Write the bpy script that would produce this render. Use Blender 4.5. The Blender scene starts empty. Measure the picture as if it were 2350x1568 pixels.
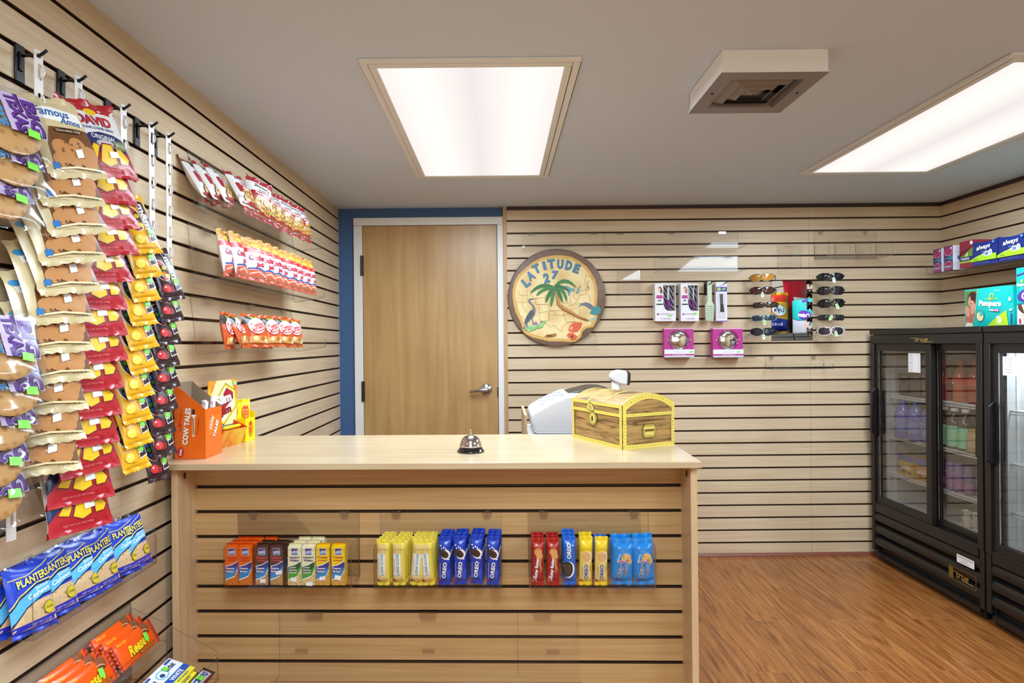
import bpy, bmesh, math, random
from mathutils import Vector, Matrix, Euler
R = math.radians
SC = bpy.context.scene
COL = SC.collection

# ------------------------------------------------------------------ camera, world, light, exposure
F, PX, PY, RHO, CH = 1390.0, 1148.0, 789.0, 0.0095, 1.313      # focal length (px), principal point, roll, eye height
cam_d = bpy.data.cameras.new('camera')
cam = bpy.data.objects.new('camera', cam_d)
COL.objects.link(cam)
cam_d.sensor_width = 36.0
cam_d.lens = F / 2350.0 * 36.0
cam_d.shift_x = (1175.0 - PX) / 2350.0
cam_d.shift_y = (PY - 784.0) / 2350.0
cam_d.clip_start = 0.02
cam.matrix_world = Matrix.Translation((0, 0, CH)) @ Matrix.Rotation(R(90), 4, 'X') @ Matrix.Rotation(-RHO, 4, 'Z')
SC.camera = cam

world = bpy.data.worlds.new('world')
SC.world = world
world.use_nodes = True
world.node_tree.nodes['Background'].inputs[0].default_value = (0.75, 0.8, 0.9, 1)
world.node_tree.nodes['Background'].inputs[1].default_value = 0.3
SC.view_settings.view_transform = 'Standard'
SC.view_settings.look = 'None'
SC.view_settings.exposure = 0.28
SC.view_settings.gamma = 1.0
SC.view_settings.use_curve_mapping = False
SC.cycles.transparent_max_bounces = 48
SC.cycles.max_bounces = 10
SC.cycles.diffuse_bounces = 5
SC.cycles.glossy_bounces = 5
SC.cycles.sample_clamp_indirect = 6.0
SC.cycles.caustics_reflective = False
SC.cycles.caustics_refractive = False

LIGHT_W = 30.0            # each ceiling troffer
def area_light(name, loc, sx, sy, power, color=(0.72, 0.875, 1.0), rot=(0, 0, 0)):
    l = bpy.data.lights.new(name, 'AREA')
    l.shape = 'RECTANGLE'
    l.size, l.size_y, l.energy, l.color = sx, sy, power, color
    o = bpy.data.objects.new(name, l)
    o.location, o.rotation_euler = loc, rot
    COL.objects.link(o)
    return o
ZC = CH + 0.838            # ceiling height
TROFFERS = [(-0.081, 2.40), (1.83, 2.40), (-0.081, 0.15), (1.83, 0.15)]   # the two in view and the next two of the same grid
for _i, (_x, _y) in enumerate(TROFFERS):
    area_light('troffer_lamp', (_x, _y, ZC - 0.03), 0.54, 1.14, LIGHT_W * (1.0 if _i < 2 else 1.25))
area_light('added_rear_fill', (0.9, -2.9, 1.5), 3.4, 1.2, 52.0, (0.70, 0.86, 1.0), (R(-90), 0, 0))  # added frontal fill lamp; the rear wall behind it has no window

# ------------------------------------------------------------------ pixel -> world helpers
def ray(x, y):
    dx, dy = x - PX, y - PY
    c, s = math.cos(RHO), math.sin(RHO)
    return Vector(((dx * c - dy * s) / F, 1.0, -(dy * c + dx * s) / F))
def atY(x, y, Y):
    r = ray(x, y); return Vector((r.x * Y, Y, CH + r.z * Y))
def atX(x, y, X):
    r = ray(x, y); t = X / r.x; return Vector((X, t, CH + r.z * t))
def atZ(x, y, Z):
    r = ray(x, y); t = (Z - CH) / r.z; return Vector((r.x * t, t, Z))

# ------------------------------------------------------------------ materials
MATS = {}
def lin(c):
    if isinstance(c, str):
        c = c.lstrip('#'); c = tuple(int(c[i:i+2], 16) / 255 for i in (0, 2, 4))
        c = tuple(v / 12.92 if v <= 0.04045 else ((v + 0.055) / 1.055) ** 2.4 for v in c)
    return (c[0], c[1], c[2], 1.0)
def mat(c, rough=0.45, metal=0.0, coat=0.0, name=None, spec=0.5):
    key = (c, rough, metal, coat)
    if key in MATS: return MATS[key]
    m = bpy.data.materials.new(name or ('finish_%s' % str(c).lstrip('#')))
    m.use_nodes = True
    b = m.node_tree.nodes['Principled BSDF']
    b.inputs['Base Color'].default_value = lin(c)
    b.inputs['Roughness'].default_value = rough
    b.inputs['Metallic'].default_value = metal
    b.inputs['Specular IOR Level'].default_value = spec
    if coat: b.inputs['Coat Weight'].default_value = coat; b.inputs['Coat Roughness'].default_value = 0.08
    MATS[key] = m
    return m
def foil(c): return mat(c, 0.24)            # glossy printed film
def ink(c): return mat(c, 0.3)
def emit(c, strength, name):
    m = bpy.data.materials.new(name); m.use_nodes = True
    nt = m.node_tree; nt.nodes.clear()
    e = nt.nodes.new('ShaderNodeEmission'); o = nt.nodes.new('ShaderNodeOutputMaterial')
    e.inputs[0].default_value = lin(c); e.inputs[1].default_value = strength
    nt.links.new(e.outputs[0], o.inputs[0]); return m
def clear(name, tint, f=0.05, rough=0.03, fr=0.5):
    """thin clear plastic: mostly transparent, mirror-like with a Fresnel edge"""
    m = bpy.data.materials.new(name); m.use_nodes = True
    nt = m.node_tree; nt.nodes.clear()
    o = nt.nodes.new('ShaderNodeOutputMaterial'); mix = nt.nodes.new('ShaderNodeMixShader')
    t = nt.nodes.new('ShaderNodeBsdfTransparent'); g = nt.nodes.new('ShaderNodeBsdfGlossy')
    fz = nt.nodes.new('ShaderNodeLayerWeight'); fz.inputs[0].default_value = 0.5
    pw = nt.nodes.new('ShaderNodeMath'); pw.operation = 'POWER'; pw.inputs[1].default_value = 4.0
    ma = nt.nodes.new('ShaderNodeMath'); ma.operation = 'MULTIPLY_ADD'; ma.inputs[1].default_value = fr; ma.inputs[2].default_value = f
    ma.use_clamp = True
    t.inputs[0].default_value = lin(tint); g.inputs['Roughness'].default_value = rough
    nt.links.new(fz.outputs['Facing'], pw.inputs[0]); nt.links.new(pw.outputs[0], ma.inputs[0]); nt.links.new(ma.outputs[0], mix.inputs[0])
    nt.links.new(t.outputs[0], mix.inputs[1]); nt.links.new(g.outputs[0], mix.inputs[2]); nt.links.new(mix.outputs[0], o.inputs[0])
    return m
def wood(name, c1, c2, scale=(1.2, 40, 40), rough=0.42, detail=6, lo=0.35, hi=0.7, bands=None, coat=0.0):
    m = bpy.data.materials.new(name); m.use_nodes = True
    nt = m.node_tree; N = nt.nodes.new; L = nt.links.new
    b = nt.nodes['Principled BSDF']
    tc = N('ShaderNodeTexCoord'); mp = N('ShaderNodeMapping'); mp.inputs['Scale'].default_value = scale
    no = N('ShaderNodeTexNoise'); no.inputs['Scale'].default_value = 1.0; no.inputs['Detail'].default_value = detail
    no.inputs['Distortion'].default_value = 0.9; no.inputs['Roughness'].default_value = 0.6
    cr = N('ShaderNodeValToRGB')
    cr.color_ramp.elements[0].position = lo; cr.color_ramp.elements[0].color = lin(c1)
    cr.color_ramp.elements[1].position = hi; cr.color_ramp.elements[1].color = lin(c2)
    L(tc.outputs['Object'], mp.inputs[0]); L(mp.outputs[0], no.inputs[0]); L(no.outputs[0], cr.inputs[0])
    n2 = N('ShaderNodeTexNoise'); n2.inputs['Scale'].default_value = 2.2; n2.inputs['Detail'].default_value = 2
    L(tc.outputs['Object'], n2.inputs[0])
    mx = N('ShaderNodeMix'); mx.data_type = 'RGBA'; mx.blend_type = 'MULTIPLY'
    cr2 = N('ShaderNodeValToRGB')
    cr2.color_ramp.elements[0].position = 0.3; cr2.color_ramp.elements[0].color = (0.86, 0.84, 0.82, 1)
    cr2.color_ramp.elements[1].position = 0.7; cr2.color_ramp.elements[1].color = (1, 1, 1, 1)
    L(n2.outputs[0], cr2.inputs[0]); mx.inputs[0].default_value = 1.0
    L(cr.outputs[0], mx.inputs[6]); L(cr2.outputs[0], mx.inputs[7]); L(mx.outputs[2], b.inputs['Base Color'])
    b.inputs['Roughness'].default_value = rough
    if coat: b.inputs['Coat Weight'].default_value = coat; b.inputs['Coat Roughness'].default_value = 0.1
    return m
def spots(name, base, dots, scale, lo=0.2, hi=0.45, rough=0.5, jitter=None):
    """voronoi-blotched food or print material"""
    m = bpy.data.materials.new(name); m.use_nodes = True
    nt = m.node_tree; N = nt.nodes.new; L = nt.links.new
    b = nt.nodes['Principled BSDF']; b.inputs['Roughness'].default_value = rough
    tc = N('ShaderNodeTexCoord'); vo = N('ShaderNodeTexVoronoi'); vo.inputs['Scale'].default_value = scale
    cr = N('ShaderNodeValToRGB')
    cr.color_ramp.elements[0].position = lo; cr.color_ramp.elements[0].color = lin(dots)
    cr.color_ramp.elements[1].position = hi; cr.color_ramp.elements[1].color = lin(base)
    L(tc.outputs['Object'], vo.inputs['Vector']); L(vo.outputs['Distance'], cr.inputs[0]); L(cr.outputs[0], b.inputs['Base Color'])
    return m

# ------------------------------------------------------------------ mesh building
class MB:
    def __init__(s): s.v, s.f, s.m, s.mats = [], [], [], []
    def mi(s, m):
        if m not in s.mats: s.mats.append(m)
        return s.mats.index(m)
    def face(s, pts, m):
        i = len(s.v); s.v += [tuple(p) for p in pts]; s.f.append(tuple(range(i, i + len(pts)))); s.m.append(s.mi(m))
    def mesh(s, verts, faces, m):
        i = len(s.v); s.v += [tuple(p) for p in verts]; k = s.mi(m)
        for f in faces: s.f.append(tuple(i + j for j in f)); s.m.append(k)
    def box(s, a, b, m, M=None, fm=None):
        x0, y0, z0 = a; x1, y1, z1 = b
        P = [Vector(p) for p in ((x0,y0,z0),(x1,y0,z0),(x1,y1,z0),(x0,y1,z0),(x0,y0,z1),(x1,y0,z1),(x1,y1,z1),(x0,y1,z1))]
        if M: P = [M @ p for p in P]
        FS = ((0,3,2,1),(4,5,6,7),(0,1,5,4),(2,3,7,6),(1,2,6,5),(3,0,4,7))   # bottom top front(-y) back right left
        i = len(s.v); s.v += [tuple(p) for p in P]
        for n, f in enumerate(FS):
            s.f.append(tuple(i + j for j in f)); s.m.append(s.mi(fm[n] if fm and fm.get(n) else m))
        return s
    def prism(s, poly, d, m, M=None, em=None):
        """poly: 3D points of one face, d: extrusion vector; em: material of the side faces"""
        A = [Vector(p) for p in poly]; B = [p + Vector(d) for p in A]
        if M: A = [M @ p for p in A]; B = [M @ p for p in B]
        n = len(A); i = len(s.v); s.v += [tuple(p) for p in A + B]; k = s.mi(m); e = s.mi(em or m)
        s.f.append(tuple(i + j for j in range(n))); s.m.append(k)
        s.f.append(tuple(i + n + j for j in reversed(range(n)))); s.m.append(k)
        for j in range(n):
            q = (j + 1) % n
            s.f.append((i + j, i + n + j, i + n + q, i + q)); s.m.append(e)
        return s
    def tube(s, path, r, m, n=10, cap=True):
        path = [Vector(p) for p in path]; rings = []
        for a in range(len(path)):
            t = (path[min(a + 1, len(path) - 1)] - path[max(a - 1, 0)]).normalized()
            up = Vector((0, 0, 1)) if abs(t.z) < 0.9 else Vector((1, 0, 0))
            u = t.cross(up).normalized(); w = t.cross(u).normalized()
            rr = r[a] if isinstance(r, (list, tuple)) else r
            rings.append([path[a] + u * (rr * math.cos(2 * math.pi * k / n)) + w * (rr * math.sin(2 * math.pi * k / n)) for k in range(n)])
        i = len(s.v); k0 = s.mi(m)
        for g in rings: s.v += [tuple(p) for p in g]
        for a in range(len(path) - 1):
            for k in range(n):
                q = (k + 1) % n
                s.f.append((i + a*n + k, i + a*n + q, i + (a+1)*n + q, i + (a+1)*n + k)); s.m.append(k0)
        if cap:
            s.f.append(tuple(i + k for k in reversed(range(n)))); s.m.append(k0)
            e = i + (len(path) - 1) * n
            s.f.append(tuple(e + k for k in range(n))); s.m.append(k0)
        return s
    def lathe(s, prof, m, n=28, M=None, mats=None):
        """prof: (radius, z) list revolved about z"""
        i = len(s.v); np_ = len(prof)
        for (r, z) in prof:
            for k in range(n):
                p = Vector((r * math.cos(2*math.pi*k/n), r * math.sin(2*math.pi*k/n), z))
                s.v.append(tuple(M @ p if M else p))
        for a in range(np_ - 1):
            km = s.mi(mats[a] if mats else m)
            for k in range(n):
                q = (k + 1) % n
                s.f.append((i + a*n + k, i + a*n + q, i + (a+1)*n + q, i + (a+1)*n + k)); s.m.append(km)
        if prof[0][0] > 1e-6: s.f.append(tuple(i + k for k in reversed(range(n)))); s.m.append(s.mi(mats[0] if mats else m))
        if prof[-1][0] > 1e-6: s.f.append(tuple(i + (np_-1)*n + k for k in range(n))); s.m.append(s.mi(mats[-1] if mats else m))
        return s
    def build(s, name, parent=None, smooth=False, bevel=0.0, loc=None, rot=None, seg=2):
        me = bpy.data.meshes.new(name)
        me.from_pydata(s.v, [], s.f); me.validate()
        for m in s.mats: me.materials.append(m)
        if len(me.polygons) == len(s.m): me.polygons.foreach_set('material_index', s.m)
        me.update()
        o = bpy.data.objects.new(name, me); COL.objects.link(o)
        if smooth:
            for p in me.polygons: p.use_smooth = True
            if smooth != 'all': me.set_sharp_from_angle(angle=R(38))
        if bevel:
            bm = bmesh.new(); bm.from_mesh(me)
            bmesh.ops.remove_doubles(bm, verts=bm.verts, dist=1e-6); bm.to_mesh(me); bm.free()
            b = o.modifiers.new('edge', 'BEVEL'); b.width = bevel; b.segments = seg; b.limit_method = 'ANGLE'; b.angle_limit = R(40)
            for p in me.polygons: p.use_smooth = True
            me.set_sharp_from_angle(angle=R(60))
        if parent: o.parent = parent
        if loc is not None: o.location = loc
        if rot is not None: o.rotation_euler = rot
        return o

def tag(o, label=None, cat=None, group=None, kind=None):
    if label: o['label'] = label
    if cat: o['category'] = cat
    if group: o['group'] = group
    if kind: o['kind'] = kind
    return o
def thing(name, label, cat, loc=(0, 0, 0), rot=(0, 0, 0), group=None):
    o = bpy.data.objects.new(name, None); COL.objects.link(o)
    o.empty_display_size = 0.02
    o.location, o.rotation_euler = loc, rot
    return tag(o, label, cat, group)
def structure(o): o['kind'] = 'structure'; return o
KIDS = {}
def dup(root, loc=None, rot=None, label=None, group=None, scale=None):
    r = root.copy(); COL.objects.link(r)
    if loc is not None: r.location = loc
    if rot is not None: r.rotation_euler = rot
    if scale is not None: r.scale = scale
    if label: r['label'] = label
    if group: r['group'] = group
    for ch in list(root.children):
        c = ch.copy(); COL.objects.link(c); c.parent = r
        for g in list(ch.children):
            d = g.copy(); COL.objects.link(d); d.parent = c
    return r
ORD = 'topmost second third fourth fifth sixth seventh eighth ninth tenth eleventh twelfth thirteenth fourteenth'.split()
NTH = 'first second third fourth fifth sixth seventh eighth ninth tenth eleventh twelfth thirteenth fourteenth'.split()

# ------------------------------------------------------------------ flat print: shapes and lettering laid on a surface
_TX = {}
def text_polys(s, bold=0.0, shear=0.0):
    key = (s, bold, shear)
    if key not in _TX:
        cu = bpy.data.curves.new('lettering', 'FONT'); cu.body = s; cu.size = 1; cu.resolution_u = 2
        cu.offset = bold; cu.shear = shear; cu.space_line = 0.85; cu.align_x = 'CENTER'
        o = bpy.data.objects.new('lettering', cu); COL.objects.link(o)
        me = bpy.data.meshes.new_from_object(o.evaluated_get(bpy.context.evaluated_depsgraph_get()))
        v = [(p.co.x, p.co.y) for p in me.vertices]; f = [tuple(p.vertices) for p in me.polygons]
        x0, x1 = min(p[0] for p in v), max(p[0] for p in v); y0, y1 = min(p[1] for p in v), max(p[1] for p in v)
        v = [((p[0] - (x0+x1)/2) / (x1-x0), (p[1] - (y0+y1)/2) / (y1-y0)) for p in v]
        bpy.data.objects.remove(o); bpy.data.meshes.remove(me); bpy.data.curves.remove(cu)
        _TX[key] = (v, f)
    return _TX[key]
def T(s, cx, cz, w, h, m, rot=0, bold=0.012, shear=0.0): return ('t', s, cx, cz, w, h, m, rot, bold, shear)
def Rc(x0, z0, x1, z1, m): return ('p', [(x0,z0),(x1,z0),(x1,z1),(x0,z1)], m)
def P(pts, m): return ('p', pts, m)
def E(cx, cz, rx, rz, m, n=22, rot=0, a0=0, a1=360):
    c, s = math.cos(R(rot)), math.sin(R(rot)); q = []
    k = n if a1 - a0 < 360 else n - 1
    for i in range(n):
        t = R(a0 + (a1 - a0) * i / (n if k == n - 1 else n - 1))
        x, z = rx * math.cos(t), rz * math.sin(t); q.append((cx + x*c - z*s, cz + x*s + z*c))
    return ('p', q, m)
def Ln(pts, wd, m): return ('l', pts, wd, m)
def Bump(pts, h): return pts
def op_polys(op):
    if op[0] == 't':
        _, s, cx, cz, w, h, m, rot, bold, shear = op
        v, f = text_polys(s, bold, shear); c, sn = math.cos(R(rot)), math.sin(R(rot))
        vv = [(cx + x*w*c - z*h*sn, cz + x*w*sn + z*h*c) for x, z in v]
        return [[vv[i] for i in q] for q in f], m
    if op[0] == 'p': return [op[1]], op[2]
    _, pts, wd, m = op; out = []
    for a, b in zip(pts, pts[1:]):
        dx, dz = b[0]-a[0], b[1]-a[1]; l = math.hypot(dx, dz) or 1; nx, nz = -dz/l*wd/2, dx/l*wd/2; ex, ez = dx/l*wd*0.3, dz/l*wd*0.3
        out.append([(a[0]-ex+nx, a[1]-ez+nz), (a[0]-ex-nx, a[1]-ez-nz), (b[0]+ex-nx, b[1]+ez-nz), (b[0]+ex+nx, b[1]+ez+nz)])
    return out, m
def lay(mb, ops, surf, xc=(), zc=(), step=0.00016, base=0.00016):
    """lay print ops on a surface; surf(x, z, off) -> point; xc, zc: lines to cut along so that the print follows a curved face"""
    for k, op in enumerate(ops):
        polys, m = op_polys(op); off = base + step * k
        if xc or zc:
            bm = bmesh.new()
            for q in polys:
                try: bm.faces.new([bm.verts.new((x, 0, z)) for x, z in q])
                except ValueError: pass
            for f in list(bm.faces):
                if len(f.verts) > 4: bmesh.ops.triangulate(bm, faces=[f])
            for x in xc:
                bmesh.ops.bisect_plane(bm, geom=bm.verts[:] + bm.edges[:] + bm.faces[:], plane_co=(x, 0, 0), plane_no=(1, 0, 0))
            for z in zc:
                bmesh.ops.bisect_plane(bm, geom=bm.verts[:] + bm.edges[:] + bm.faces[:], plane_co=(0, 0, z), plane_no=(0, 0, 1))
            bm.verts.index_update()
            mb.mesh([surf(v.co.x, v.co.z, off) for v in bm.verts], [tuple(v.index for v in f.verts) for f in bm.faces], m)
            bm.free()
        else:
            for q in polys: mb.face([surf(x, z, off) for x, z in q], m)

# ------------------------------------------------------------------ pouches (bags, sleeves, wrappers)
def pouch_fns(w, h, t, seal, pinch=0.05, flat=0.45, wob=0.0, seed=1):
    rnd = random.Random(seed); ph = [rnd.uniform(0, 6.28) for _ in range(6)]
    def shape(x, z):
        v = min(1.0, max(0.0, (z - seal) / (h - 2 * seal))); pr = (max(0.0, 4 * v * (1 - v))) ** flat
        u = min(1.0, abs(2 * x / w)); hp = (1 - u * u) ** 0.5
        d = t / 2 * pr * hp
        wv = wob * (math.sin(9 * z / h + 5 * x / w + ph[0]) * 0.5 + math.sin(17 * x / w + ph[1]) * 0.6 * (1 - pr) + 0.4 * math.sin(23 * z / h + 11 * x / w + ph[2])) * (1 - u ** 4)
        return d + wv * 0.5, pr, wv
    def front(x, z, off=0.0):
        d, pr, wv = shape(x, z); return Vector((x * (1 - pinch * pr), -d - off, z))
    def back(x, z):
        d, pr, wv = shape(x, z); return Vector((x * (1 - pinch * pr), d * 0.8 - wv * 0.6 if abs(2*x/w) < 0.999 else 0, z))
    return front, back
def pouch(parent, w, h, t, seal, body, ops, top=None, bot=None, nx=12, nz=16, pinch=0.05, flat=0.45, wob=0.0, seed=1, backm=None, name='pouch', z0=0.0, zig=True, bend=0.0):
    """front faces -Y; z from z0 to z0+h. Children: the pouch body with its print, top_seal, bottom_seal"""
    fr, bk = pouch_fns(w, h, t, seal, pinch, flat, wob, seed)
    S = Vector((0, 0, z0)); mb = MB(); backm = backm or body
    g = [[fr(-w/2 + w*i/nx, seal + (h-2*seal)*j/nz) + S for i in range(nx+1)] for j in range(nz+1)]
    b = [[bk(-w/2 + w*i/nx, seal + (h-2*seal)*j/nz) + S for i in range(nx+1)] for j in range(nz+1)]
    for (gr, mm, flip) in ((g, body, False), (b, backm, True)):
        vs = [p for row in gr for p in row]; fs = []
        for j in range(nz):
            for i in range(nx):
                q = (j*(nx+1)+i, j*(nx+1)+i+1, (j+1)*(nx+1)+i+1, (j+1)*(nx+1)+i); fs.append(q[::-1] if flip else q)
        mb.mesh(vs, fs, mm)
    lay(mb, ops, lambda x, z, o: fr(x, z, o + 0.0002) + S, [w*(i/nx-0.5) for i in range(1, nx)], [seal + (h-2*seal)*j/nz for j in range(0, nz+1)])
    o = mb.build(name, parent, smooth=True)
    for nm, za, zb, mm, sg in (('top_seal', h-seal, h, top or body, 1), ('bottom_seal', seal, 0, bot or body, -1)):
        if seal <= 0: break
        s = MB(); n = 16; rnd = random.Random(seed + sg); a = rnd.uniform(0, 6)
        rows = []
        for j in range(4):
            v = j / 3; row = []
            for i in range(n + 1):
                x = -w/2 + w*i/n; z = za + (zb - za) * v
                if j == 3 and zig: z += (0.0012 if i % 2 else -0.0012)
                y = (math.sin(6.5*x/w*2 + a) * 0.05*w + (0.0008 if j % 2 else -0.0008)) * v * (0.6 if wob == 0 else 1.0) - bend * v * v * sg
                row.append(Vector((x, y, z)) + S)
            rows.append(row)
        vs = [p for r_ in rows for p in r_]
        fs = [(j*(n+1)+i, j*(n+1)+i+1, (j+1)*(n+1)+i+1, (j+1)*(n+1)+i) for j in range(3) for i in range(n)]
        if sg < 0: fs = [f[::-1] for f in fs]
        s.mesh(vs, fs, mm); s.build(nm, parent, smooth=True)
    return fr
def sticker(parent, pts, m, surf, label, z0=0.0, off=0.0042):
    mb = MB(); xs = [p[0] for p in pts]; zs = [p[1] for p in pts]
    lay(mb, [P(pts, m)], lambda x, z, o: surf(x, z, o + off) + Vector((0, 0, z0)), [min(xs) + (max(xs)-min(xs))*k/3 for k in (1, 2)], [min(zs) + (max(zs)-min(zs))*k/3 for k in (1, 2)])
    o = mb.build('price_sticker', parent); o['label'] = label; return o
# ------------------------------------------------------------------ the room
XL, XR, YB, YF = -0.987, 2.70, 1390.0 / 375.2, -3.0      # faces of the slat walls; rear wall behind the viewer
maple_x = wood('maple_laminate_x', '#cfb694', '#dfcaac', (1.6, 60, 60))
maple_y = wood('maple_laminate_y', '#cfb694', '#dfcaac', (60, 1.6, 60))
maple_top = wood('maple_laminate_top', '#c9b08c', '#d6c2a2', (1.4, 50, 50), rough=0.2)
groove_m = mat('#4a3120', 0.7, name='groove_mdf')
white_paint = mat('#d2e0f6', 0.6, name='ceiling_paint')
blue_paint = mat('#3d5e8c', 0.55, name='blue_wall_paint')
trim_white = mat('#e3e0de', 0.4, name='white_trim_paint')
dark_trim = mat('#3a2823', 0.5, name='dark_brown_trim')

PITCH, GAP = 0.0762, 0.0098
def slatwall(name, z_groove, zmax, n0, n1, pt, seam=(), m=None, along=None):
    """pt(a, d, z): a along the wall, d depth behind the face; boards between grooves, lipped at the back"""
    mb = MB(); zs = []
    k = 0; z = z_groove
    edges = [zmax]
    while z > 0.02:
        edges += [z + GAP/2, z - GAP/2]; z -= PITCH
    edges.append(0.0)
    cuts = [n0] + list(seam) + [n1]
    for s0, s1 in zip(cuts, cuts[1:]):
        a0 = s0 + (0.0006 if s0 != n0 else 0); a1 = s1 - (0.0006 if s1 != n1 else 0)
        for i in range(0, len(edges), 2):
            zt, zb = edges[i], edges[i+1]
            if zt - zb < 0.002: continue
            c = 0.0012
            prof = [(0.019, zt), (c, zt), (0, zt - c), (0, zb + c), (c, zb), (0.019, zb)]
            A = [pt(a0, d, z_) for d, z_ in prof]; B = [pt(a1, d, z_) for d, z_ in prof]
            for j in range(5):
                mm = groove_m if j in (0, 4) else m
                mb.face([A[j], B[j], B[j+1], A[j+1]], mm)
            mb.face(A, m); mb.face(B[::-1], m)
    mb.face([pt(n0, 0.0135, 0), pt(n1, 0.0135, 0), pt(n1, 0.0135, zmax), pt(n0, 0.0135, zmax)], groove_m)
    mb.face([pt(n0, 0.0195, 0), pt(n1, 0.0195, 0), pt(n1, 0.0195, zmax), pt(n0, 0.0195, zmax)], groove_m)
    return structure(mb.build(name))

def plank_floor():
    m = bpy.data.materials.new('cherry_laminate_floor'); m.use_nodes = True
    nt = m.node_tree; N = nt.nodes.new; L = nt.links.new; b = nt.nodes['Principled BSDF']
    tc = N('ShaderNodeTexCoord'); mp = N('ShaderNodeMapping'); mp.inputs['Rotation'].default_value = (0, 0, R(90))
    L(tc.outputs['Object'], mp.inputs[0])
    br = N('ShaderNodeTexBrick'); br.inputs['Scale'].default_value = 1.0
    br.inputs['Brick Width'].default_value = 1.2; br.inputs['Row Height'].default_value = 0.19; br.inputs['Mortar Size'].default_value = 0.0012
    br.inputs['Color1'].default_value = (0, 0, 0, 1); br.inputs['Color2'].default_value = (1, 1, 1, 1); br.inputs['Mortar'].default_value = (0.5, 0.5, 0.5, 1)
    br.offset = 0.37; br.inputs['Bias'].default_value = 0.0
    L(mp.outputs[0], br.inputs[0])
    ad = N('ShaderNodeVectorMath'); ad.operation = 'MULTIPLY_ADD'
    L(br.outputs['Color'], ad.inputs[0]); ad.inputs[1].default_value = (7, 13, 5); L(tc.outputs['Object'], ad.inputs[2])
    mp2 = N('ShaderNodeMapping'); mp2.inputs['Scale'].default_value = (46, 3.0, 1)
    L(ad.outputs[0], mp2.inputs[0])
    no = N('ShaderNodeTexNoise'); no.inputs['Scale'].default_value = 1.0; no.inputs['Detail'].default_value = 7; no.inputs['Distortion'].default_value = 1.3; no.inputs['Roughness'].default_value = 0.62
    L(mp2.outputs[0], no.inputs[0])
    cr = N('ShaderNodeValToRGB'); e = cr.color_ramp.elements
    e[0].position = 0.24; e[0].color = lin('#3f2415'); e[1].position = 0.74; e[1].color = lin('#a9713f')
    x = e.new(0.37); x.color = lin('#73421f'); x = e.new(0.52); x.color = lin('#91592c')
    L(no.outputs[0], cr.inputs[0])
    hs = N('ShaderNodeHueSaturation'); hs.inputs['Saturation'].default_value = 1.0
    mr = N('ShaderNodeMapRange'); mr.inputs['To Min'].default_value = 0.88; mr.inputs['To Max'].default_value = 1.1
    L(br.outputs['Color'], mr.inputs[0]); L(mr.outputs[0], hs.inputs['Value']); L(cr.outputs[0], hs.inputs['Color'])
    mx = N('ShaderNodeMix'); mx.data_type = 'RGBA'
    L(br.outputs['Fac'], mx.inputs[0]); L(hs.outputs[0], mx.inputs[6]); mx.inputs[7].default_value = lin('#9a6a44')
    L(mx.outputs[2], b.inputs['Base Color']); b.inputs['Roughness'].default_value = 0.24
    return m
structure(MB().box((XL - 0.1, YF - 0.1, -0.1), (XR + 0.1, YB + 0.15, 0.0), plank_floor()).build('floor'))
structure(MB().box((XL - 0.1, YF - 0.1, ZC), (XR + 0.1, YB + 0.15, ZC + 0.1), white_paint).build('ceiling'))
# rear part of the shop, behind the viewer
structure(MB().box((XL - 0.1, YF - 0.1, 0), (XR + 0.1, YF, ZC), mat('#cdbb9e', 0.6, name='rear_wall_paint')).build('wall_rear'))

XP = atY(1160, 700, YB).x           # the slat wall ends at the door
slatwall('wall_back_slats', 2.063, ZC - 0.0215, XP + 0.012, XR + 0.019, lambda a, d, z: Vector((a, YB + d, z)), (atY(1857, 600, YB).x,), maple_x)
slatwall('wall_left_slats', 2.087, ZC, YF, YB + 0.02, lambda a, d, z: Vector((XL - d, a, z)), (1.222 - 1.2, atX(590, 800, XL).y), maple_y)
slatwall('wall_right_slats', 2.063, ZC - 0.0215, YF, YB, lambda a, d, z: Vector((XR + d, a, z)), (1.0,), maple_y)
structure(MB().box((XL - 0.1, YB + 0.0196, 0), (XR + 0.1, YB + 0.12, ZC), blue_paint).build('wall_back'))
structure(MB().box((XL - 0.1, YF, 0), (XL - 0.02, YB + 0.02, ZC), groove_m).build('wall_left'))
structure(MB().box((XR + 0.02, YF, 0), (XR + 0.1, YB + 0.02, ZC), groove_m).build('wall_right'))
structure(MB().box((XP - 0.012, YB - 0.003, 0), (XP + 0.012, YB + 0.0195, ZC), wood('edge_strip_wood', '#bb9164', '#d2ac80', (60, 60, 2))).build('trim_1', bevel=0.001))
structure(MB().box((XP + 0.02, YB - 0.004, ZC - 0.0215), (XR - 0.004, YB + 0.0194, ZC), dark_trim).build('trim_2'))
structure(MB().box((XR - 0.004, YF, ZC - 0.0215), (XR + 0.0194, YB + 0.0194, ZC), dark_trim).build('trim_3'))
cherry = mat('#7d4534', 0.4, name='cherry_baseboard')
structure(MB().prism([(XP, YB, 0), (XP, YB - 0.016, 0), (XP, YB - 0.013, 0.012), (XP, YB - 0.004, 0.02), (XP, YB, 0.02)], (XR - XP, 0, 0), cherry).build('baseboard_back', bevel=0.001))

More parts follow.
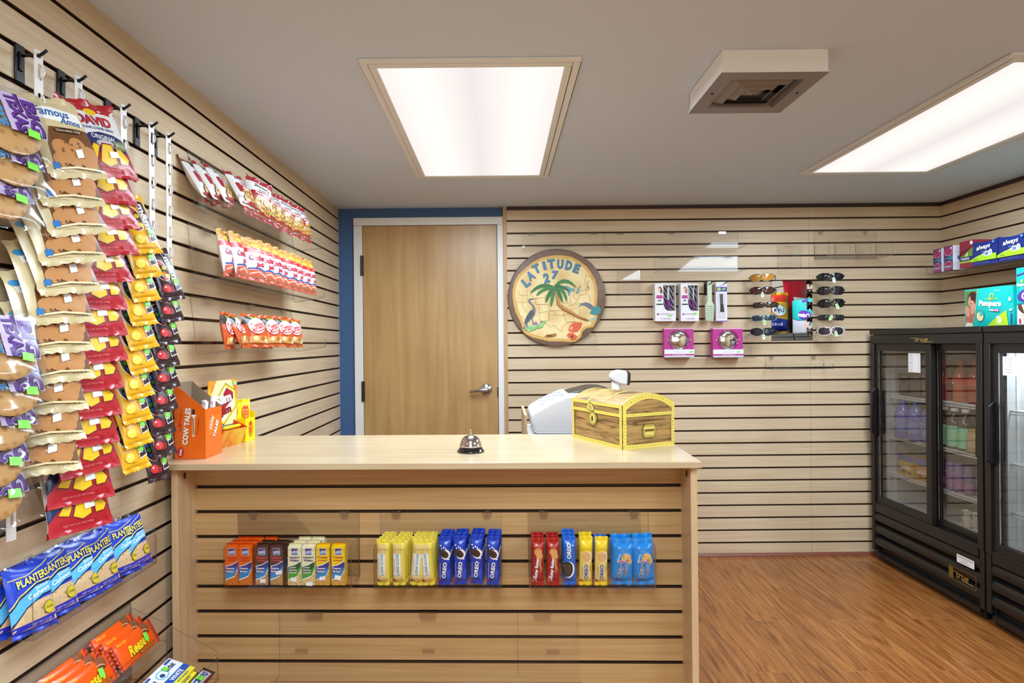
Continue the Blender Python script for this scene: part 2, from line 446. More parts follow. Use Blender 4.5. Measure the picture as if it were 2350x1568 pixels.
# door
YD = YB + 0.0196
dl, dr = atY(835, 760, YD), atY(1142, 760, YD)
dz = atY(985, 519, YD).z
FW = 0.048
door_wood = wood('birch_door_veneer', '#ac8350', '#c59e6b', (16, 16, 1.1), rough=0.33, detail=4, lo=0.3, hi=0.72)
d = structure(MB().box((dl.x, YD - 0.012, 0.008), (dr.x, YD + 0.02, dz), door_wood).build('door_1', bevel=0.001))
bronze = mat('#4a3d33', 0.4, 0.8, name='bronze_hinge')
chrome = mat('#c9ccd1', 0.18, 1.0, name='satin_chrome')
for zc in (atY(835, 611, YD).z, atY(835, 898, YD).z):
    h = MB().box((dl.x - 0.014, YD - 0.02, zc - 0.06), (dl.x + 0.006, YD - 0.011, zc + 0.06), bronze)
    h.tube([(dl.x - 0.004, YD - 0.024, zc - 0.062), (dl.x - 0.004, YD - 0.024, zc + 0.062)], 0.006, bronze)
    h.build('hinge', d, bevel=0.0008)
MB().box((dr.x - 0.006, YD - 0.0135, atY(1140, 922, YD).z + 0.03), (dr.x + 0.004, YD - 0.0119, atY(1140, 922, YD).z + 0.09), bronze).build('strike_plate', d)
lp = atY(1116, 894, YD - 0.02)
lv = MB(); Mx = Matrix.Translation((lp.x, YD - 0.012, lp.z)) @ Matrix.Rotation(R(90), 4, 'X')
lv.lathe([(0.0, 0.0), (0.034, 0.0), (0.034, 0.006), (0.028, 0.012), (0.014, 0.014), (0.013, 0.045), (0.012, 0.05), (0, 0.05)], chrome, 28, Mx)
lv.tube([(lp.x + 0.004, YD - 0.055, lp.z), (lp.x - 0.02, YD - 0.058, lp.z - 0.001), (lp.x - 0.06, YD - 0.054, lp.z - 0.006), (lp.x - 0.1, YD - 0.046, lp.z - 0.012)], [0.012, 0.0115, 0.0095, 0.008], chrome, 12)
lv.build('lever_handle', d, smooth=True)
def casing(name, x0, z0, x1, z1):
    return structure(MB().box((x0, YD - 0.018, z0), (x1, YD + 0.01, z1), trim_white).build(name, bevel=0.003))
cl, cr_, ct = atY(814, 700, YD).x, atY(1157, 700, YD).x - 0.003, atY(985, 500, YD).z
casing('trim_4', cl, 0, dl.x - 0.0025, dz + 0.0025)
casing('trim_5', dr.x + 0.0025, 0, cr_, dz + 0.0025)
casing('trim_6', cl, dz + 0.003, cr_, ct)
structure(MB().box((dl.x - 0.003, YD - 0.004, dz - 0.001), (dr.x + 0.003, YD + 0.012, dz + 0.003), dark_trim).build('trim_7'))

# ceiling troffers
def diffuser_mat():
    m = bpy.data.materials.new('prismatic_diffuser'); m.use_nodes = True
    nt = m.node_tree; N = nt.nodes.new; L = nt.links.new; nt.nodes.clear()
    tc = N('ShaderNodeTexCoord'); sp = N('ShaderNodeSeparateXYZ'); L(tc.outputs['Object'], sp.inputs[0])
    # two tubes glow along the lens
    a = N('ShaderNodeMath'); a.operation = 'ABSOLUTE'; L(sp.outputs['X'], a.inputs[0])
    s = N('ShaderNodeMath'); s.operation = 'SUBTRACT'; s.inputs[1].default_value = 0.17; L(a.outputs[0], s.inputs[0])
    b = N('ShaderNodeMath'); b.operation = 'ABSOLUTE'; L(s.outputs[0], b.inputs[0])
    cr = N('ShaderNodeValToRGB'); L(b.outputs[0], cr.inputs[0])
    cr.color_ramp.elements[0].position = 0.02; cr.color_ramp.elements[0].color = (0.90, 0.845, 0.80, 1)
    cr.color_ramp.elements[1].position = 0.17; cr.color_ramp.elements[1].color = (0.74, 0.69, 0.675, 1)
    e = N('ShaderNodeEmission'); L(cr.outputs[0], e.inputs[0]); e.inputs[1].default_value = 1.0
    o = N('ShaderNodeOutputMaterial'); L(e.outputs[0], o.inputs[0]); return m
diff = diffuser_mat()
tl = ['square ceiling light panel with prismatic lens above the counter', 'ceiling light panel running out of the right edge above the coolers',
      'ceiling light panel behind the viewer above the left aisle', 'ceiling light panel behind the viewer above the right aisle']
frame_m = mat('#eaeef4', 0.4, name='troffer_frame_paint')
for i, (tx, ty) in enumerate(TROFFERS):
    t = thing('ceiling_light', tl[i], 'ceiling light', (tx, ty, ZC), group='recessed ceiling troffers')
    f = MB(); X1, Y1, w = 0.327, 0.632, 0.022
    for (a, b) in (((-X1, -Y1), (X1, -Y1 + w)), ((-X1, Y1 - w), (X1, Y1)), ((-X1, -Y1 + w), (-X1 + w, Y1 - w)), ((X1 - w, -Y1 + w), (X1, Y1 - w))):
        f.box((a[0], a[1], -0.008), (b[0], b[1], 0.0), frame_m)
    f.build('trim_frame', t, bevel=0.002)
    f = MB(); X2, Y2 = 0.303, 0.608
    for (a, b) in (((-X2, -Y2), (X2, -Y2 + w)), ((-X2, Y2 - w), (X2, Y2)), ((-X2, -Y2 + w), (-X2 + w, Y2 - w)), ((X2 - w, -Y2 + w), (X2, Y2 - w))):
        f.box((a[0], a[1], -0.010), (b[0], b[1], 0.0), frame_m)
    f.build('lens_frame', t, bevel=0.002)
    MB().box((-X2 + w, -Y2 + w, -0.007), (X2 - w, Y2 - w, -0.002), diff).build('diffuser', t)

# ceiling vent box
vl, vf = atZ(1657, 114, ZC), 0.305
v0 = Vector((vl.x, vl.y, ZC)); VD = 0.067
t = thing('ceiling_vent', 'white square ceiling vent box with dark louvred grille', 'vent', (v0.x + vf/2, v0.y + vf/2, ZC))
vw = mat('#f1f2f5', 0.45, name='vent_box_paint'); vg = mat('#8a8484', 0.45, 0.3, name='vent_grille_metal'); vk = mat('#171416', 0.8, name='vent_throat')
hb = vf / 2
b = MB()
for (a, c) in (((-hb, -hb), (hb, -hb + 0.006)), ((-hb, hb - 0.006), (hb, hb)), ((-hb, -hb + 0.006), (-hb + 0.006, hb - 0.006)), ((hb - 0.006, -hb + 0.006), (hb, hb - 0.006))):
    b.box((a[0], a[1], -VD), (c[0], c[1], 0), vw)
b.face([(-hb, -hb, -0.002), (hb, -hb, -0.002), (hb, hb, -0.002), (-hb, hb, -0.002)], vk)
b.build('box', t, bevel=0.001)
def ring(mb, r0, z0, r1, z1, m):
    A = [(-r0, -r0, z0), (r0, -r0, z0), (r0, r0, z0), (-r0, r0, z0)]; B = [(-r1, -r1, z1), (r1, -r1, z1), (r1, r1, z1), (-r1, r1, z1)]
    for k in range(4):
        q = (k + 1) % 4; mb.face([A[k], A[q], B[q], B[k]], m)
b = MB(); ring(b, hb + 0.003, -VD, 0.108, -VD - 0.001, vg); ring(b, 0.108, -VD - 0.001, 0.104, -VD + 0.02, vg); ring(b, hb + 0.003, -VD, hb + 0.003, -VD + 0.004, vw)
b.build('grille_frame', t)
for r0, z0, r1, z1 in ((0.098, -VD + 0.016, 0.07, -VD - 0.001), (0.066, -VD + 0.014, 0.04, -VD - 0.003), (0.037, -VD + 0.012, 0.002, -VD - 0.002)):
    b = MB(); ring(b, r0, z0, r1, z1, vg); ring(b, r0 - 0.001, z0 + 0.001, r1, z1 + 0.001, vg); b.build('louvre', t)
for sx in (-1, 1):
    MB().lathe([(0, 0), (0.004, 0), (0.003, -0.002), (0, -0.002)], vk, 12, Matrix.Translation((sx * 0.132, -0.01, -VD - 0.0012))).build('screw', t)
# ------------------------------------------------------------------ shared small finishes
acry = clear('clear_acrylic', (0.99, 0.99, 0.99), 0.016, 0.02, 0.3)
acry_e = clear('acrylic_cut_edge', (0.60, 0.58, 0.63), 0.2, 0.2, 0.4)
acry_c = clear('acrylic_clip', (0.92, 0.91, 0.91), 0.06, 0.06, 0.5)
film = clear('clear_film', (0.95, 0.95, 0.955), 0.07, 0.12, 0.5)
WH, BK = ink('#f3f2f0'), ink('#17161a')
lime = ink('#7fe04f'); paper = ink('#f4f2f4')
black_metal = mat('#1b1b1f', 0.32, 0.4, name='black_coated_metal')
white_plastic = mat('#e9e6e6', 0.35, name='white_plastic')

def bent(prof, th, L, parent, name, m=acry, e=acry_e):
    """bent acrylic sheet: prof = (out, z) centre line, extruded along local x from 0 to L; outwards is -y"""
    n = len(prof); A, B = [], []
    for i in range(n):
        a = Vector(prof[max(i-1, 0)]); b = Vector(prof[min(i+1, n-1)]); t = (b - a).normalized(); nn = Vector((-t.y, t.x)) * th / 2
        p = Vector(prof[i]); A.append(p + nn); B.append(p - nn)
    mb = MB(); pt = lambda q, x: Vector((x, -q.x, q.y))
    for s in (A, B):
        for i in range(n - 1):
            f = [pt(s[i], 0), pt(s[i], L), pt(s[i+1], L), pt(s[i+1], 0)]
            mb.face(f if s is A else f[::-1], m)
    for x in (0, L):
        for i in range(n - 1): mb.face([pt(A[i], x), pt(A[i+1], x), pt(B[i+1], x), pt(B[i], x)], e)
    for i in (0, n - 1): mb.face([pt(A[i], 0), pt(A[i], L), pt(B[i], L), pt(B[i], 0)], e)
    return mb.build(name, parent)
def rounded(pts, r=0.008, k=3):
    out = [pts[0]]
    for a, b, c in zip(pts, pts[1:], pts[2:]):
        a, b, c = Vector(a), Vector(b), Vector(c); u = (a - b).normalized(); v = (c - b).normalized()
        for i in range(k + 1):
            t = i / k; out.append(tuple((b + u*r)*(1-t)**2 + b*2*t*(1-t) + (b + v*r)*t*t))
    return out + [pts[-1]]
def sheet(parent, name, a, b, thin):
    """acrylic plate; thin = axis index of its thickness: its cut edges get the edge finish"""
    fm = {0: acry_e, 1: acry_e, 2: acry_e, 3: acry_e, 4: acry_e, 5: acry_e}
    for k in {0: (4, 5), 1: (2, 3), 2: (0, 1)}[thin]: fm[k] = acry
    return MB().box(a, b, acry, fm=fm).build(name, parent)
def bent_shelf(label, L, H, depth, rise, lip, loc, rotz, clips=3, group='clear acrylic shelves', back_out=0.004, foot=0.025):
    t = thing('acrylic_shelf', label, 'display shelf', loc, (0, 0, rotz), group)
    bent(rounded([(back_out, H), (foot, 0), (depth, rise), (depth + 0.003, rise + lip)]), 0.0042, L, t, 'bent_sheet')
    for i in range(clips):
        x = L * (0.12 + 0.76 * i / max(1, clips - 1))
        MB().prism([(x - 0.028, -0.0066, H + 0.001), (x + 0.028, -0.0066, H + 0.001), (x + 0.022, -0.0066, H - 0.022), (x - 0.022, -0.0066, H - 0.022)], (0, 0.005, 0), acry_c).build('hook_clip', t, loc=(0, -0.008, 0))
        MB().box((x - 0.026, -0.004, H - 0.004), (x + 0.026, 0.009, H + 0.0012), acry_c).build('hook_tongue', t)
    return t
def tray(label, L, H, depth, lip, end, loc, rotz, clips=(0.2, 0.8), group='clear acrylic trays', rise=0.0, ends=(True, True)):
    """tray with end panels; x from 0 to L, back at y=0, floor at z=0"""
    t = thing('acrylic_tray', label, 'display tray', loc, (0, 0, rotz), group); h = 0.003
    sheet(t, 'back_panel', (0, -h, 0), (L, 0, H), 1)
    sheet(t, 'tray_floor', (0, -depth, -h), (L, -h, 0), 2)
    sheet(t, 'front_lip', (0, -depth - h, -h), (L, -depth, lip), 1)
    for k, x in enumerate((0, L - h)):
        if ends[k]: sheet(t, 'end_panel', (x, -depth, 0), (x + h, -h, end), 0)
    for c in clips:
        x = L * c
        mb = MB(); mb.prism([(x - 0.017, -h - 0.004, H + 0.002), (x + 0.017, -h - 0.004, H + 0.002), (x + 0.009, -h - 0.004, H - 0.024), (x - 0.009, -h - 0.004, H - 0.024)], (0, 0.0038, 0), acry_c)
        mb.lathe([(0, 0), (0.003, 0), (0.003, 0.003), (0, 0.004)], acry_c, 10, Matrix.Translation((x, -h - 0.004, H - 0.012)) @ Matrix.Rotation(R(90), 4, 'X'))
        mb.build('hook_clip', t, bevel=0.001)
        MB().box((x - 0.015, -h, H + 0.0005), (x + 0.015, 0.009, H + 0.003), acry_c).build('hook_tongue', t)
    return t

# ------------------------------------------------------------------ hooks and merchandising strips on the left wall
ZH = 2.087 - 2 * PITCH
STRIPS = [dict(px=88, y0=132, n=11), dict(px=180, y0=195, n=14), dict(px=283, y0=255, n=10), dict(px=347, y0=292, n=9), dict(px=386, y0=322, n=0)]
hook_lab = ['black peg hook at far left holding the cookie strip', 'black peg hook behind the top red seed bag', 'black peg hook holding the strip of yellow candy bags',
            'black peg hook holding the strip of brown candy bags', 'black peg hook holding the empty white strip']
strip_lab = ['white hanging strip holding the tan cookie bags', 'white hanging strip holding the red sunflower seed bags', 'white hanging strip holding the yellow candy bags',
             'white hanging strip holding the dark brown candy bags', 'empty white hanging strip nearest the acrylic shelves']
SO = 0.042                                      # strips hang this far off the wall
for i, s in enumerate(STRIPS):
    p = atX(s['px'], s['y0'], XL + SO); s['Y'] = p.y
    t = thing('peg_hook', hook_lab[i], 'hook', (XL, p.y, ZH), (0, 0, R(90)), 'black peg hooks on the left wall')
    MB().box((-0.0125, -0.005, -0.075), (0.0125, 0.0, 0.004), black_metal).box((-0.0125, -0.003, -0.001), (0.0125, 0.01, 0.004), black_metal).build('wall_plate', t, bevel=0.002)
    MB().box((-0.005, -0.009, -0.052), (0.005, -0.005, -0.012), black_metal).build('rib', t, bevel=0.002)
    MB().tube([(0, -0.004, -0.02), (0, -0.02, -0.019), (0, -0.036, -0.0205), (0, -0.044, -0.0195), (0, -0.052, -0.015), (0, -0.06, -0.009)], 0.0032, black_metal, 10).build('peg', t, smooth='all')
    n = 13 if i < 4 else 13
    ln = [0.73, 0.9, 0.72, 0.72, 0.735][i]
    t = thing('hanging_strip', strip_lab[i], 'merchandising strip', (XL + SO, p.y, ZH - 0.0125), (0, 0, R(78)), 'white hanging strips')
    mb = MB(); w = 0.0095
    # a flat band with a slot and a curled hook at every step
    mb.box((-w, -0.001, -0.004), (w, 0.001, 0.003), white_plastic)
    mb.box((-w, -0.001, -0.012), (-0.0045, 0.001, -0.004), white_plastic); mb.box((0.0045, -0.001, -0.012), (w, 0.001, -0.004), white_plastic)
    z = -0.012; mb.box((-w, -0.001, z - 0.012), (w, 0.001, z), white_plastic); z -= 0.012
    while z > -ln:
        mb.box((-w, -0.001, z - 0.03), (-0.002, 0.001, z), white_plastic); mb.box((0.0045, -0.001, z - 0.03), (w, 0.001, z), white_plastic)
        mb.box((-w, -0.001, z - 0.060), (w, 0.001, z - 0.03), white_plastic)
        z -= 0.060
    mb.build('band', t)
    s['t'] = t; s['z0'] = ZH - 0.0125
    z = -0.024
    while z > -ln:
        MB().tube([(0.003, -0.001, z - 0.032), (0.004, -0.006, z - 0.026), (0.006, -0.008, z - 0.016), (0.006, -0.005, z - 0.006), (0.005, -0.001, z - 0.002)], 0.0021, white_plastic, 6).build('strip_hook', t, smooth='all')
        z -= 0.060

# ------------------------------------------------------------------ bag designs hung from the strips (origin at the top edge)
cookie_m = spots('choc_chip_cookie', '#bb8046', '#5a3216', 75, 0.12, 0.3)
cookie_d = ink('#8a5327')
def cookie_bag():
    t = thing('cookie_bag', '', 'cookie bag', group='tan cookie bags on the leftmost full strip')
    w, h = 0.135, 0.178; tan = foil('#d3c195'); br = ink('#6e431f')
    blue = ink('#2b5fa8')
    ops = [P([(-.055,.150),(.0,.153),(.058,.143),(.06,.115),(.0,.121),(-.052,.128)], WH), E(-.05,.149,.012,.007,ink('#3f8fc9')),
           P([(-.03,.108),(.064,.106),(.066,.017),(-.052,.020),(-.048,.07)], br),
           T('Famous', -.006, .141, .078, .019, blue, -4, 0.02, 0.25), T('Amos', .028, .122, .05, .014, blue, -4, 0.02, 0.25),
           E(.012,.1,.036,.0065,ink('#3c2110')), T('Chocolate Chip', .012, .1, .06, .006, ink('#e8d7b0')),
           E(-.022,0.0620,.021,.019,cookie_m), E(.018,0.0680,.02,.018,cookie_m), E(.045,0.0520,.018,.018,cookie_m), E(.0,0.0420,.024,.019,cookie_m), E(.034,0.0350,.021,.018,cookie_m), E(-.034,0.0370,.017,.015,cookie_m),
           Ln([(-.05,.018),(.0,.022),(.062,.017)], .004, ink('#e6d8a8')), Rc(-.055,.018,-.041,.031,ink('#2c74b8')),
           T('2 oz (56 g)', .038, .0155, .03, .004, ink('#5d4a2a'))]
    fr = pouch(t, w, h, 0.021, 0.014, tan, ops, ink('#d3c195'), z0=-h, wob=0.0025, seed=3, pinch=0.07, backm=ink('#bcab84'))
    sticker(t, [(.004,.040),(.022,.043),(.024,.061),(.006,.058)], paper, fr, 'white price sticker', -h)
    return t
def seed_bag():
    t = thing('seed_bag', '', 'sunflower seed bag', group='red sunflower seed bags')
    w, h = 0.150, 0.182; rd = foil('#b3202c'); nav = ink('#20295f'); ye = ink('#efc21f'); white = ink('#e4e2e4')
    ops = [P([(-.075,.152),(.075,.152),(.075,.05),(-.075,.05)], white), E(0,.153,.016,.008,ye),
           T('DAVID', 0, .132, .098, .024, ink('#20295f'), 0, 0.05), T('DAVID', 0.0015, .1325, .094, .022, ink('#c4202c'), 0, 0.035),
           T('SUNFLOWER SEEDS', .004, .113, .088, .0065, ink('#28417f'), 0, 0.02),
           P([(-.075,.056),(-.06,.082),(-.03,.099),(.0,.105),(.04,.102),(.075,.092),(.075,.03),(-.075,.03)], nav),
           T('ORIGINAL', .008, .092, .07, .011, WH, -3, 0.01), E(.01,.077,.03,.010,ink('#9c9ea4')), E(.01,.077,.025,.007,ink('#c9c9cb')),
           P([(-.075,.0),(.075,.0),(.075,.066),(.03,.05),(-.03,.056),(-.054,.05),(-.075,.03)], ink('#b3202c')),
           P([(-.058,0.0399),(-.028,0.0780),(-.012,0.0713),(-.03,0.0332)], ink('#7e1f22')), P([(-.054,0.0422),(-.028,0.0746),(-.015,0.0702),(-.032,0.0366)], ye),
           P([(-.026,0.0332),(-.008,0.0780),(.022,0.0780),(.026,0.0310),(.0,0.0220)], ink('#7e1f22')), P([(-.022,0.0343),(-.006,0.0746),(.019,0.0746),(.022,0.0332),(.0,0.0254)], ye),
           P([(.03,0.0310),(.027,0.0780),(.044,0.0735),(.068,0.0466),(.056,0.0310)], ink('#7e1f22')), P([(.033,0.0332),(.030,0.0735),(.043,0.0702),(.063,0.0466),(.054,0.0343)], ye),
           P([(.03,.086),(.068,.090),(.066,.068),(.034,.066)], ink('#6f7f52')), T('NEW LOOK', .05, .078, .03, .009, ink('#d8d8d0')),
           T('NET WT 5.25 OZ (149g)', -.01, .0165, .07, .005, ink('#e48d8d'))]
    fr = pouch(t, w, h, 0.021, 0.013, white, ops, foil('#b3202c'), foil('#b3202c'), z0=-h, wob=0.003, seed=5, pinch=0.06, backm=ink('#c4c2c4'))
    mb = MB()
    lay(mb, [P([(-.075,.151),(.075,.151),(.075,.169),(-.075,.169)], rd)], lambda x, z, o: fr(x, z, o) + Vector((0,0,-h)), [w*(i/8-.5) for i in range(1,8)], [.155,.16,.165]); mb.build('header_band', t)
    sticker(t, [(.006,.044),(.030,.046),(.029,.060),(.005,.058)], paper, fr, 'white price sticker', -h)
    return t
def candy_bag(dark):
    t = thing('candy_bag', '', 'candy bag', group='dark brown candy bags on their strip' if dark else 'yellow candy bags on their strip')
    w, h = (0.072, 0.150) if dark else (0.078, 0.160)
    body = foil('#3a2226') if dark else foil('#f0b41c'); b2 = ink('#3a2226'); lw = ink('#ece4dc')
    hx = w / 2
    ops = [E(-.012, h*.56, .021, h*.21, lw, rot=10), E(-.0125, h*.56, .0185, h*.195, ink('#2a1a18'), rot=10)]
    for k, (x, z, c) in enumerate(((-.02,.66,'#2c5fb0'),(-.010,.69,'#c8281e'),(-.004,.60,'#e0b422'),(-.018,.57,'#3f8f3c'),(-.008,.50,'#d66a20'),(-.016,.47,'#2c5fb0'),(-.002,.45,'#e8d83a'),(-.012,.40,'#b32b24'))):
        ops.append(E(x, h*z, .0068, .0062, ink(c), 12))
    ops += [P([(.004,h*.90),(.030,h*.86),(.036,h*.20),(.012,h*.16)], lw if not dark else ink('#d8d2d2')), P([(.006,h*.885),(.0285,h*.85),(.034,h*.215),(.0135,h*.18)], b2 if not dark else ink('#241417')),
            T("m&m's", .0195, h*.53, h*.56, .019, WH, -88, 0.03), T('PEANUT' if not dark else 'MILK', .006 if 0 else .0085, h*.34, h*.15, .005, ink('#e9c339'), -88, 0.01),
            E(-.004, h*.19, .0105, .0085, ink('#e0a81a') if not dark else ink('#8c1a20'), 16, 20), E(-.017, h*.22, .0125, .0115, ink('#f6d84a') if not dark else ink('#c8262a'), 18), E(-.0205, h*.245, .003, .0022, WH, 10, 30),
            Rc(-hx*.8, h*.085, hx*.8, h*.1, ink('#d79c14') if not dark else ink('#4c3034'))]
    fr = pouch(t, w, h, 0.018, 0.011, body, ops, body, body, z0=-h, wob=0.002, seed=7 + dark, pinch=0.06)
    sticker(t, [(.010,h*.29),(.026,h*.28),(.027,h*.37),(.011,h*.38)], lime, fr, 'bright green price sticker', -h)
    return t
def hang(root, s, zt, k, n, kind, tilt, rz, dx=0.0, dy=0.0, roll=0.0):
    o = root if k == 0 else dup(root)
    rnd = random.Random(k * 7 + len(kind))
    o.location = (XL + SO + 0.006 + dx, s['Y'] + dy, zt - 0.0602 * k)
    o.rotation_euler = (-R(tilt + rnd.uniform(-1, 1)), R(roll + rnd.uniform(-2.5, 2.5)), R(rz + rnd.uniform(-4, 4)))
    return o
def ordlabel(k, n, what, place):
    return '%s, %s %s' % (what, 'the topmost' if k == 0 else 'the lowest' if k == n - 1 else '%s from the top' % NTH[k], place)
r = cookie_bag(); s = STRIPS[0]
for k in range(11):
    o = hang(r, s, 1.832, k, 11, 'a', 19, 72 - k * 0.6, -0.0012 * k, 0.004 - 0.002 * k, -14 + 1.5 * k)
    o['label'] = ordlabel(k, 11, 'tan chocolate chip cookie bag', 'on its hanging strip')
r = seed_bag(); s = STRIPS[1]
for k in range(14):
    o = hang(r, s, 1.872, k, 14, 'b', 17, 74, -0.0016 * k, 0.004 - 0.0025 * k, -11 + 1.0 * k)
    o['label'] = ordlabel(k, 14, 'red white and navy sunflower seed bag', 'on its hanging strip')
r = candy_bag(0); s = STRIPS[2]
for k in range(10):
    o = hang(r, s, 1.700, k, 10, 'cc', 17, 70, -0.0015 * k, 0.0 - 0.0025 * k, -11 + 0.7 * k)
    o['label'] = ordlabel(k, 10, 'bright yellow candy bag', 'on its hanging strip')
r = candy_bag(1); s = STRIPS[3]
for k in range(9):
    o = hang(r, s, 1.582, k, 9, 'ddd', 17, 68, -0.0015 * k, 0.0 - 0.003 * k, -11 + 0.9 * k)
    o['label'] = ordlabel(k, 9, 'dark brown candy bag', 'on its hanging strip')

# big cookies in clear film with purple lettering, at the left edge
def big_cookie():
    t = thing('wrapped_cookie', '', 'wrapped cookie', group='big wrapped cookies at the left edge')
    w, h = 0.152, 0.175; pur = ink('#5a2d86'); out = ink('#2c1742')
    ops = []
    def word(s, x0, zc, wd, hh, m):
        ops.append(T(s, x0 + .0014, zc - .0012, wd + .003, hh + .003, out, -86, 0.07)); ops.append(T(s, x0, zc, wd, hh, m, -86, 0.035))
    ops.append(P([(-.012,.145),(.058,.138),(.062,.058),(-.005,.062)], ink('#b9a7c9')))
    word('BIG', .044, .098, .074, .026, pur); word('TEXAS', .014, .102, .080, .025, pur)
    ops.append(T('COOKIE', -.02, .1, .07, .018, ink('#2b86c8'), -86, 0.03))
    fr = pouch(t, w, h, 0.024, 0.013, film, ops, film, film, z0=-h, wob=0.004, seed=11, pinch=0.04)
    mb = MB(); mb.lathe([(0, 0.004), (0.03, 0.005), (0.052, 0.003), (0.057, -0.001), (0.05, -0.005), (0, -0.006)], spots('big_cookie', '#c9985c', '#a06c38', 60, 0.1, 0.4), 36, Matrix.Translation((0, 0, -h + 0.076)) @ Matrix.Rotation(R(90), 4, 'X'))
    mb.build('cookie', t, smooth=True)
    sticker(t, [(.020,.053),(.043,.050),(.045,.066),(.022,.069)], lime, fr, 'bright green price sticker', -h)
    return t
r = big_cookie(); YC = 1.118
for k, z in enumerate((1.815, 1.757, 1.692, 1.402, 1.336, 1.276, 1.212, 1.152)):
    o = r if k == 0 else dup(r)
    o.location = (XL + 0.056 - 0.002 * k, YC - (0.02 if k == 2 else 0) - (0.012 * max(0, k - 4)), z); o.rotation_euler = (-R(20), R((k * 37) % 7 - 3), R(70 + (k * 13) % 7))
    o['label'] = ('big cookie in clear film with purple lettering, %s of the upper three' % ('topmost', 'middle', 'lowest')[k]) if k < 3 else ('big cookie in clear film with purple lettering, %s of the lower five' % ('topmost', 'second', 'middle', 'fourth', 'lowest')[k - 3])
for k, (zt, ln, nn) in enumerate(((1.875, 0.24, 'white strip end behind the upper purple lettered cookies'), (1.465, 0.40, 'white strip hanging below the lowest purple lettered cookie'))):
    t = thing('hanging_strip', nn, 'merchandising strip', (XL + 0.036, YC + (0.0 if k == 0 else 0.055), zt if k == 0 else 1.36), (0, 0, R(78)), 'white hanging strips')
    mb = MB(); z = 0.0
    while z > -ln:
        mb.box((-.0095, -.001, z - .03), (-.002, .001, z), white_plastic); mb.box((.0045, -.001, z - .03), (.0095, .001, z), white_plastic); mb.box((-.0095, -.001, z - .06), (.0095, .001, z - .03), white_plastic); z -= .06
    mb.build('band', t)
p = atY(-13, 1207, 1.16)
t = thing('plastic_knob', 'grey rounded plastic disc at the left edge under the purple lettered cookies', 'plastic disc', (p.x, p.y, p.z), (R(90), 0, R(20)))
MB().lathe([(0, 0.009), (0.012, 0.008), (0.019, 0.004), (0.0205, 0), (0.019, -0.004), (0.012, -0.007), (0, -0.008)], mat('#6b6c73', 0.4), 28).build('disc', t, smooth='all')
MB().tube([(0, -.02, 0), (0.0, -0.02, -0.03), (0.0, -0.01, -0.19)], 0.003, mat('#6b6c73', 0.4), 8).build('stem', t, smooth='all')

# ------------------------------------------------------------------ three bent acrylic shelves with bags
SHELF = []
for i, (pa, pb, pf, H) in enumerate((((426.5, 348), (445, 476), (546, 464), 0), ((426.5, 516), (450, 649), (547.6, 632), 0), ((432, 686.5), (455, 816), (554, 801), 0))):
    a = atX(pa[0], pa[1], XL); y0 = a.y + (0.0 if i < 2 else 0.004)
    b = atY(pb[0], pb[1], y0); f = atY(pf[0], pf[1], y0)
    zt = 2.087 - PITCH * (2, 5, 8)[i] - 0.003
    L = 0.925
    bent_shelf('bent clear acrylic shelf on the left wall, %s' % ('topmost, with red topped pretzel bags', 'middle one, with caramel popcorn bags', 'lowest, with orange pretzel snack bags')[i],
               L, zt - b.z, f.x - XL, f.z - b.z, (0.024, 0.027, 0.04)[i], (XL, y0, b.z), R(90), 3)
    SHELF.append((y0, b.z, f.x - XL, f.z - b.z))

def pretzel_bag():
    t = thing('pretzel_bag', '', 'pretzel bag', group='red topped pretzel bags on the top shelf')
    w, h = 0.118, 0.158; rd = foil('#a3202e'); cr = foil('#e9e6e6'); go = ink('#d9a955'); gd = ink('#8c5a26')
    ops = [P([(-.059,.134),(.059,.134),(.059,.150),(-.059,.150)], ink('#a3202e')), T("Snyder's", .004, .119, .072, .016, ink('#1c1d26'), -3, 0.02, 0.2), T('of Hanover', .01, .105, .05, .007, ink('#3a3c4a'), -3, 0.01),
           P([(-.045,.098),(.0,.101),(.052,.094),(.056,.08),(.0,.086),(-.04,.082)], rd), P([(-.047,.095),(-.022,.097),(-.02,.062),(-.045,.06)], rd), T('PRETZELS', .006, .091, .07, .009, WH, -3, 0.03),
           ]
    for x, z, r_ in ((-.012,.062,0), (.025,.066,20), (.045,.05,-10), (.008,.04,10), (-.022,.038,-15), (.034,.03,0)):
        ops += [E(x, z, .017, .0145, gd, 18, r_), E(x, z, .0155, .013, go, 18, r_), E(x - .0055, z + .001, .0048, .0052, gd, 10), E(x + .0058, z + .001, .0048, .0052, gd, 10)]
    ops.append(P([(-.05,.018),(.05,.014),(.052,.022),(-.048,.026)], rd))
    pouch(t, w, h, 0.042, 0.014, cr, ops, rd, rd, wob=0.005, seed=21, pinch=0.10, flat=0.6)
    return t
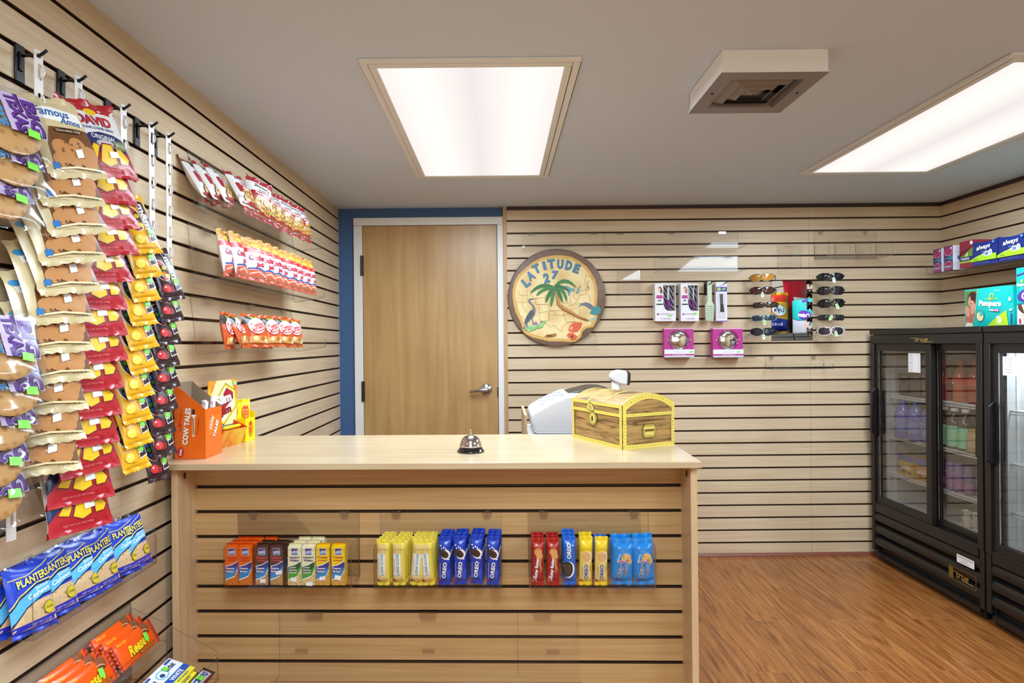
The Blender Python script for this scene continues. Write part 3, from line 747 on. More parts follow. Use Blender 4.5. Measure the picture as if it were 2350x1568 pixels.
def popcorn_bag():
    t = thing('popcorn_bag', '', 'popcorn bag', group='caramel popcorn bags on the middle shelf')
    w, h = 0.112, 0.158; rd = ink('#d42a2c'); blue = ink('#3b4d9a'); pc = spots('caramel_corn_print', '#d99a4c', '#8a4a1c', 90, 0.1, 0.42)
    ops = [Rc(-.056,.116,.056,.150, pc), P([(-.02,.132),(.03,.135),(.03,.124),(-.02,.121)], ink('#ecd23c')), P([(-.056,.098),(.056,.104),(.056,.118),(-.056,.114)], rd), T('The Original', .028, .110, .045, .006, WH, 3, 0.02),
           T('Cracker', .0, .082, .09, .022, blue, 4, 0.05, 0.15), T('Cracker', .0, .0825, .087, .0205, rd, 4, 0.035, 0.15), T('Jack', .012, .056, .056, .022, blue, 4, 0.05, 0.15), T('Jack', .012, .0565, .053, .0205, rd, 4, 0.035, 0.15),
           P([(-.05,.042),(.0,.046),(.054,.038),(.054,.033),(.0,.041),(-.05,.037)], blue), P([(-.05,.034),(.0,.039),(.054,.03),(.054,.014),(-.05,.014)], ink('#d9684e')), Ln([(-.04,.022),(.0,.032),(.045,.02)], .004, ink('#f0d9cf'))]
    pouch(t, w, h, 0.04, 0.013, foil('#e8e9f0'), ops, pc, ink('#cf5a48'), wob=0.004, seed=22, pinch=0.09, flat=0.6)
    return t
def snack_bag():
    t = thing('snack_bag', '', 'snack bag', group='orange pretzel snack bags on the lowest shelf')
    w, h = 0.118, 0.122; og = foil('#c8511c'); rd = ink('#c6202e')
    ops = [P([(-.059,.08),(.059,.08),(.059,.110),(-.059,.110)], ink('#33241c')), P([(-.03,.105),(.0,.112),(.035,.104),(.02,.098)], ink('#9cc34a')),
           E(0, .074, .050, .031, ink('#8e1a26'), 26, 12), E(0, .075, .048, .029, WH, 26, 12), T('Combos', 0, .076, .08, .031, rd, 14, 0.04, 0.15), Ln([(-.036,.052),(.0,.053),(.04,.066)], .004, rd),
           P([(-.05,.034),(.05,.04),(.05,.014),(-.05,.014)], ink('#dfa25e')), E(-.022,.028,.013,.009,ink('#efd9a8')), E(.018,.03,.015,.009,ink('#b86a2c')), E(.036,.022,.01,.007,ink('#efd9a8'))]
    pouch(t, w, h, 0.036, 0.010, og, ops, og, og, wob=0.004, seed=23, pinch=0.08, flat=0.6)
    return t
def on_shelf(i, out, y, dz=0.0):
    y0, z0, dep, rise = SHELF[i]
    return Vector((XL + out, y, z0 + 0.009 + rise * max(0, out - 0.025) / (dep - 0.025) + dz))
# pretzel bags: (distance along the shelf, out from the wall, facing, lean back, roll)
r = pretzel_bag()
PB = [(.012,0.070,99,-30,0,'leftmost of four leaning together'), (.048,0.088,98,-30,0,'second of four leaning together'), (.090,0.106,97,-30,0,'third of four leaning together'), (.165,0.140,82,-30,2,'rightmost of four leaning together, its face showing'),
      (.275,0.113,60,-10,12,'dropping back behind the four that lean together'), (.375,0.123,74,-16,3,'tall in the middle of the shelf'), (.475,0.126,80,-18,0,'right of the tall middle one'), (.560,0.118,72,-12,6,'low between the middle and right pairs'),
      (.665,0.128,72,-14,4,'left of the pair at the far end'), (.775,0.133,86,-12,-2,'farthest right beside the blue wall end')]
for k, (a, o_, rz, ln, rl, lab) in enumerate(PB):
    b = r if k == 0 else dup(r)
    b.location = on_shelf(0, o_, SHELF[0][0] + a); b.rotation_euler = (R(ln), R(rl), R(rz)); b['label'] = 'red topped pretzel bag, ' + lab
r = popcorn_bag()
PB = [(.06,0.111,97,-10,0,'leftmost, seen from its side'), (.115,0.126,95,-10,0,'second from the left, in shade'), (.225,0.131,72,-10,2,'third from the left, tallest in view'), (.315,0.138,80,-10,0,'fourth from the left'),
      (.40,0.141,84,-10,0,'fifth from the left'), (.475,0.136,84,-10,0,'sixth from the left'), (.56,0.141,80,-8,2,'seventh from the left'), (.645,0.141,86,-8,0,'eighth from the left'), (.735,0.141,82,-8,2,'second from the right end'), (.815,0.144,88,-8,0,'rightmost at the far end')]
for k, (a, o_, rz, ln, rl, lab) in enumerate(PB):
    b = r if k == 0 else dup(r)
    b.location = on_shelf(1, o_, SHELF[1][0] + a); b.rotation_euler = (R(ln), R(rl), R(rz)); b['label'] = 'caramel popcorn bag, ' + lab
r = snack_bag()
PB = [(.06,0.102,100,-8,0,'leftmost, showing its orange back seam'), (.12,0.127,101,-22,0,'second from the left, turned sideways'), (.215,0.134,74,-16,2,'third from the left, its logo in full view'), (.335,0.097,70,-8,4,'dark one set back behind the middle'),
      (.365,0.134,80,-14,0,'with the round logo in the middle'), (.49,0.132,74,-12,6,'left of the last one'), (.60,0.134,76,-12,6,'rightmost of the row')]
for k, (a, o_, rz, ln, rl, lab) in enumerate(PB):
    b = r if k == 0 else dup(r)
    b.location = on_shelf(2, o_, SHELF[2][0] + a); b.rotation_euler = (R(ln), R(rl), R(rz)); b['label'] = 'orange pretzel snack bag, ' + lab

# ------------------------------------------------------------------ nut bags in a tray, lower left
PT = (1.185, 0.742)
tray('clear acrylic tray on the lower left wall full of blue nut bags', 0.425, 0.115, 0.066, 0.072, 0.09, (XL, PT[0], PT[1]), R(90), (0.25, 0.75))
def nut_bag():
    t = thing('nut_bag', '', 'nut bag', group='blue cashew bags in the lower left tray')
    w, h = 0.098, 0.142; bl = foil('#1c3fc0'); nut = spots('cashew_window', '#dcb98c', '#9a6f45', 95, 0.06, 0.4); ye = ink('#e3d16a'); sky = ink('#58b4e4'); dk = ink('#101c3a')
    ops = [P([(-.049,.012),(.049,.012),(.049,.062),(.0,.06),(-.049,.035)], nut), P([(-.049,.010),(.049,.010),(.049,.026),(-.049,.022)], ink('#2a2fae')), T('NET WT 1.5 OZ', .012, .0175, .045, .004, ink('#b9bce8')),
           P([(-.049,.022),(-.02,.050),(.02,.066),(.049,.068),(.049,.094),(.01,.092),(-.03,.074),(-.049,.055)], dk), P([(-.049,.026),(-.02,.053),(.02,.069),(.049,.071),(.049,.091),(.01,.089),(-.03,.071),(-.049,.052)], sky),
           Ln([(-.049,.058),(-.03,.077),(.01,.095),(.049,.097)], .0025, ye), T('Salted', .02, .086, .03, .006, WH, 10, 0.01), T('Cashews', .012, .075, .052, .010, WH, 12, 0.02, 0.1),
           T('PLANTERS', .006, .1045, .076, .0165, dk, 9, 0.05, 0.1), T('PLANTERS', .0055, .105, .074, .0155, ye, 9, 0.03, 0.1), Ln([(-.045,.112),(-.01,.113),(.03,.126),(.046,.134)], .0018, ye),
           E(.030,.040,.013,.013,ink('#6b5a1c')), E(.030,.040,.012,.012,ink('#dcc93c')), T('LOW SODIUM', .030, .040, .017, .005, ink('#5a4a12'))]
    pouch(t, w, h, 0.02, 0.008, bl, ops, film, ink('#2440b8'), wob=0.002, seed=31, pinch=0.04)
    return t
r = nut_bag()
for k, (a, o_, rz, ln, rl, lab) in enumerate(((0.025,.055,80,-16,4,'nearest the viewer at the left end'), (0.10,.05,82,-17,2,'second from the left end'), (0.175,.052,80,-17,2,'third from the left end, half covered'), (0.235,.058,84,-15,0,'just right of the middle, logo in full view'),
        (0.325,.05,80,-16,5,'left of the pair at the far end'), (0.372,.056,84,-16,0,'rightmost at the far end of the tray'), (0.03,.026,78,-15,2,'behind the nearest one at the left end'), (0.135,.026,82,-12,0,'behind the second and third ones'), (0.215,.026,82,-9,0,'standing tall behind the middle one'), (0.31,.026,82,-12,0,'behind the far end pair'))):
    b = r if k == 0 else dup(r)
    b.location = (XL + o_, PT[0] + a, PT[1] + 0.003); b.rotation_euler = (R(ln), R(rl), R(rz)); b['label'] = 'blue cashew bag, ' + lab
    if k == 0:
        pass

# ------------------------------------------------------------------ tiered candy tray below it
t = thing('acrylic_tray', 'two step clear acrylic candy tray at the bottom left', 'display tray', (XL, 1.20, 0.535), (0, 0, R(90)), 'clear acrylic trays')
L = 0.405; th = 0.003
sheet(t, 'back_panel', (0, -th, -0.10), (L, 0, 0.10), 1)
sheet(t, 'upper_step', (0, -0.095, -th), (L, -th, 0), 2)
sheet(t, 'upper_lip', (0, -0.098, -0.10), (L, -0.095, 0.03), 1)
sheet(t, 'lower_step', (0, -0.23, -0.105), (L, -th, -0.102), 2)
sheet(t, 'lower_lip', (0, -0.233, -0.105), (L, -0.23, -0.045), 1)
for x in (0, L - th):
    M_ = [(x, -th, -0.102), (x, -th, 0.088), (x, -0.095, 0.045), (x, -0.12, 0.03), (x, -0.23, -0.03), (x, -0.23, -0.102)]
    MB().prism(M_, (th, 0, 0), acry, em=acry_e).build('end_panel', t)
def cup_pack():
    t = thing('peanut_butter_cup_pack', '', 'candy pack', group='orange peanut butter cup packs')
    w, h = 0.142, 0.066; og = foil('#f0560e'); ye = ink('#f3d21c'); br = ink('#5d2f1c')
    ops = [P([(.034,.066),(.062,.066),(.06,.040),(.028,.048)], ink('#8a4a2c')), E(.04,.046,.014,.006,ink('#d8a878'),14,-18), E(.04,.044,.014,.005,ink('#6b341c'),14,-18),
           T("Reese's", .0, .030, .085, .030, br, 3, 0.06, 0.3), T("Reese's", -.001, .031, .082, .028, ye, 3, 0.035, 0.3), Rc(-.012,.008,.052,.0135,br), T('PEANUT BUTTER CUPS', .02, .0108, .056, .0036, ye), T('KING SIZE', -.048, .058, .03, .005, ye, 0)]
    fr = pouch(t, w, h, 0.016, 0.0, og, ops, seed=41, pinch=0.0, flat=0.25, nx=16, nz=8)
    for nm, s in (('left_crimp', -1), ('right_crimp', 1)):
        mb = MB(); n = 12
        a = [Vector((s*w/2, 0, h*i/n)) for i in range(n+1)]; b = [Vector((s*(w/2 + 0.010 + (0.0012 if i % 2 else 0)), (0.0015 if i % 2 else -0.0015), h*i/n)) for i in range(n+1)]
        for i in range(n): mb.face([a[i], b[i], b[i+1], a[i+1]] if s > 0 else [b[i], a[i], a[i+1], b[i+1]], ink('#b5321c'))
        mb.build(nm, t)
    sticker(t, [(.018,.026),(.034,.024),(.037,.044),(.021,.046)], lime, fr, 'bright green price sticker')
    return t
r = cup_pack(); TY, TZ = 1.20, 0.535
for k, (a, o_, dz, lab) in enumerate(((0.322,.080,0.0,'front pack of the three at the far end'), (0.312,.062,0.012,'middle pack of the three at the far end'), (0.302,.044,0.024,'rear pack of the three at the far end'),
                           (0.150,.080,0.0,'front pack of the three nearer the viewer'), (0.140,.062,0.010,'middle pack of the three nearer the viewer'), (0.130,.044,0.020,'rear pack of the three nearer the viewer'))):
    b = r if k == 0 else dup(r)
    b.location = (XL + o_, TY + a, TZ + 0.002 + dz); b.rotation_euler = (R(-28), 0, R(90)); b['label'] = 'orange peanut butter cup pack, ' + lab
def gum_pack():
    t = thing('gum_pack', '', 'gum pack', group='white and blue gum packs')
    w, d, h = 0.135, 0.072, 0.013; wt = ink('#eef1f6'); bl = ink('#1f57b4'); ye = ink('#efe03a')
    mb = MB().box((-w/2, 0, 0), (w/2, d, h), wt, fm={2: ye})
    top = lambda x, z, o: Vector((x, z, h + o)); side = lambda x, z, o: Vector((x, -o, z))
    lay(mb, [Rc(-w/2, 0, w/2, .014, ye), Rc(-w/2, .014, w/2, .032, bl), T('WHITE', .018, .023, .05, .011, WH, 0, 0.03), T('WHITE', -.044, .023, .03, .010, WH, 0, 0.03), T('WITH 50% MORE', .02, .007, .05, .005, ink('#2b4c8c')),
             E(.0,.05,.021,.014,ink('#8fc6e8')), E(.0,.05,.017,.010,wt), E(-.004,.048,.008,.006,ink('#274a78')), T('Orbit', .034, .052, .04, .015, ink('#1f3f7a'), 0, 0.02, 0.2), Rc(.036,.063,.062,.069,ink('#2c4f9e')), Rc(-.054,.063,-.028,.069,ink('#2c4f9e')), T('Orbit', -.046, .05, .03, .013, ink('#1f3f7a'), 0, 0.02, 0.2)], top)
    lay(mb, [Rc(-w/2, .003, w/2, .006, ink('#d8d048'))], side)
    mb.build('box', t, bevel=0.0006)
    lb = MB(); lay(lb, [P([(.012,.050),(.027,.048),(.03,.062),(.015,.064)], lime)], lambda x, z, o: Vector((x, z, h + 0.0026))); lb.build('price_sticker', t)['label'] = 'bright green price sticker'
    return t
r = gum_pack()
for k, (a, zz, dx, lab) in enumerate(((.30, 0.0205, 0, 'top pack of the far stack'), (.302, 0.006, .004, 'middle pack of the far stack'), (.298, -0.0085, .002, 'bottom pack of the far stack'), (.145, 0.0205, .002, 'top pack of the nearer stack'), (.147, 0.006, .004, 'bottom pack of the nearer stack'))):
    b = r if k == 0 else dup(r)
    b.location = (XL + 0.185 + dx, TY + a, TZ - 0.085 + zz); b.rotation_euler = (R(20), 0, R(90)); b['label'] = 'white and blue gum pack, ' + lab
def choc_bar():
    t = thing('chocolate_bar', '', 'chocolate bar', group='dark wrapped chocolate bars in the lowest step')
    w, h = 0.125, 0.036; br = foil('#38211e'); ub = ink('#2c3c9c')
    ops = [P([(-.055,.006),(.055,.006),(.058,.030),(-.052,.030)], ink('#e6e2ee')), P([(-.053,.0075),(.053,.0075),(.056,.0285),(-.05,.0285)], ink('#cfd2ea')), T('SNICKERS', .0, .018, .098, .016, ub, 0, 0.05, 0.15), Ln([(-.055,.004),(.055,.004)], .002, ink('#b3242c'))]
    fr = pouch(t, w, h, 0.022, 0.0, br, ops, seed=51, pinch=0.0, flat=0.3, nx=14, nz=8)
    for nm, s in (('left_crimp', -1), ('right_crimp', 1)):
        mb = MB()
        mb.face([(s*w/2, 0, 0.002), (s*(w/2+.011), 0.001, 0.0), (s*(w/2+.011), -0.001, h), (s*w/2, 0, h-.002)], br); mb.build(nm, t)
    sticker(t, [(.002,.008),(.022,.008),(.022,.027),(.002,.027)], lime, fr, 'bright green price sticker')
    return t
r = choc_bar()
for k, (o_, a, lab) in enumerate(((.205, .335, 'left one of the pair in the lowest candy step'), (.252 - .025, .34, 'right one of the pair in the lowest candy step'))):
    b = r if k == 0 else dup(r)
    b.location = (XL + (.185, .222)[k], TY + a, TZ - 0.102 + 0.012); b.rotation_euler = (R(-70), 0, R(90)); b['label'] = 'dark wrapped chocolate bar, ' + lab
# ------------------------------------------------------------------ sales counter (its own frame: x along the front, y towards the cashier)
CT = 0.976
CM = Matrix.Translation((-0.21, 1.719, 0)) @ Matrix.Rotation(R(-1.4), 4, 'Z')
CRZ = R(-1.4)
cl_ = lambda x, y, z: CM @ Vector((x, y, z))
wt = MB().box((-0.777, 0, CT - 0.0185), (0.773, 0.535, CT), maple_top).build('worktop', bevel=0.0015)
wt.matrix_world = CM
tag(wt, 'long pale maple worktop of the sales counter', 'worktop')
ctr = thing('sales_counter', 'maple sales counter with slatted front panel', 'counter', CM.translation, (0, 0, CRZ))
side_m = wood('maple_side_laminate', '#cfae84', '#dfc29b', (50, 50, 1.6))
for nm, x in (('left', -0.752), ('right', 0.748)):
    MB().box((x, 0.024, 0), (x + 0.019, 0.50, CT - 0.019), side_m).build('side_panel', ctr, bevel=0.0008)
mb = MB(); zg = 0.8825; edges = [CT - 0.0195]; z = zg
while z > 0.03: edges += [z + 0.005, z - 0.005]; z -= PITCH
edges.append(0.0)
cf = wood('maple_counter_front', '#c09663', '#d2ae7e', (1.5, 50, 60))
for i in range(0, len(edges), 2):
    zt, zb = edges[i], edges[i+1]
    mb.box((-0.733, 0.121, zb), (0.748, 0.139, zt), cf, fm={0: groove_m, 1: groove_m})
mb.box((-0.733, 0.134, 0), (0.748, 0.1395, CT - 0.0195), groove_m)
mb.build('slat_front', ctr)
MB().box((-0.733, 0.47, 0.0), (0.748, 0.48, 0.08), side_m).build('kick_rail', ctr)
for x, zz in ((-0.7325, 0.93), (0.7475, 0.93)):
    MB().lathe([(0, 0), (0.0065, 0), (0.0065, 0.0012), (0, 0.0014)], mat('#3c2a1d', 0.5), 16, Matrix.Translation((x, 0.062, zz)) @ Matrix.Rotation(R(90 if x < 0 else -90), 4, 'Y') @ Matrix.Diagonal((1.5, 1, 1, 1))).build('screw_cap', ctr)

# ------------------------------------------------------------------ packs in the trays
def cracker_pack(kind):
    c = {'orange': ('#e0641c', '#c8331e', 'Toast', 'Chee', '#c9701c'), 'brown': ('#5a3a30', '#d2404a', 'Nekot', 'Cookies', '#b98a58'),
         'cream': ('#eae2bf', '#2a2f6e', "Captain's", 'Wafers', '#d8bd7c'), 'yellow': ('#eec81e', '#c62a2a', 'Toasty', 'Crackers', '#cf9a4c')}[kind]
    what = {'orange': 'orange', 'brown': 'dark brown', 'cream': 'cream and green', 'yellow': 'yellow and blue'}[kind]
    t = thing('cracker_pack', '', 'cracker pack', group='%s cracker packs in the left tray' % what)
    w, d, h = 0.0385, 0.028, 0.118
    base = foil(c[0]); band = ink('#27348c') if kind != 'cream' else ink('#1f5a32'); band2 = ink('#2f86c4') if kind != 'cream' else ink('#4a9a3c')
    lg = ink('#4a3a8c'); food = spots('cracker_' + kind, c[4], '#8c5524', 130, 0.08, 0.4)
    mb = MB().box((-w/2, 0, 0.004), (w/2, d, h - 0.004), base)
    hw = w / 2 - 0.0008
    ops = [P([(-hw,.005),(hw,.005),(hw,.048),(0,.030),(-hw,.018)], food), P([(-hw,.060),(0,.064),(hw,.075),(hw,.048),(.008,.028),(-hw,.018)], WH), P([(-hw,.058),(0,.062),(hw,.073),(hw,.051),(.008,.031),(-hw,.021)], band), P([(hw,.059),(0,.041),(-hw,.038),(-hw,.021),(.008,.031),(hw,.051)], band2),
           Rc(-.0095,.0915,.0105,.1115, WH), Rc(-.0088,.0922,.0098,.1108, lg), P([(-.0088,.0975),(.0098,.103),(.0098,.0945),(-.0088,.094)], ink('#7a9ad8')), T('LANCE', .0005,.1015,.017,.006, WH, 8, 0.03),
           T(c[2], -.0, .0845, .031, .0075, ink(c[1]), 0, 0.03), T(c[3], .0, .0765, .027, .0065 if kind != 'yellow' else .004, ink(c[1]), 0, 0.03)]
    if kind == 'cream': ops += [T('Cream', -.006, .0565, .021, .0055, WH, 0, 0.02), T('Cheese', -.005, .049, .023, .0055, WH, 0, 0.02), T('Chives', -.005, .0415, .022, .0055, WH, 0, 0.02)]
    else: ops += [T('Peanut', -.004, .0535, .024, .0065, WH, 0, 0.02), T('Butter', -.004, .045, .022, .0065, WH, 0, 0.02)]
    lay(mb, ops, lambda x, z, o: Vector((x, -o, z)))
    mb.build('wrapper', t)
    e = MB()
    for zz, dz in ((h - 0.004, 1), (0.004, -1)):
        nm = 'top_crimp' if dz > 0 else 'bottom_crimp'; e = MB()
        for k in range(8):
            a0, a1 = k / 8, (k + 1) / 8
            f = lambda a: [Vector((-w/2 + w*a, 0.0, zz)), Vector((-w/2 + w*a, d*.5 + .002*math.sin(9*a), zz + dz*(.005 if dz > 0 else .0035))), Vector((-w/2 + w*a, d, zz))]
            A, B = f(a0), f(a1)
            e.face([A[0], B[0], B[1], A[1]], base); e.face([A[1], B[1], B[2], A[2]], base)
        if dz > 0:
            for k in range(8):
                x0, x1 = -w/2 + w*k/8, -w/2 + w*(k+1)/8
                e.face([(x0, d*.5, zz + .004), (x1, d*.5, zz + .004), (x1, d*.2, zz + .0105 + (.001 if k % 2 else 0)), (x0, d*.2, zz + .0105 + (0 if k % 2 else .001))], base)
        e.build(nm, t)
    return t
def tag_on(t, pts, y=-0.0035):
    mb = MB(); lay(mb, [P(pts, paper)], lambda x, z, o: Vector((x, y, z))); mb.build('price_sticker', t)['label'] = 'white price sticker'
TRW = [dict(l=542, r=823, fl=504, y=1176), dict(l=870, r=1149, fl=855, y=1174), dict(l=1209.5, r=1486, fl=1213, y=1172.5)]
tl_ = ['clear acrylic tray on the counter front holding cracker packs, leftmost of three', 'clear acrylic tray on the counter front, middle one of three', 'clear acrylic tray on the counter front, rightmost of three']
TP = []
for i, q in enumerate(TRW):
    a = atY(q['l'], q['y'], 1.848 - 0.024 * i / 2); b = atY(q['r'], q['y'], 1.846 - 0.024 * i / 2)
    x0 = a.x + 0.21; L = b.x - a.x
    TP.append((x0, L))
    tray(tl_[i], L, 0.194, 0.094, 0.112, 0.118, cl_(x0, 0.121, 0.612), CRZ, (0.13, 0.88))
def put(root, first, i, lx, ly, dz=0.0, rz=0, rx=0, ry=0, zf=0.613):
    o = root if first else dup(root)
    x0, L = TP[i]
    o.location = cl_(x0 + lx, 0.121 - 0.094 + ly, zf + dz); o.rotation_euler = (R(rx), R(ry), CRZ + R(rz)); return o
cols = [('orange', .0215), ('orange', .0615), ('brown', .110), ('brown', .153), ('cream', .206), ('cream', .2465), ('yellow', .2885), ('yellow', .334)]
rows = {0: 3, 1: 3, 2: 2, 3: 2, 4: 3, 5: 3, 6: 1, 7: 1}
kinds = {}; TAGS = []
rowname = ('front row', 'middle row', 'back row')
side = {0: 'at the left end', 1: 'second from the left', 2: 'third from the left', 3: 'fourth from the left', 4: 'left of the cream pair', 5: 'right of the cream pair', 6: 'left of the yellow pair', 7: 'at the right end'}
cname = {'orange': 'orange', 'brown': 'dark brown', 'cream': 'cream and green', 'yellow': 'yellow and blue'}
for c, (kind, lx) in enumerate(cols):
    for r_ in range(rows[c]):
        first = kind not in kinds
        if first: kinds[kind] = cracker_pack(kind)
        o = put(kinds[kind], first, 0, lx + (0.004 * r_), 0.004 + r_ * 0.029, 0, rz=(-2 if c == 3 else 0))
        o['label'] = '%s cracker pack, %s, %s' % (cname[kind], side[c], rowname[r_])
        if r_ == 0 and c in (2, 3, 4, 5, 6, 7):
            TAGS.append((o, c))
o = put(kinds['orange'], False, 0, .112, 0.062); o['label'] = 'orange cracker pack in the back row behind the dark brown packs'
TAGP = {2: [(-.004,.012),(.012,.012),(.012,.023),(-.004,.023)], 3: [(.0,.034),(.018,.039),(.016,.049),(-.002,.044)], 4: [(-.011,.017),(.006,.014),(.007,.025),(-.010,.028)], 5: [(-.006,.004),(.012,.003),(.013,.014),(-.005,.015)], 6: [(-.008,.018),(.009,.021),(.008,.032),(-.009,.029)], 7: [(-.011,.022),(.008,.019),(.008,.032),(-.009,.035)]}
for o, c in TAGS: tag_on(o, TAGP[c])

def sleeve(name, cat, group, w, h, t_, col, ops, seal=0.011, seed=1, top=None, wob=0.0012, flat=0.25):
    t = thing(name, '', cat, group=group)
    pouch(t, w, h, t_, seal, foil(col), ops, top or foil(col), foil(col), wob=wob, seed=seed, pinch=0.02, flat=flat, nx=10, nz=14)
    return t
def shortbread():
    w, h = .0375, .135; ye = ink('#e3d25a'); st = ink('#d2b04e'); te = ink('#2f8a80'); red = ink('#a3222c'); hw = .0165
    ops = [P([(-hw,.012),(.010,.012),(.010,.121),(-hw,.121)], ink('#e5cf9a'))]
    for k in range(5): ops.append(Rc(-hw + .0055*k, .095, -hw + .0055*k + .0028, .121, st))
    ops += [P([(-.0155,.033),(.0065,.033),(.0065,.096),(-.0155,.096)], ink('#ece8e4')), Rc(.010,.012,.014,.121,ye), T('LORNA DOONE', -.0015, .0645, .062, .0085, te, 90, 0.02), T('SHORTBREAD COOKIES', -.0115, .06, .046, .0022, ink('#9a8fa0'), 90),
            P([(-hw,.012),(-.005,.012),(-hw,.024)], red), E(.004,.019,.006,.005,ink('#d6a24a'))]
    return sleeve('shortbread_sleeve', 'cookie sleeve', 'yellow shortbread sleeves', w, h, .024, '#e6d04a', ops, .012, 61)
def sandwich(gold=False, dark=False):
    w, h = .0365, .142; hw = .0165; red = ink('#c8323a')
    if not gold and not dark:
        bl = '#173bb0'; ops = [P([(-hw,.012),(hw,.012),(hw,.05),(-hw,.03)], ink('#2350c4')), T('6', -.012,.117,.004,.007,WH,90,0.03)]
        for k, (x, z) in enumerate(((-.008,.108),(-.002,.112),(.004,.109),(.009,.104),(.011,.086),(.012,.078))): ops.append(E(x, z, .0018, .003, WH, 8, 20 * k))
        ops += [E(.004,.092,.0145,.0135,WH,20,-35), E(.001,.0935,.0155,.0105,ink('#eceaf0'),20,-35), E(-.0015,.0945,.0155,.0100,ink('#2b1d17'),24,-35), E(-.0015,.0945,.0120,.0072,ink('#46322a'),20,-35), E(-.0015,.0945,.0090,.0052,ink('#33231c'),20,-35),
                T('OREO', .001, .047, .048, .0125, ink('#0c1c60'), 84, 0.05), T('OREO', .0005, .0475, .047, .0115, WH, 84, 0.035), Rc(-.0125,.022,-.0115,.068,ink('#cfd6f2')), P([(-.0165,.012),(-.003,.012),(-.0165,.022)], red)]
        nm, gr, c = 'sandwich_cookie_sleeve', 'blue sandwich cookie sleeves in the middle tray', bl
    elif dark:
        ops = [T('OREO', -.001, .101, .045, .0135, ink('#0a1a50'), 90, 0.05), T('OREO', -.0015, .1015, .044, .0125, WH, 90, 0.035), T('6', .010,.117,.004,.006,WH,0,0.03),
               E(-.003,.048,.017,.024,ink('#e9e9ee'),24,-6), E(-.0065,.049,.0155,.0225,ink('#2a2320'),24,-6), E(-.0065,.049,.0115,.0165,ink('#453b35'),20,-6), P([(-.0165,.012),(-.006,.012),(-.0165,.024)], red)]
        nm, gr, c = 'sandwich_cookie_sleeve', 'bright blue sandwich cookie sleeves in the right tray', '#1d63c8'
    else:
        ops = [P([(-hw,.012),(hw,.012),(hw,.1),(-hw,.1)], ink('#e6c96a')), E(.004,.086,.0135,.016,ink('#efe6d2'),22,15), E(.0015,.086,.0125,.0145,spots('golden_cookie','#dba96a','#b5773c',240,0.05,0.35),22,15),
               T('OREO', .0005, .043, .046, .0135, WH, 90, 0.09), T('OREO', .0005, .043, .044, .0115, ink('#46327c'), 90, 0.045), T('GOLDEN', -.0105, .043, .03, .003, ink('#7a6a9a'), 90), P([(-.0165,.012),(-.004,.012),(-.0165,.022)], red), Rc(.0125,.045,.0138,.062,ink('#6a5a2a'))]
        nm, gr, c = 'golden_cookie_sleeve', 'yellow golden cookie sleeves', '#e9c926'
    return sleeve(nm, 'cookie sleeve', gr, w, h, .024, c, ops, .012, 63 + gold + 2 * dark)
def peanut_sleeve():
    w, h = .0365, .138; hw = .0165; pn = ink('#d69a56'); pd = ink('#b06a30')
    ops = [T('4', -.008,.117,.003,.006,ink('#f0a01c'),0,0.04), T('BIG', .006,.117,.008,.004,ink('#e8867c'),90), E(.001,.1,.0115,.011,pn,20), E(.005,.088,.010,.010,pn,20), E(.003,.094,.009,.010,pn), Ln([(.008,.08),(.006,.064),(.010,.05),(.006,.043)], .006, pd), Ln([(.008,.078),(.007,.064),(.010,.052)], .0025, pn),
           T('Nutter Butter', -.0035, .052, .064, .0105, ink('#2d3a8c'), 84, 0.07), T('Nutter Butter', -.004, .0525, .062, .0095, WH, 84, 0.035), P([(-.0155,.014),(-.001,.014),(-.0135,.033)], ink('#f2d6d2')), P([(-.0142,.0153),(-.0035,.0153),(-.0128,.029)], ink('#b8302c'))]
    return sleeve('peanut_butter_cookie_sleeve', 'cookie sleeve', 'red peanut butter cookie sleeves', w, h, .024, '#a51f1c', ops, .013, 71)
def chip_sleeve():
    w, h = .060, .132; ck = spots('chip_cookie', '#d8ab68', '#4a2a18', 150, 0.1, 0.3)
    ops = [T('ORIGINAL', -.013,.083,.026,.0045,ink('#d6ecfa'),70), E(.008,.083,.0145,.0125,ck,22), E(.020,.072,.006,.007,ck), P([(-.0165,.068),(.006,.072),(.0065,.0765),(-.0165,.074)], WH), P([(-.015,.069),(.004,.0725),(.0045,.0755),(-.015,.073)], ink('#d2323c')), E(.0105,.075,.003,.003,ink('#d2323c')),
           T('Chips', -.0075, .046, .044, .0145, ink('#1c2c84'), 82, 0.09), T('Chips', -.0075, .046, .043, .0135, WH, 82, 0.06), T('Chips', -.0075, .046, .041, .0118, ink('#1c2458'), 82, 0.02),
           T('Ahoy!', .0085, .053, .044, .0145, ink('#1c2c84'), 82, 0.09), T('Ahoy!', .0085, .053, .043, .0135, WH, 82, 0.06), T('Ahoy!', .0085, .053, .041, .0118, ink('#1c2458'), 82, 0.02), P([(-.022,.012),(-.010,.012),(-.022,.022)], ink('#c8323a'))]
    return sleeve('chip_cookie_sleeve', 'cookie sleeve', 'light blue chip cookie sleeves', w, h, .034, '#1f86d8', ops, .013, 73, wob=0.003, flat=0.35)
r4 = ('front row', 'second row', 'third row', 'back row')
s1 = shortbread(); first = True
for c, (lx, ry) in enumerate(((.021, 0), (.068, 1), (.117, -5), (.153, 4))):
    for k in range(4):
        o = put(s1, first, 1, lx + .004 + (.003 * k if c < 3 else 0), .0125 + k * .0222, 0.0, 0, 0, -ry if k == 0 else 0); first = False
        o['label'] = 'yellow shortbread sleeve, %s from the left, %s' % (NTH[c], r4[k])
s2 = sandwich(); first = True
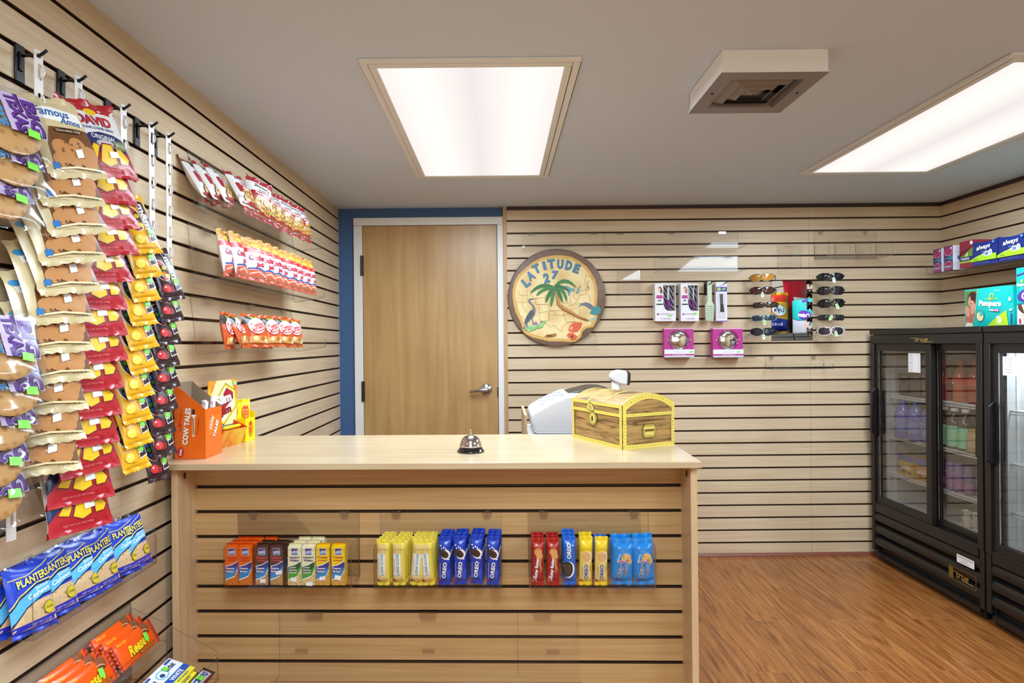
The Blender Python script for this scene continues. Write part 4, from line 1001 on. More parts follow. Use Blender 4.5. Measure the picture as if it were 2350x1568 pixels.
for c in range(4):
    for k in range(4):
        o = put(s2, first, 1, .203 + c * .0465 + .0015 * k, .0125 + k * .0222, 0.001 + (.0015 * ((c + k) % 3)), 0, 0, (0.8, -1, 0, 1)[c]); first = False
        o['label'] = 'blue sandwich cookie sleeve, %s from the left, %s' % (NTH[c], r4[k])
s3 = peanut_sleeve(); first = True
for c in range(2):
    for k in range(3):
        o = put(s3, first, 2, .0245 + c * .045, .0125 + k * .027, 0, 0, 0, (0.8, 0)[c]); first = False
        o['label'] = 'red peanut butter cookie sleeve, %s of the red pair, %s' % (('left', 'right')[c], r4[k] if k < 2 else 'back row')
s4 = sandwich(dark=True); first = True
for k in range(3):
    o = put(s4, first, 2, .117, .0135 + k * .027, .001 + .002 * k, 0, 0, 0); first = False
    o['label'] = 'bright blue sandwich cookie sleeve beside the red pair, %s' % (r4[k] if k < 2 else 'back row')
s5 = sandwich(gold=True)
for j, (lx, k, lab) in enumerate(((.162, 0, 'left one, front row'), (.166, 1, 'left one, behind the front row'), (.207, 0, 'right one, front row'))):
    o = put(s5, j == 0, 2, lx, .0135 + k * .03, (0, .003, -.0005)[j], 0, 0, (1.5, 0, 1)[j]); o['label'] = 'yellow golden cookie sleeve, ' + lab
o = put(s4, False, 2, .209, .0435, -.004); o['label'] = 'bright blue sandwich cookie sleeve behind the right yellow golden sleeve'
s6 = chip_sleeve()
for j, (lx, k, ry) in enumerate(((.268, 0, 2), (.345, 0, -3), (.271, 1, 0), (.350, 1, -2))):
    o = put(s6, j == 0, 2, lx - (0.0 if j % 2 == 0 else 0.012), .018 + k * .036, (0, 0, .004, .006)[j], 0, 0, ry); o['label'] = 'light blue chip cookie sleeve, %s of the pair, %s' % (('left', 'right')[j % 2], r4[k] if k == 0 else 'back row')

# empty shelf below
a = atY(640, 1406, 1.848); b = atY(1325, 1404, 1.828)
SL = b.x - a.x
t = bent_shelf('large empty clear acrylic shelf low on the counter front', SL, 0.19, 0.075, 0.0, 0.018, cl_(a.x + 0.21, 0.121, 0.312), CRZ, 3, group='clear acrylic shelves', foot=0.01)
for fx in (0.075, 0.5, 0.915):
    MB().box((SL * fx - 0.019, -0.012, 0.068), (SL * fx + 0.019, -0.0068, 0.079), acry_c).build('bumper_tab', t)
MB().box((SL * 0.797, -0.0085, 0.004), (SL * 0.797 + 0.0025, -0.0062, 0.19), acry_c).build('seam_strip', t)

# ------------------------------------------------------------------ on the worktop
bl = atZ(1080.5, 1037, CT)
t = thing('service_bell', 'chrome service bell with black base on the worktop', 'bell', (bl.x, bl.y, CT))
MB().lathe([(0, 0), (0.0415, 0), (0.043, 0.002), (0.042, 0.005), (0.037, 0.010), (0.0335, 0.0175), (0, 0.0175)], mat('#141416', 0.12, 0, 0.6), 40).build('base', t, smooth='all')
MB().lathe([(0.0330, 0.0165), (0.0352, 0.0175), (0.0352, 0.0215), (0.0330, 0.0235), (0.0318, 0.030), (0.0275, 0.040), (0.0195, 0.048), (0.010, 0.0515), (0.004, 0.0522), (0, 0.0522)], mat('#d7d3d6', 0.08, 1.0), 48).build('dome', t, smooth='all')
MB().lathe([(0.0028, 0.051), (0.0028, 0.0605), (0.0022, 0.062), (0.0012, 0.0625), (0.0012, 0.0655), (0.002, 0.0665), (0.0018, 0.069), (0, 0.0697)], mat('#cfd0c4', 0.15, 1.0), 20).build('plunger', t, smooth='all')

# cardboard treasure chest
t = thing('treasure_chest_box', 'cardboard treasure chest with yellow studded trim on the worktop', 'chest', (0.3816, 1.901, CT), (0, 0, R(25)))
plank = wood('printed_plank', '#3f2a1a', '#c19a5e', (7, 7, 60), rough=0.4, detail=5, lo=0.30, hi=0.56)
gold = ink('#eddb6a'); gold_d = ink('#a58a2c'); gk = ink('#5d4a1c')
W_, L_, H1, H2 = 0.204, 0.293, 0.099, 0.139
MB().box((0, 0, 0), (W_, L_, H1), plank).build('box_body', t, bevel=0.0006)
n = 14; arc = [(W_ * (1 - k / n), H2 + 0.034 * (1 - (2 * k / n - 1) ** 2)) for k in range(n + 1)]
prof = [(-0.002, -0.002, H1 + .001), (W_ + .002, -0.002, H1 + .001)] + [(x * 1.02 - .002, -0.002, z) for x, z in arc]
lid = MB().prism(prof, (0, L_ + .004, 0), plank); lid.build('lid', t)
fx = lambda x, z, o: Vector((x, -0.0022 - o, z)); fy = lambda a, z, o: Vector((-0.0024 - o, a, z))
tr = MB(); bw = 0.0125
lay(tr, [Rc(0, 0, W_, bw, gold), Rc(0, 0, bw, H1, gold), Rc(W_ - bw, 0, W_, H1, gold), Rc(-.001, H1 + .002, W_ + .001, H1 + bw, gold), Rc(-.001, H1, .012, H2 + .006, gold), Rc(W_ - .010, H1, W_ + .001, H2 + .004, gold)], fx)
pa = [(x, z + .0005) for x, z in arc]; pi = [(x * .9 + W_ * .05, z - .017) for x, z in arc]
for k in range(n): lay(tr, [P([pa[k], pa[k+1], pi[k+1], pi[k]], gold)], fx)
lay(tr, [Rc(0, 0, L_, bw, gold), Rc(0, 0, bw, H1, gold), Rc(L_ - bw, 0, L_, H1, gold), Rc(-.001, H1 + .002, L_ + .002, H1 + bw, gold), Rc(-.001, H2 - .010, L_ + .002, H2, gold), Rc(-.001, H1, bw, H2, gold), Rc(L_ - .010, H1, L_ + .002, H2, gold)], fy)
for y in (0.004, L_ * .36, L_ * .66, L_ - 0.006):     # straps over the lid
    for k in range(n):
        (x0, z0), (x1, z1) = arc[k], arc[k+1]; x0, x1 = x0 * 1.02 - .002, x1 * 1.02 - .002
        tr.face([(x0, y - .005, z0 + .0008), (x0, y + .005, z0 + .0008), (x1, y + .005, z1 + .0008), (x1, y - .005, z1 + .0008)], gold)
tr.build('yellow_trim', t)
st = MB()
for k in range(20):
    for zz in (bw / 2, H1 + .007): lay(st, [E(W_ * (k + .5) / 20, zz, .0012, .0017, gk, 8)], lambda x, z, o: fx(x, z, o + .0006))
    for zz in (bw / 2, H1 + .007, H2 - .005): lay(st, [E(L_ * (k + .5) / 20, zz, .0014, .0018, gold_d, 8)], lambda x, z, o: fy(x, z, o + .0006))
for k in range(8):
    for xx in (bw / 2, W_ - bw / 2): lay(st, [E(xx, .012 + .011 * k, .0013, .0018, gk, 8)], lambda x, z, o: fx(x, z, o + .0006))
    for xx in (bw / 2, L_ - bw / 2): lay(st, [E(xx, .012 + .011 * k, .0013, .0018, gold_d, 8)], lambda x, z, o: fy(x, z, o + .0006))
for k in range(1, n): lay(st, [E((pa[k][0] + pi[k][0]) / 2, (pa[k][1] + pi[k][1]) / 2, .0022 if k % 3 == 0 else .0013, .0022 if k % 3 == 0 else .0013, gold_d, 8)], lambda x, z, o: fx(x, z, o + .0006))
st.build('studs', t)
hd = MB(); hm, hl = ink('#b7a44a'), ink('#e0d27c')
lay(hd, [P([(.075,.040),(.082,.030),(.122,.030),(.129,.040),(.129,.066),(.120,.076),(.084,.076),(.075,.066)], gk), P([(.077,.041),(.083,.032),(.121,.032),(.127,.041),(.127,.065),(.119,.074),(.085,.074),(.077,.065)], hm), Rc(.084,.052,.120,.060,ink('#6b5a20')), Rc(.082,.059,.122,.066,hl), Rc(.085,.040,.119,.050,hl)], lambda x, z, o: fx(x, z, o + .0008))
hd.build('side_handle', t)
hp = MB(); ac = 0.175
lay(hp, [E(ac - .012, .082, .026, .024, gk), E(ac - .012, .082, .024, .0225, hm), E(ac - .012, .082, .014, .016, hl), E(ac - .010, .081, .005, .010, ink('#2a2012'))], lambda x, z, o: fy(x, z, o + .0008))
lay(hp, [P([(ac + .022, .108), (ac - .018, .106), (ac - .022, .116), (ac - .012, .130), (ac + .004, .137), (ac + .02, .128), (ac + .026, .116)], gk), P([(ac + .020, .110), (ac - .016, .108), (ac - .020, .116), (ac - .010, .128), (ac + .004, .135), (ac + .018, .127), (ac + .024, .116)], hl), E(ac + .002, .118, .008, .006, hm), E(ac + .003, .130, .004, .004, hm)], lambda x, z, o: fy(x, z, o + .0008))
hp.build('lock_plate', t)

# cash register behind the counter
YR = 2.46
pt = lambda x, y, Y=YR: atY(x, y, Y)
zb_ = 0.945
bt = thing('register_stand', 'small maple stand behind the counter under the cash register', 'stand', (0, 0, 0))
s0 = pt(1207, 990); s1x = pt(1440, 990).x
MB().box((s0.x - .006, YR - .02, 0), (s0.x + .004, YR + .36, pt(1207, 952).z), side_m).build('side_panel', bt)
MB().box((s1x, YR - .02, 0), (s1x + .012, YR + .36, zb_ - .03), side_m).build('side_panel', bt)
MB().box((s0.x + .012, YR - .02, zb_ - .048), (s1x, YR + .36, zb_ - .03), maple_x).build('top', bt)
rg = thing('cash_register', 'white cash register with sloping keyboard behind the treasure chest', 'cash register', (0, 0, 0))
rw = mat('#e4e2e6', 0.35, name='register_shell')
q0, q1 = pt(1211, 965), pt(1436, 990)
MB().box((q0.x, YR - .012, zb_ - .03), (q1.x, YR + .34, zb_ - .004), mat('#f0eff0', 0.35)).build('cash_drawer', rg, bevel=.004)
pf = [(1217.5, 940), (1218.5, 962), (1224, 983), (1234, 987), (1430, 987), (1430, 905), (1400, 893), (1303, 896), (1262, 913), (1230, 931)]
P3 = [pt(*q) for q in pf]; z_fix = zb_ - .004 - min(p.z for p in P3)
P3 = [p + Vector((0, 0, z_fix)) for p in P3]
MB().prism(P3, (0, .30, 0), rw).build('shell', rg, bevel=.014, seg=4)
a, b = P3[9], P3[7]; d_ = (b - a); nrm = Vector((-d_.z, 0, d_.x)).normalized()
kb = MB(); kg = mat('#c4c6cc', 0.4)
for i in range(7):
    for j in range(6):
        c0 = a + d_ * (0.20 + 0.105 * i) + Vector((0, 0.035 + 0.04 * j, 0)); e1 = d_ * 0.085
        kb.prism([c0 - nrm*.001, c0 + e1 - nrm*.001, c0 + e1 + Vector((0, .033, 0)) - nrm*.001, c0 + Vector((0, .033, 0)) - nrm*.001], nrm * .006, kg if (i + j) % 3 else mat('#9aa0ac', .4))
kb.build('keys', rg)
dk = mat('#2b2628', 0.35)
hp = [pt(1303, 897), pt(1330, 890), pt(1362, 882), pt(1392, 882), pt(1412, 888), pt(1425, 897)]
hp = [p + Vector((0, 0, z_fix)) for p in hp]
MB().prism([p + Vector((0, .05, 0)) for p in hp], (0, .20, 0), dk).build('printer_cover', rg, bevel=.006)
sc_ = thing('barcode_scanner', 'white barcode scanner head on a post behind the treasure chest', 'scanner', (0, 0, 0))
Y2 = 2.60; u = lambda x, y: pt(x, y, Y2)
MB().prism([u(1402, 861), u(1401.5, 868), u(1406, 875), u(1421, 882), u(1438, 886), u(1442, 880), u(1443, 858), u(1437, 851), u(1420, 849.5), u(1408, 853)], (0, .055, 0), white_plastic).build('head', sc_, bevel=.010, seg=4)
MB().prism([u(1440, 884.5), u(1444, 885), u(1447, 878), u(1447.5, 858), u(1444, 852), u(1440, 851.5)], (0, .053, 0), mat('#1d1c20', .2)).build('scan_window', sc_, bevel=.004)
c = u(1416, 880); MB().tube([(c.x, Y2 + .027, zb_ - .03), (c.x, Y2 + .027, c.z - .05), (c.x + .002, Y2 + .027, c.z + .008)], [.016, .0165, .020], white_plastic, 20).build('post', sc_, smooth='all')

# ------------------------------------------------------------------ candy boxes at the wall end of the worktop
og = foil('#e8660f'); kraft = mat('#8d7a63', .8, name='kraft_board'); red = ink('#c0232c')
t = thing('candy_box', 'orange caramel candy box with slanted open top on the worktop', 'candy box', (-0.977, 1.812, CT), (0, 0, R(1)))
w, d, h1, h2 = .092, .110, .228, .149
side_poly = [(0, 0), (w, 0), (w, h2), (0, h1)]
mb = MB(); th = .0008
mb.prism([(x, 0, z) for x, z in side_poly], (0, th, 0), og); mb.prism([(x, d - th, z) for x, z in side_poly], (0, th, 0), og)
mb.box((w - th, th, 0), (w, d - th, h2), og); mb.box((0, th, 0), (th, d - th, h1), og); mb.box((0, 0, 0), (w, d, th), og)
for y in (th * 1.05, d - th * 1.05): mb.face([(x, y, z) for x, z in side_poly], kraft)
mb.face([(th * 1.05, 0, 0), (th * 1.05, d, 0), (th * 1.05, d, h1), (th * 1.05, 0, h1)], kraft)
f0 = lambda x, z, o: Vector((x, -o, z)); f1 = lambda y, z, o: Vector((w + o, y, z))
dk2 = ink('#3a1c10')
lay(mb, [T('COW TALES', .0365, .098, .112, .0185, dk2, 84, 0.07), T('COW TALES', .0360, .0985, .111, .0170, WH, 84, 0.045), T('CARAMEL W/ VANILLA', .0185, .115, .066, .0055, red, 86, 0.01), T('SINCE', .014, .108, .024, .0022, dk2, 86),
         P([(.053,.067),(.059,.067),(.0615,.128),(.0545,.128)], ink('#e9dcc8')), P([(.050,.128),(.066,.128),(.063,.134),(.0525,.134)], WH), P([(.0525,.133),(.0615,.133),(.0615,.149),(.0535,.149)], ink('#4a2a1c')), Rc(.055,.073,.058,.122,ink('#9a5a3a')), T('W/ VANILLA', .0705, .098, .05, .003, dk2, 84), Rc(.009,.045,.0105,.064,ink('#c9a488')),
         E(.018,.021,.0098,.0155,red,22,-5), T('Goetze', .018, .021, .020, .008, WH, 84, 0.03)], f0)
lay(mb, [P([(.012,.070),(.10,.062),(.10,.125),(.012,.118)], ink('#f0741c')), T('COW', .040, .104, .046, .017, ink('#7a2c10'), 62, 0.06), T('COW', .0405, .1045, .045, .016, WH, 62, 0.04), T('TALES', .066, .082, .058, .017, ink('#7a2c10'), 62, 0.06), T('TALES', .0665, .0825, .056, .016, WH, 62, 0.04)], f1)
mb.build('carton', t)
for k, (x, y, a) in enumerate(((.050, .05, 7), (.066, .075, 5), (.040, .085, 3))):
    tt = thing('candy_stick', ('white wrapped caramel stick leaning at the front of the orange box', 'white wrapped caramel stick at the right of the orange box', 'white wrapped caramel stick at the back of the orange box')[k], 'candy stick', (-0.977 + x, 1.812 + y, CT + .004), (0, R(a), 0), 'white caramel sticks in the orange box')
    m2 = MB().tube([(0, 0, 0), (0, 0, .165 + .012 * (k == 1))], .0078, mat('#e6e2e0', .3), 12); m2.build('wrapper', tt, smooth='all')
    m2 = MB(); lay(m2, [T('COW TALES', -.001, .135, .055, .008, red, 88, .03), E(-.004, .10, .004, .008, ink('#9a9aa4'))], lambda x_, z_, o: Vector((x_ * .9, -.0079 - o + abs(x_) * .25, z_))); m2.build('lettering', tt)

t = thing('jerky_box', 'flame printed meat stick box with tall logo panel on the worktop', 'snack box', (-0.930, 1.975, CT), (0, 0, R(75)))
# local x runs along the counter depth, -y faces out into the room
L, D, H = .120, .030, .222
flame = wood('flame_print', '#e8701a', '#f6c83a', (14, 14, 9), rough=.3, lo=.35, hi=.62); crm = ink('#f3ead2'); drd = ink('#9c1f2c')
mb = MB()
mb.box((0, D - .001, 0), (.140, D, H), flame)                       # header panel
mb.prism([(0, 0, 0), (0, D, 0), (0, D, .085), (0, -.028, .060)], (.001, 0, 0), foil('#d9451c'))
mb.prism([(L, 0, 0), (L, D, 0), (L, D, .085), (L, -.028, .060)], (.001, 0, 0), foil('#d9451c'))
mb.prism([(0, 0, 0), (L, 0, 0), (L, -.028, .060), (0, -.028, .060)], (0, .001, 0), flame)
mb.box((0, 0, 0), (L, D, .001), kraft)
mb.face([(0.002, D - .0015, .002), (L, D - .0015, .002), (L, D - .0015, .07), (0.002, D - .0015, .07)], kraft)
mb.build('carton', t)
fh = lambda x, z, o: Vector((x, D - .001 - o, z)); lg = MB(); ox = .020
lay(lg, [P([(.0,.06),(.13,.06),(.138,.15),(.11,.222),(.04,.222),(.0,.15)], ink('#f4e6a8')), P([(ox-.006,.135),(ox+.062,.212),(ox+.112,.185),(ox+.116,.128),(ox+.052,.070),(ox-.002,.088)], ink('#3a2410')), P([(ox-.004,.134),(ox+.062,.209),(ox+.110,.184),(ox+.114,.129),(ox+.052,.073),(ox,.09)], ink('#efd23a')), P([(ox+.004,.132),(ox+.060,.200),(ox+.102,.180),(ox+.106,.132),(ox+.052,.082),(ox+.006,.096)], crm),
         P([(ox+.012,.128),(ox+.066,.196),(ox+.098,.18),(ox+.1,.158),(ox+.05,.12)], drd), T('Slim', ox+.052, .158, .078, .036, ink('#5a0f1a'), 12, 0.07), T('Slim', ox+.051, .159, .076, .034, WH, 12, 0.05), T('Jim', ox+.060, .116, .058, .036, ink('#5a0f1a'), 12, 0.07), T('Jim', ox+.059, .117, .056, .034, ink('#8c1a26'), 12, 0.05),
         P([(.118,.203),(.136,.203),(.136,.215),(.118,.215)], ink('#8fe0a0'))], fh)
lg.build('logo_panel', t)
for k in range(5):
    tt = thing('meat_stick', 'yellow and red wrapped meat stick, %s in the flame printed box' % ('nearest the viewer', 'second', 'third', 'fourth', 'farthest back')[k], 'meat stick', (-0.942 + .006 * k, 1.988 + .003 * k, CT + .028 + .009 * k), (0, 0, R(72 + 2 * k)), 'wrapped meat sticks')
    m2 = MB().tube([(0, 0, 0), (.012, 0, 0), (.088, 0, 0), (.10, 0, 0)], [.004, .0065, .0065, .004], foil(('#e8c81e', '#d94a1c')[k % 2]), 10); m2.build('wrapper', tt, smooth='all')

def stick_box(loc, rz, lab):
    t = thing('honey_candy_box', lab, 'candy box', loc, (0, 0, rz)); ye = foil('#f4dc12'); rd = ink('#c8341c'); orr = ink('#f0932a')
    w, d, h = .075, .080, .082; mb = MB(); th = .0008
    mb.box((0, 0, 0), (w, th, h), ye); mb.box((0, d - th, 0), (w, d, h + .02), ye); mb.box((0, 0, 0), (th, d, h), ye); mb.box((w - th, 0, 0), (w, d, h), ye); mb.box((0, 0, 0), (w, d, th), ye)
    fr = lambda x, z, o: Vector((w + o, x, z)); fl = lambda x, z, o: Vector((x, -o, z))
    emb = lambda cx, cz: [E(cx, cz, .017, .029, rd, 22), E(cx, cz, .0155, .027, orr, 22), P([(cx-.009,cz+.012),(cx+.009,cz+.012),(cx+.012,cz+.026),(cx+.004,cz+.020),(cx,cz+.031),(cx-.004,cz+.020),(cx-.011,cz+.026)], rd), T('CHICK-O', cx, cz+.002, .026, .008, rd, 8, .03), T('STICK', cx, cz-.009, .022, .008, rd, 8, .03), Ln([(cx-.012,cz-.022),(cx+.014,cz-.016)], .002, ink('#5d8a2c'))]
    lay(mb, emb(.042, .042), fr); lay(mb, [Rc(.052, .008, .066, .03, ink('#d9b80c')), T('CANDY', .03, .05, .03, .006, rd)], fl)
    mb.build('carton', t)
    for k, (x, y) in enumerate(((.026, .022), (.052, .052))):
        q = thing('honey_candy_bag', 'yellow candy bag standing in the yellow box, %s' % ('nearer the viewer' if k == 0 else 'at the right back'), 'candy bag', t.matrix_basis @ Vector((x, y, .012)), (R(-3), 0, rz + R(8 if k == 0 else 40)), 'yellow candy bags in the yellow box')
        pouch(q, .046 - .008 * k, .135, .024, .008, ye, [E(0, .088, .014, .024, rd), E(0, .088, .0125, .022, orr), T('CHICK-O', 0, .09, .021, .006, rd, 6, .03), T('STICK', 0, .081, .018, .006, rd, 6, .03), P([(-.007,.100),(.007,.100),(.009,.112),(0,.106),(-.009,.112)], rd)], wob=.002, seed=80 + k, flat=.3)
    return t
stick_box((-0.970, 2.122, CT), R(-1), 'bright yellow candy box with red oval emblem on the worktop')
# ------------------------------------------------------------------ back wall: the carved sign
def B(x, y, off=0.0): return atY(x, y, YB - off)
SC_ = 1 / 375.2
c = B(1278, 683, .03)
sg = thing('round_sign', 'round carved wooden sign with palm tree reading LATITUDE 27', 'sign', (c.x, YB - .004, c.z))
rad = 0.2985
rim = wood('sign_board_wood', '#6b5245', '#8f7463', (3, 30, 5), rough=.45, lo=.3, hi=.7)
MB().lathe([(0, 0), (rad, 0), (rad, .006)], mat('#3d2a1f', .5), 72, Matrix.Rotation(R(90), 4, 'X')).lathe([(rad, .006), (rad - .004, .0235), (rad - .011, .027), (0, .027)], rim, 72, Matrix.Rotation(R(90), 4, 'X')).build('board', sg, smooth=True)
k = .000459
s_ = lambda X, Y: ((X - 801) * k, (772 - Y) * k)
S = lambda pts: [s_(*p) for p in pts]
def relief(name, layers, base, thick=.0018):
    mb = MB()
    for i, (pts, m) in enumerate(layers):
        q = S(pts); y = -.027 - base - thick * (i + 1) * .6
        mb.prism([(a, y, b) for a, b in q], (0, thick * (i + 1) * .6 + base + .0004, 0), m)
    return mb.build(name, sg)
cream = spots('parchment', '#efd7a0', '#dcb878', 9, .1, .6, .6); tan_ = mat('#d9a95a', .55); ln = mat('#9c7a4a', .6); lnd = mat('#7a5a34', .6)
mp_ = [(250,560),(300,470),(400,380),(500,300),(620,245),(760,222),(880,222),(1000,245),(1100,300),(1190,370),(1250,450),(1300,540),(1325,640),(1330,740),(1320,860),(1300,940),(1330,1010),(1310,1090),(1270,1160),(1180,1180),(1130,1220),(1110,1290),(1040,1350),(960,1355),(860,1345),(700,1345),(600,1320),(480,1290),(390,1250),(350,1200),(335,1120),(300,1040),(260,960),(235,860),(222,760),(225,660)]
big = [((x - 775) * 1.012 + 775, (y - 790) * 1.012 + 790) for x, y in mp_]; sml = [((x - 780) * .945 + 780, (y - 785) * .945 + 785) for x, y in mp_]
relief('map_relief', [(big, tan_), (sml, cream)], 0, .0012)
mb = MB(); ly = lambda x, z, o: Vector((x, -.0297 - o, z))
st_ = [[(290,665),(300,720),(330,740),(415,742),(415,665)], [(415,742),(412,830)], [(445,660),(460,740),(520,790)], [(275,830),(520,835)], [(345,835),(350,900),(410,975)], [(520,780),(645,770)], [(520,790),(522,860),(640,865)], [(520,860),(690,865),(690,840)], [(650,735),(645,850)], [(565,870),(570,1090)], [(690,850),(705,945),(780,945)], [(570,970),(690,955),(690,1075),(610,1090)], [(705,960),(700,1070)], [(705,950),(880,945)], [(770,965),(775,1005),(860,1010),(890,1000)], [(880,870),(885,1010),(900,1030)], [(890,1000),(1000,985)], [(900,1030),(930,1100),(1040,1090)], [(870,850),(975,840)], [(975,760),(990,850),(960,900)], [(1010,745),(1030,790),(1080,800),(1100,750)], [(1080,800),(1040,850),(980,880)], [(1100,745),(1185,735),(1180,650)], [(1100,700),(1190,660)], [(1040,855),(1180,850)], [(990,880),(1110,870)], [(980,930),(1090,900)], [(1090,930),(1110,1010)], [(1010,1060),(1030,1010),(1100,1010)], [(1180,640),(1170,560),(1190,480),(1230,500),(1260,510)], [(1200,560),(1220,650)], [(1230,560),(1280,520)], [(270,780),(275,900),(310,1000),(380,1060)], [(630,1100),(720,1160),(760,1140),(810,1190),(870,1225),(870,1160),(930,1110),(1050,1095)], [(1160,1040),(1270,1110)], [(1210,720),(1240,800),(1240,840)]]
for p in st_: lay(mb, [Ln(S(p), .0016, ln)], ly)
lay(mb, [Ln(S([(1180,650),(1215,640),(1200,690),(1230,660),(1195,600),(1215,560)]), .0022, lnd)], ly)
mb.build('map_lines', sg)
let = MB(); bl1, bl2 = mat('#4f7f9c', .5), mat('#34556e', .5)
for ch, X, Y, rot, w_, h_ in (('L',392,568,38,80,118), ('A',452,478,33,92,120), ('T',532,388,26,92,118), ('I',636,348,14,40,112), ('T',728,325,7,96,122), ('U',846,330,-2,80,122), ('D',960,348,-13,84,124), ('E',1062,390,-22,74,120), ('2',662,512,10,76,128), ('7',776,474,-6,80,112)):
    x, z = s_(X, Y)
    lay(let, [T(ch, x + .0012, z - .0012, w_ * k * 1.08, h_ * k * 1.06, bl2, rot, .07)], lambda a, b, o: Vector((a, -.0302 - o, b)))
    lay(let, [T(ch, x, z, w_ * k, h_ * k, bl1, rot, .05)], lambda a, b, o: Vector((a, -.0312 - o, b)))
let.build('lettering', sg)
gr, gr2, trunk, tr2 = mat('#3f7a43', .5), mat('#28552f', .5), mat('#b98a4e', .5), mat('#8f642f', .5)
def frond(a, ctrl, b, w_):
    q = [((1-t)**2*a[0] + 2*t*(1-t)*ctrl[0] + t*t*b[0], (1-t)**2*a[1] + 2*t*(1-t)*ctrl[1] + t*t*b[1]) for t in [i / 14 for i in range(15)]]
    L, R_ = [], []
    for i, p in enumerate(q):
        d = (q[min(i+1, 14)][0] - q[max(i-1, 0)][0], q[min(i+1, 14)][1] - q[max(i-1, 0)][1]); l = math.hypot(*d); nx, ny = -d[1]/l, d[0]/l
        ww = w_ * math.sin(math.pi * (.08 + .92 * i / 14)) ** .6 * (1 if i % 2 else .72) if i < 14 else 0
        L.append((p[0] + nx*ww, p[1] + ny*ww)); R_.append((p[0] - nx*ww, p[1] - ny*ww))
    return L + R_[::-1], q
fb = MB()
for i, (c_, b_, w_) in enumerate((((900,470),(1055,645),28), ((590,560),(450,715),28), ((600,650),(530,750),24), ((680,720),(655,840),26), ((740,760),(718,895),26), ((850,720),(868,845),26), ((910,650),(925,830),26), ((860,600),(960,690),22))):
    o, q = frond((765, 640), c_, b_, w_)
    n_ = len(o) // 2
    for j in range(n_ - 1):
        y = -.033 - .0006 * i
        a, b, c2, d = [s_(*p) for p in (o[j], o[j+1], o[-2-j], o[-1-j])]
        fb.face([(a[0], y, a[1]), (b[0], y, b[1]), (c2[0], y, c2[1]), (d[0], y, d[1])], gr if i % 2 else mat('#4a8a4a', .5))
    lay(fb, [Ln(S(q), .0016, gr2)], lambda x, z, o_: Vector((x, -.0333 - .0006 * i - o_, z)))
    for j in range(2, 13):
        p = q[j]; d = (q[j+1][0] - q[j-1][0], q[j+1][1] - q[j-1][1]); l = math.hypot(*d); u_ = (d[0]/l, d[1]/l)
        for sg_ in (-1, 1):
            e = (p[0] + u_[0]*14 - sg_*u_[1]*w_*.7, p[1] + u_[1]*14 + sg_*u_[0]*w_*.7); lay(fb, [Ln([s_(*p), s_(*e)], .0008, gr2)], lambda x, z, o_: Vector((x, -.0334 - .0006 * i - o_, z)))
fb.build('palm_fronds', sg)
tq = [(785, 690), (800, 760), (820, 860), (880, 915), (980, 970), (1080, 1030), (1210, 1080)]
MB().tube([(s_(*p)[0], -.031, s_(*p)[1]) for p in tq], [.0065, .0085, .0115, .012, .0105, .009, .006], trunk, 10).build('palm_trunk', sg, smooth='all')
gy, gy2 = mat('#6d7280', .5), mat('#4d525e', .5)
relief('heron', [([(545,775),(480,785),(445,780),(420,800),(425,835),(445,860),(470,880),(480,920),(440,950),(400,1010),(370,1080),(368,1120),(385,1145),(415,1160),(405,1120),(440,1080),(480,1040),(510,1000),(520,930),(495,870),(470,850),(450,825),(455,805),(490,800)], gy), ([(450,940),(400,1015),(372,1090),(375,1120),(430,1070),(490,1000),(500,950)], gy2)], .001)
mb = MB(); lay(mb, [Ln(S([(475,1040),(480,1110),(490,1140)]), .006, gy), Ln(S([(470,785),(550,782)]), .004, mat('#c79a3c', .5)), Ln(S([(400,1130),(415,1165)]), .005, gy)], lambda x, z, o: Vector((x, -.0325 - o, z))); mb.build('heron_legs', sg)
mb = MB(); g1, g2, pk = mat('#8fbf72', .5), mat('#a9d0a0', .5), mat('#b5709a', .5); rr = random.Random(4)
for i in range(24):
    x, z = s_(385 + i * 10.5 + rr.uniform(-8, 8), 1195 - i * 3.2 + rr.uniform(-28, 28)); mb.lathe([(0, .004), (.008, .003), (.011, 0)], g1 if i % 3 else g2, 10, Matrix.Translation((x, -.0296, z)) @ Matrix.Rotation(R(90), 4, 'X'))
for X, Y, r_ in ((520,1115,.013), (370,1165,.010), (595,1090,.008)): x, z = s_(X, Y); mb.lathe([(0, .006), (r_ * .6, .005), (r_, 0)], pk, 9, Matrix.Translation((x, -.030, z)) @ Matrix.Rotation(R(90), 4, 'X'))
mb.build('lily_pads', sg)
relief('lakes', [([(900,615),(940,620),(985,650),(1035,660),(1030,710),(1000,680),(975,720),(975,760),(950,745),(940,690),(905,660)], mat('#5f97ad', .5)), ([(1125,605),(1100,660),(1085,720),(1045,728),(1065,690),(1080,650),(1110,620)], mat('#5f97ad', .5))], .0005)
relief('dolphin', [([(1085,900),(1120,855),(1180,838),(1240,855),(1290,900),(1310,930),(1260,945),(1215,920),(1170,890),(1130,880)], gy), ([(1230,990),(1270,910),(1340,885),(1385,930),(1360,1000),(1290,1010)], mat('#3f8c92', .5))], .001)
relief('conch_shell', [([(945,1210),(970,1140),(1020,1105),(1080,1100),(1135,1110),(1120,1170),(1070,1230),(1000,1240)], mat('#d9603a', .45)), ([(965,1190),(985,1150),(1005,1170),(995,1210)], mat('#f0a890', .45)), ([(925,1280),(950,1240),(1010,1245),(1060,1285),(1050,1330),(1000,1340),(960,1310)], mat('#d9603a', .45)), ([(975,1285),(1000,1270),(1020,1300),(995,1312)], mat('#7a2c20', .45))], .001)
relief('spiral_shell', [([(628,1295),(660,1260),(730,1255),(780,1240),(795,1275),(760,1300),(690,1305)], mat('#a9742f', .5)), ([(650,1285),(680,1265),(740,1265),(720,1290)], mat('#6b4420', .5))], .001)
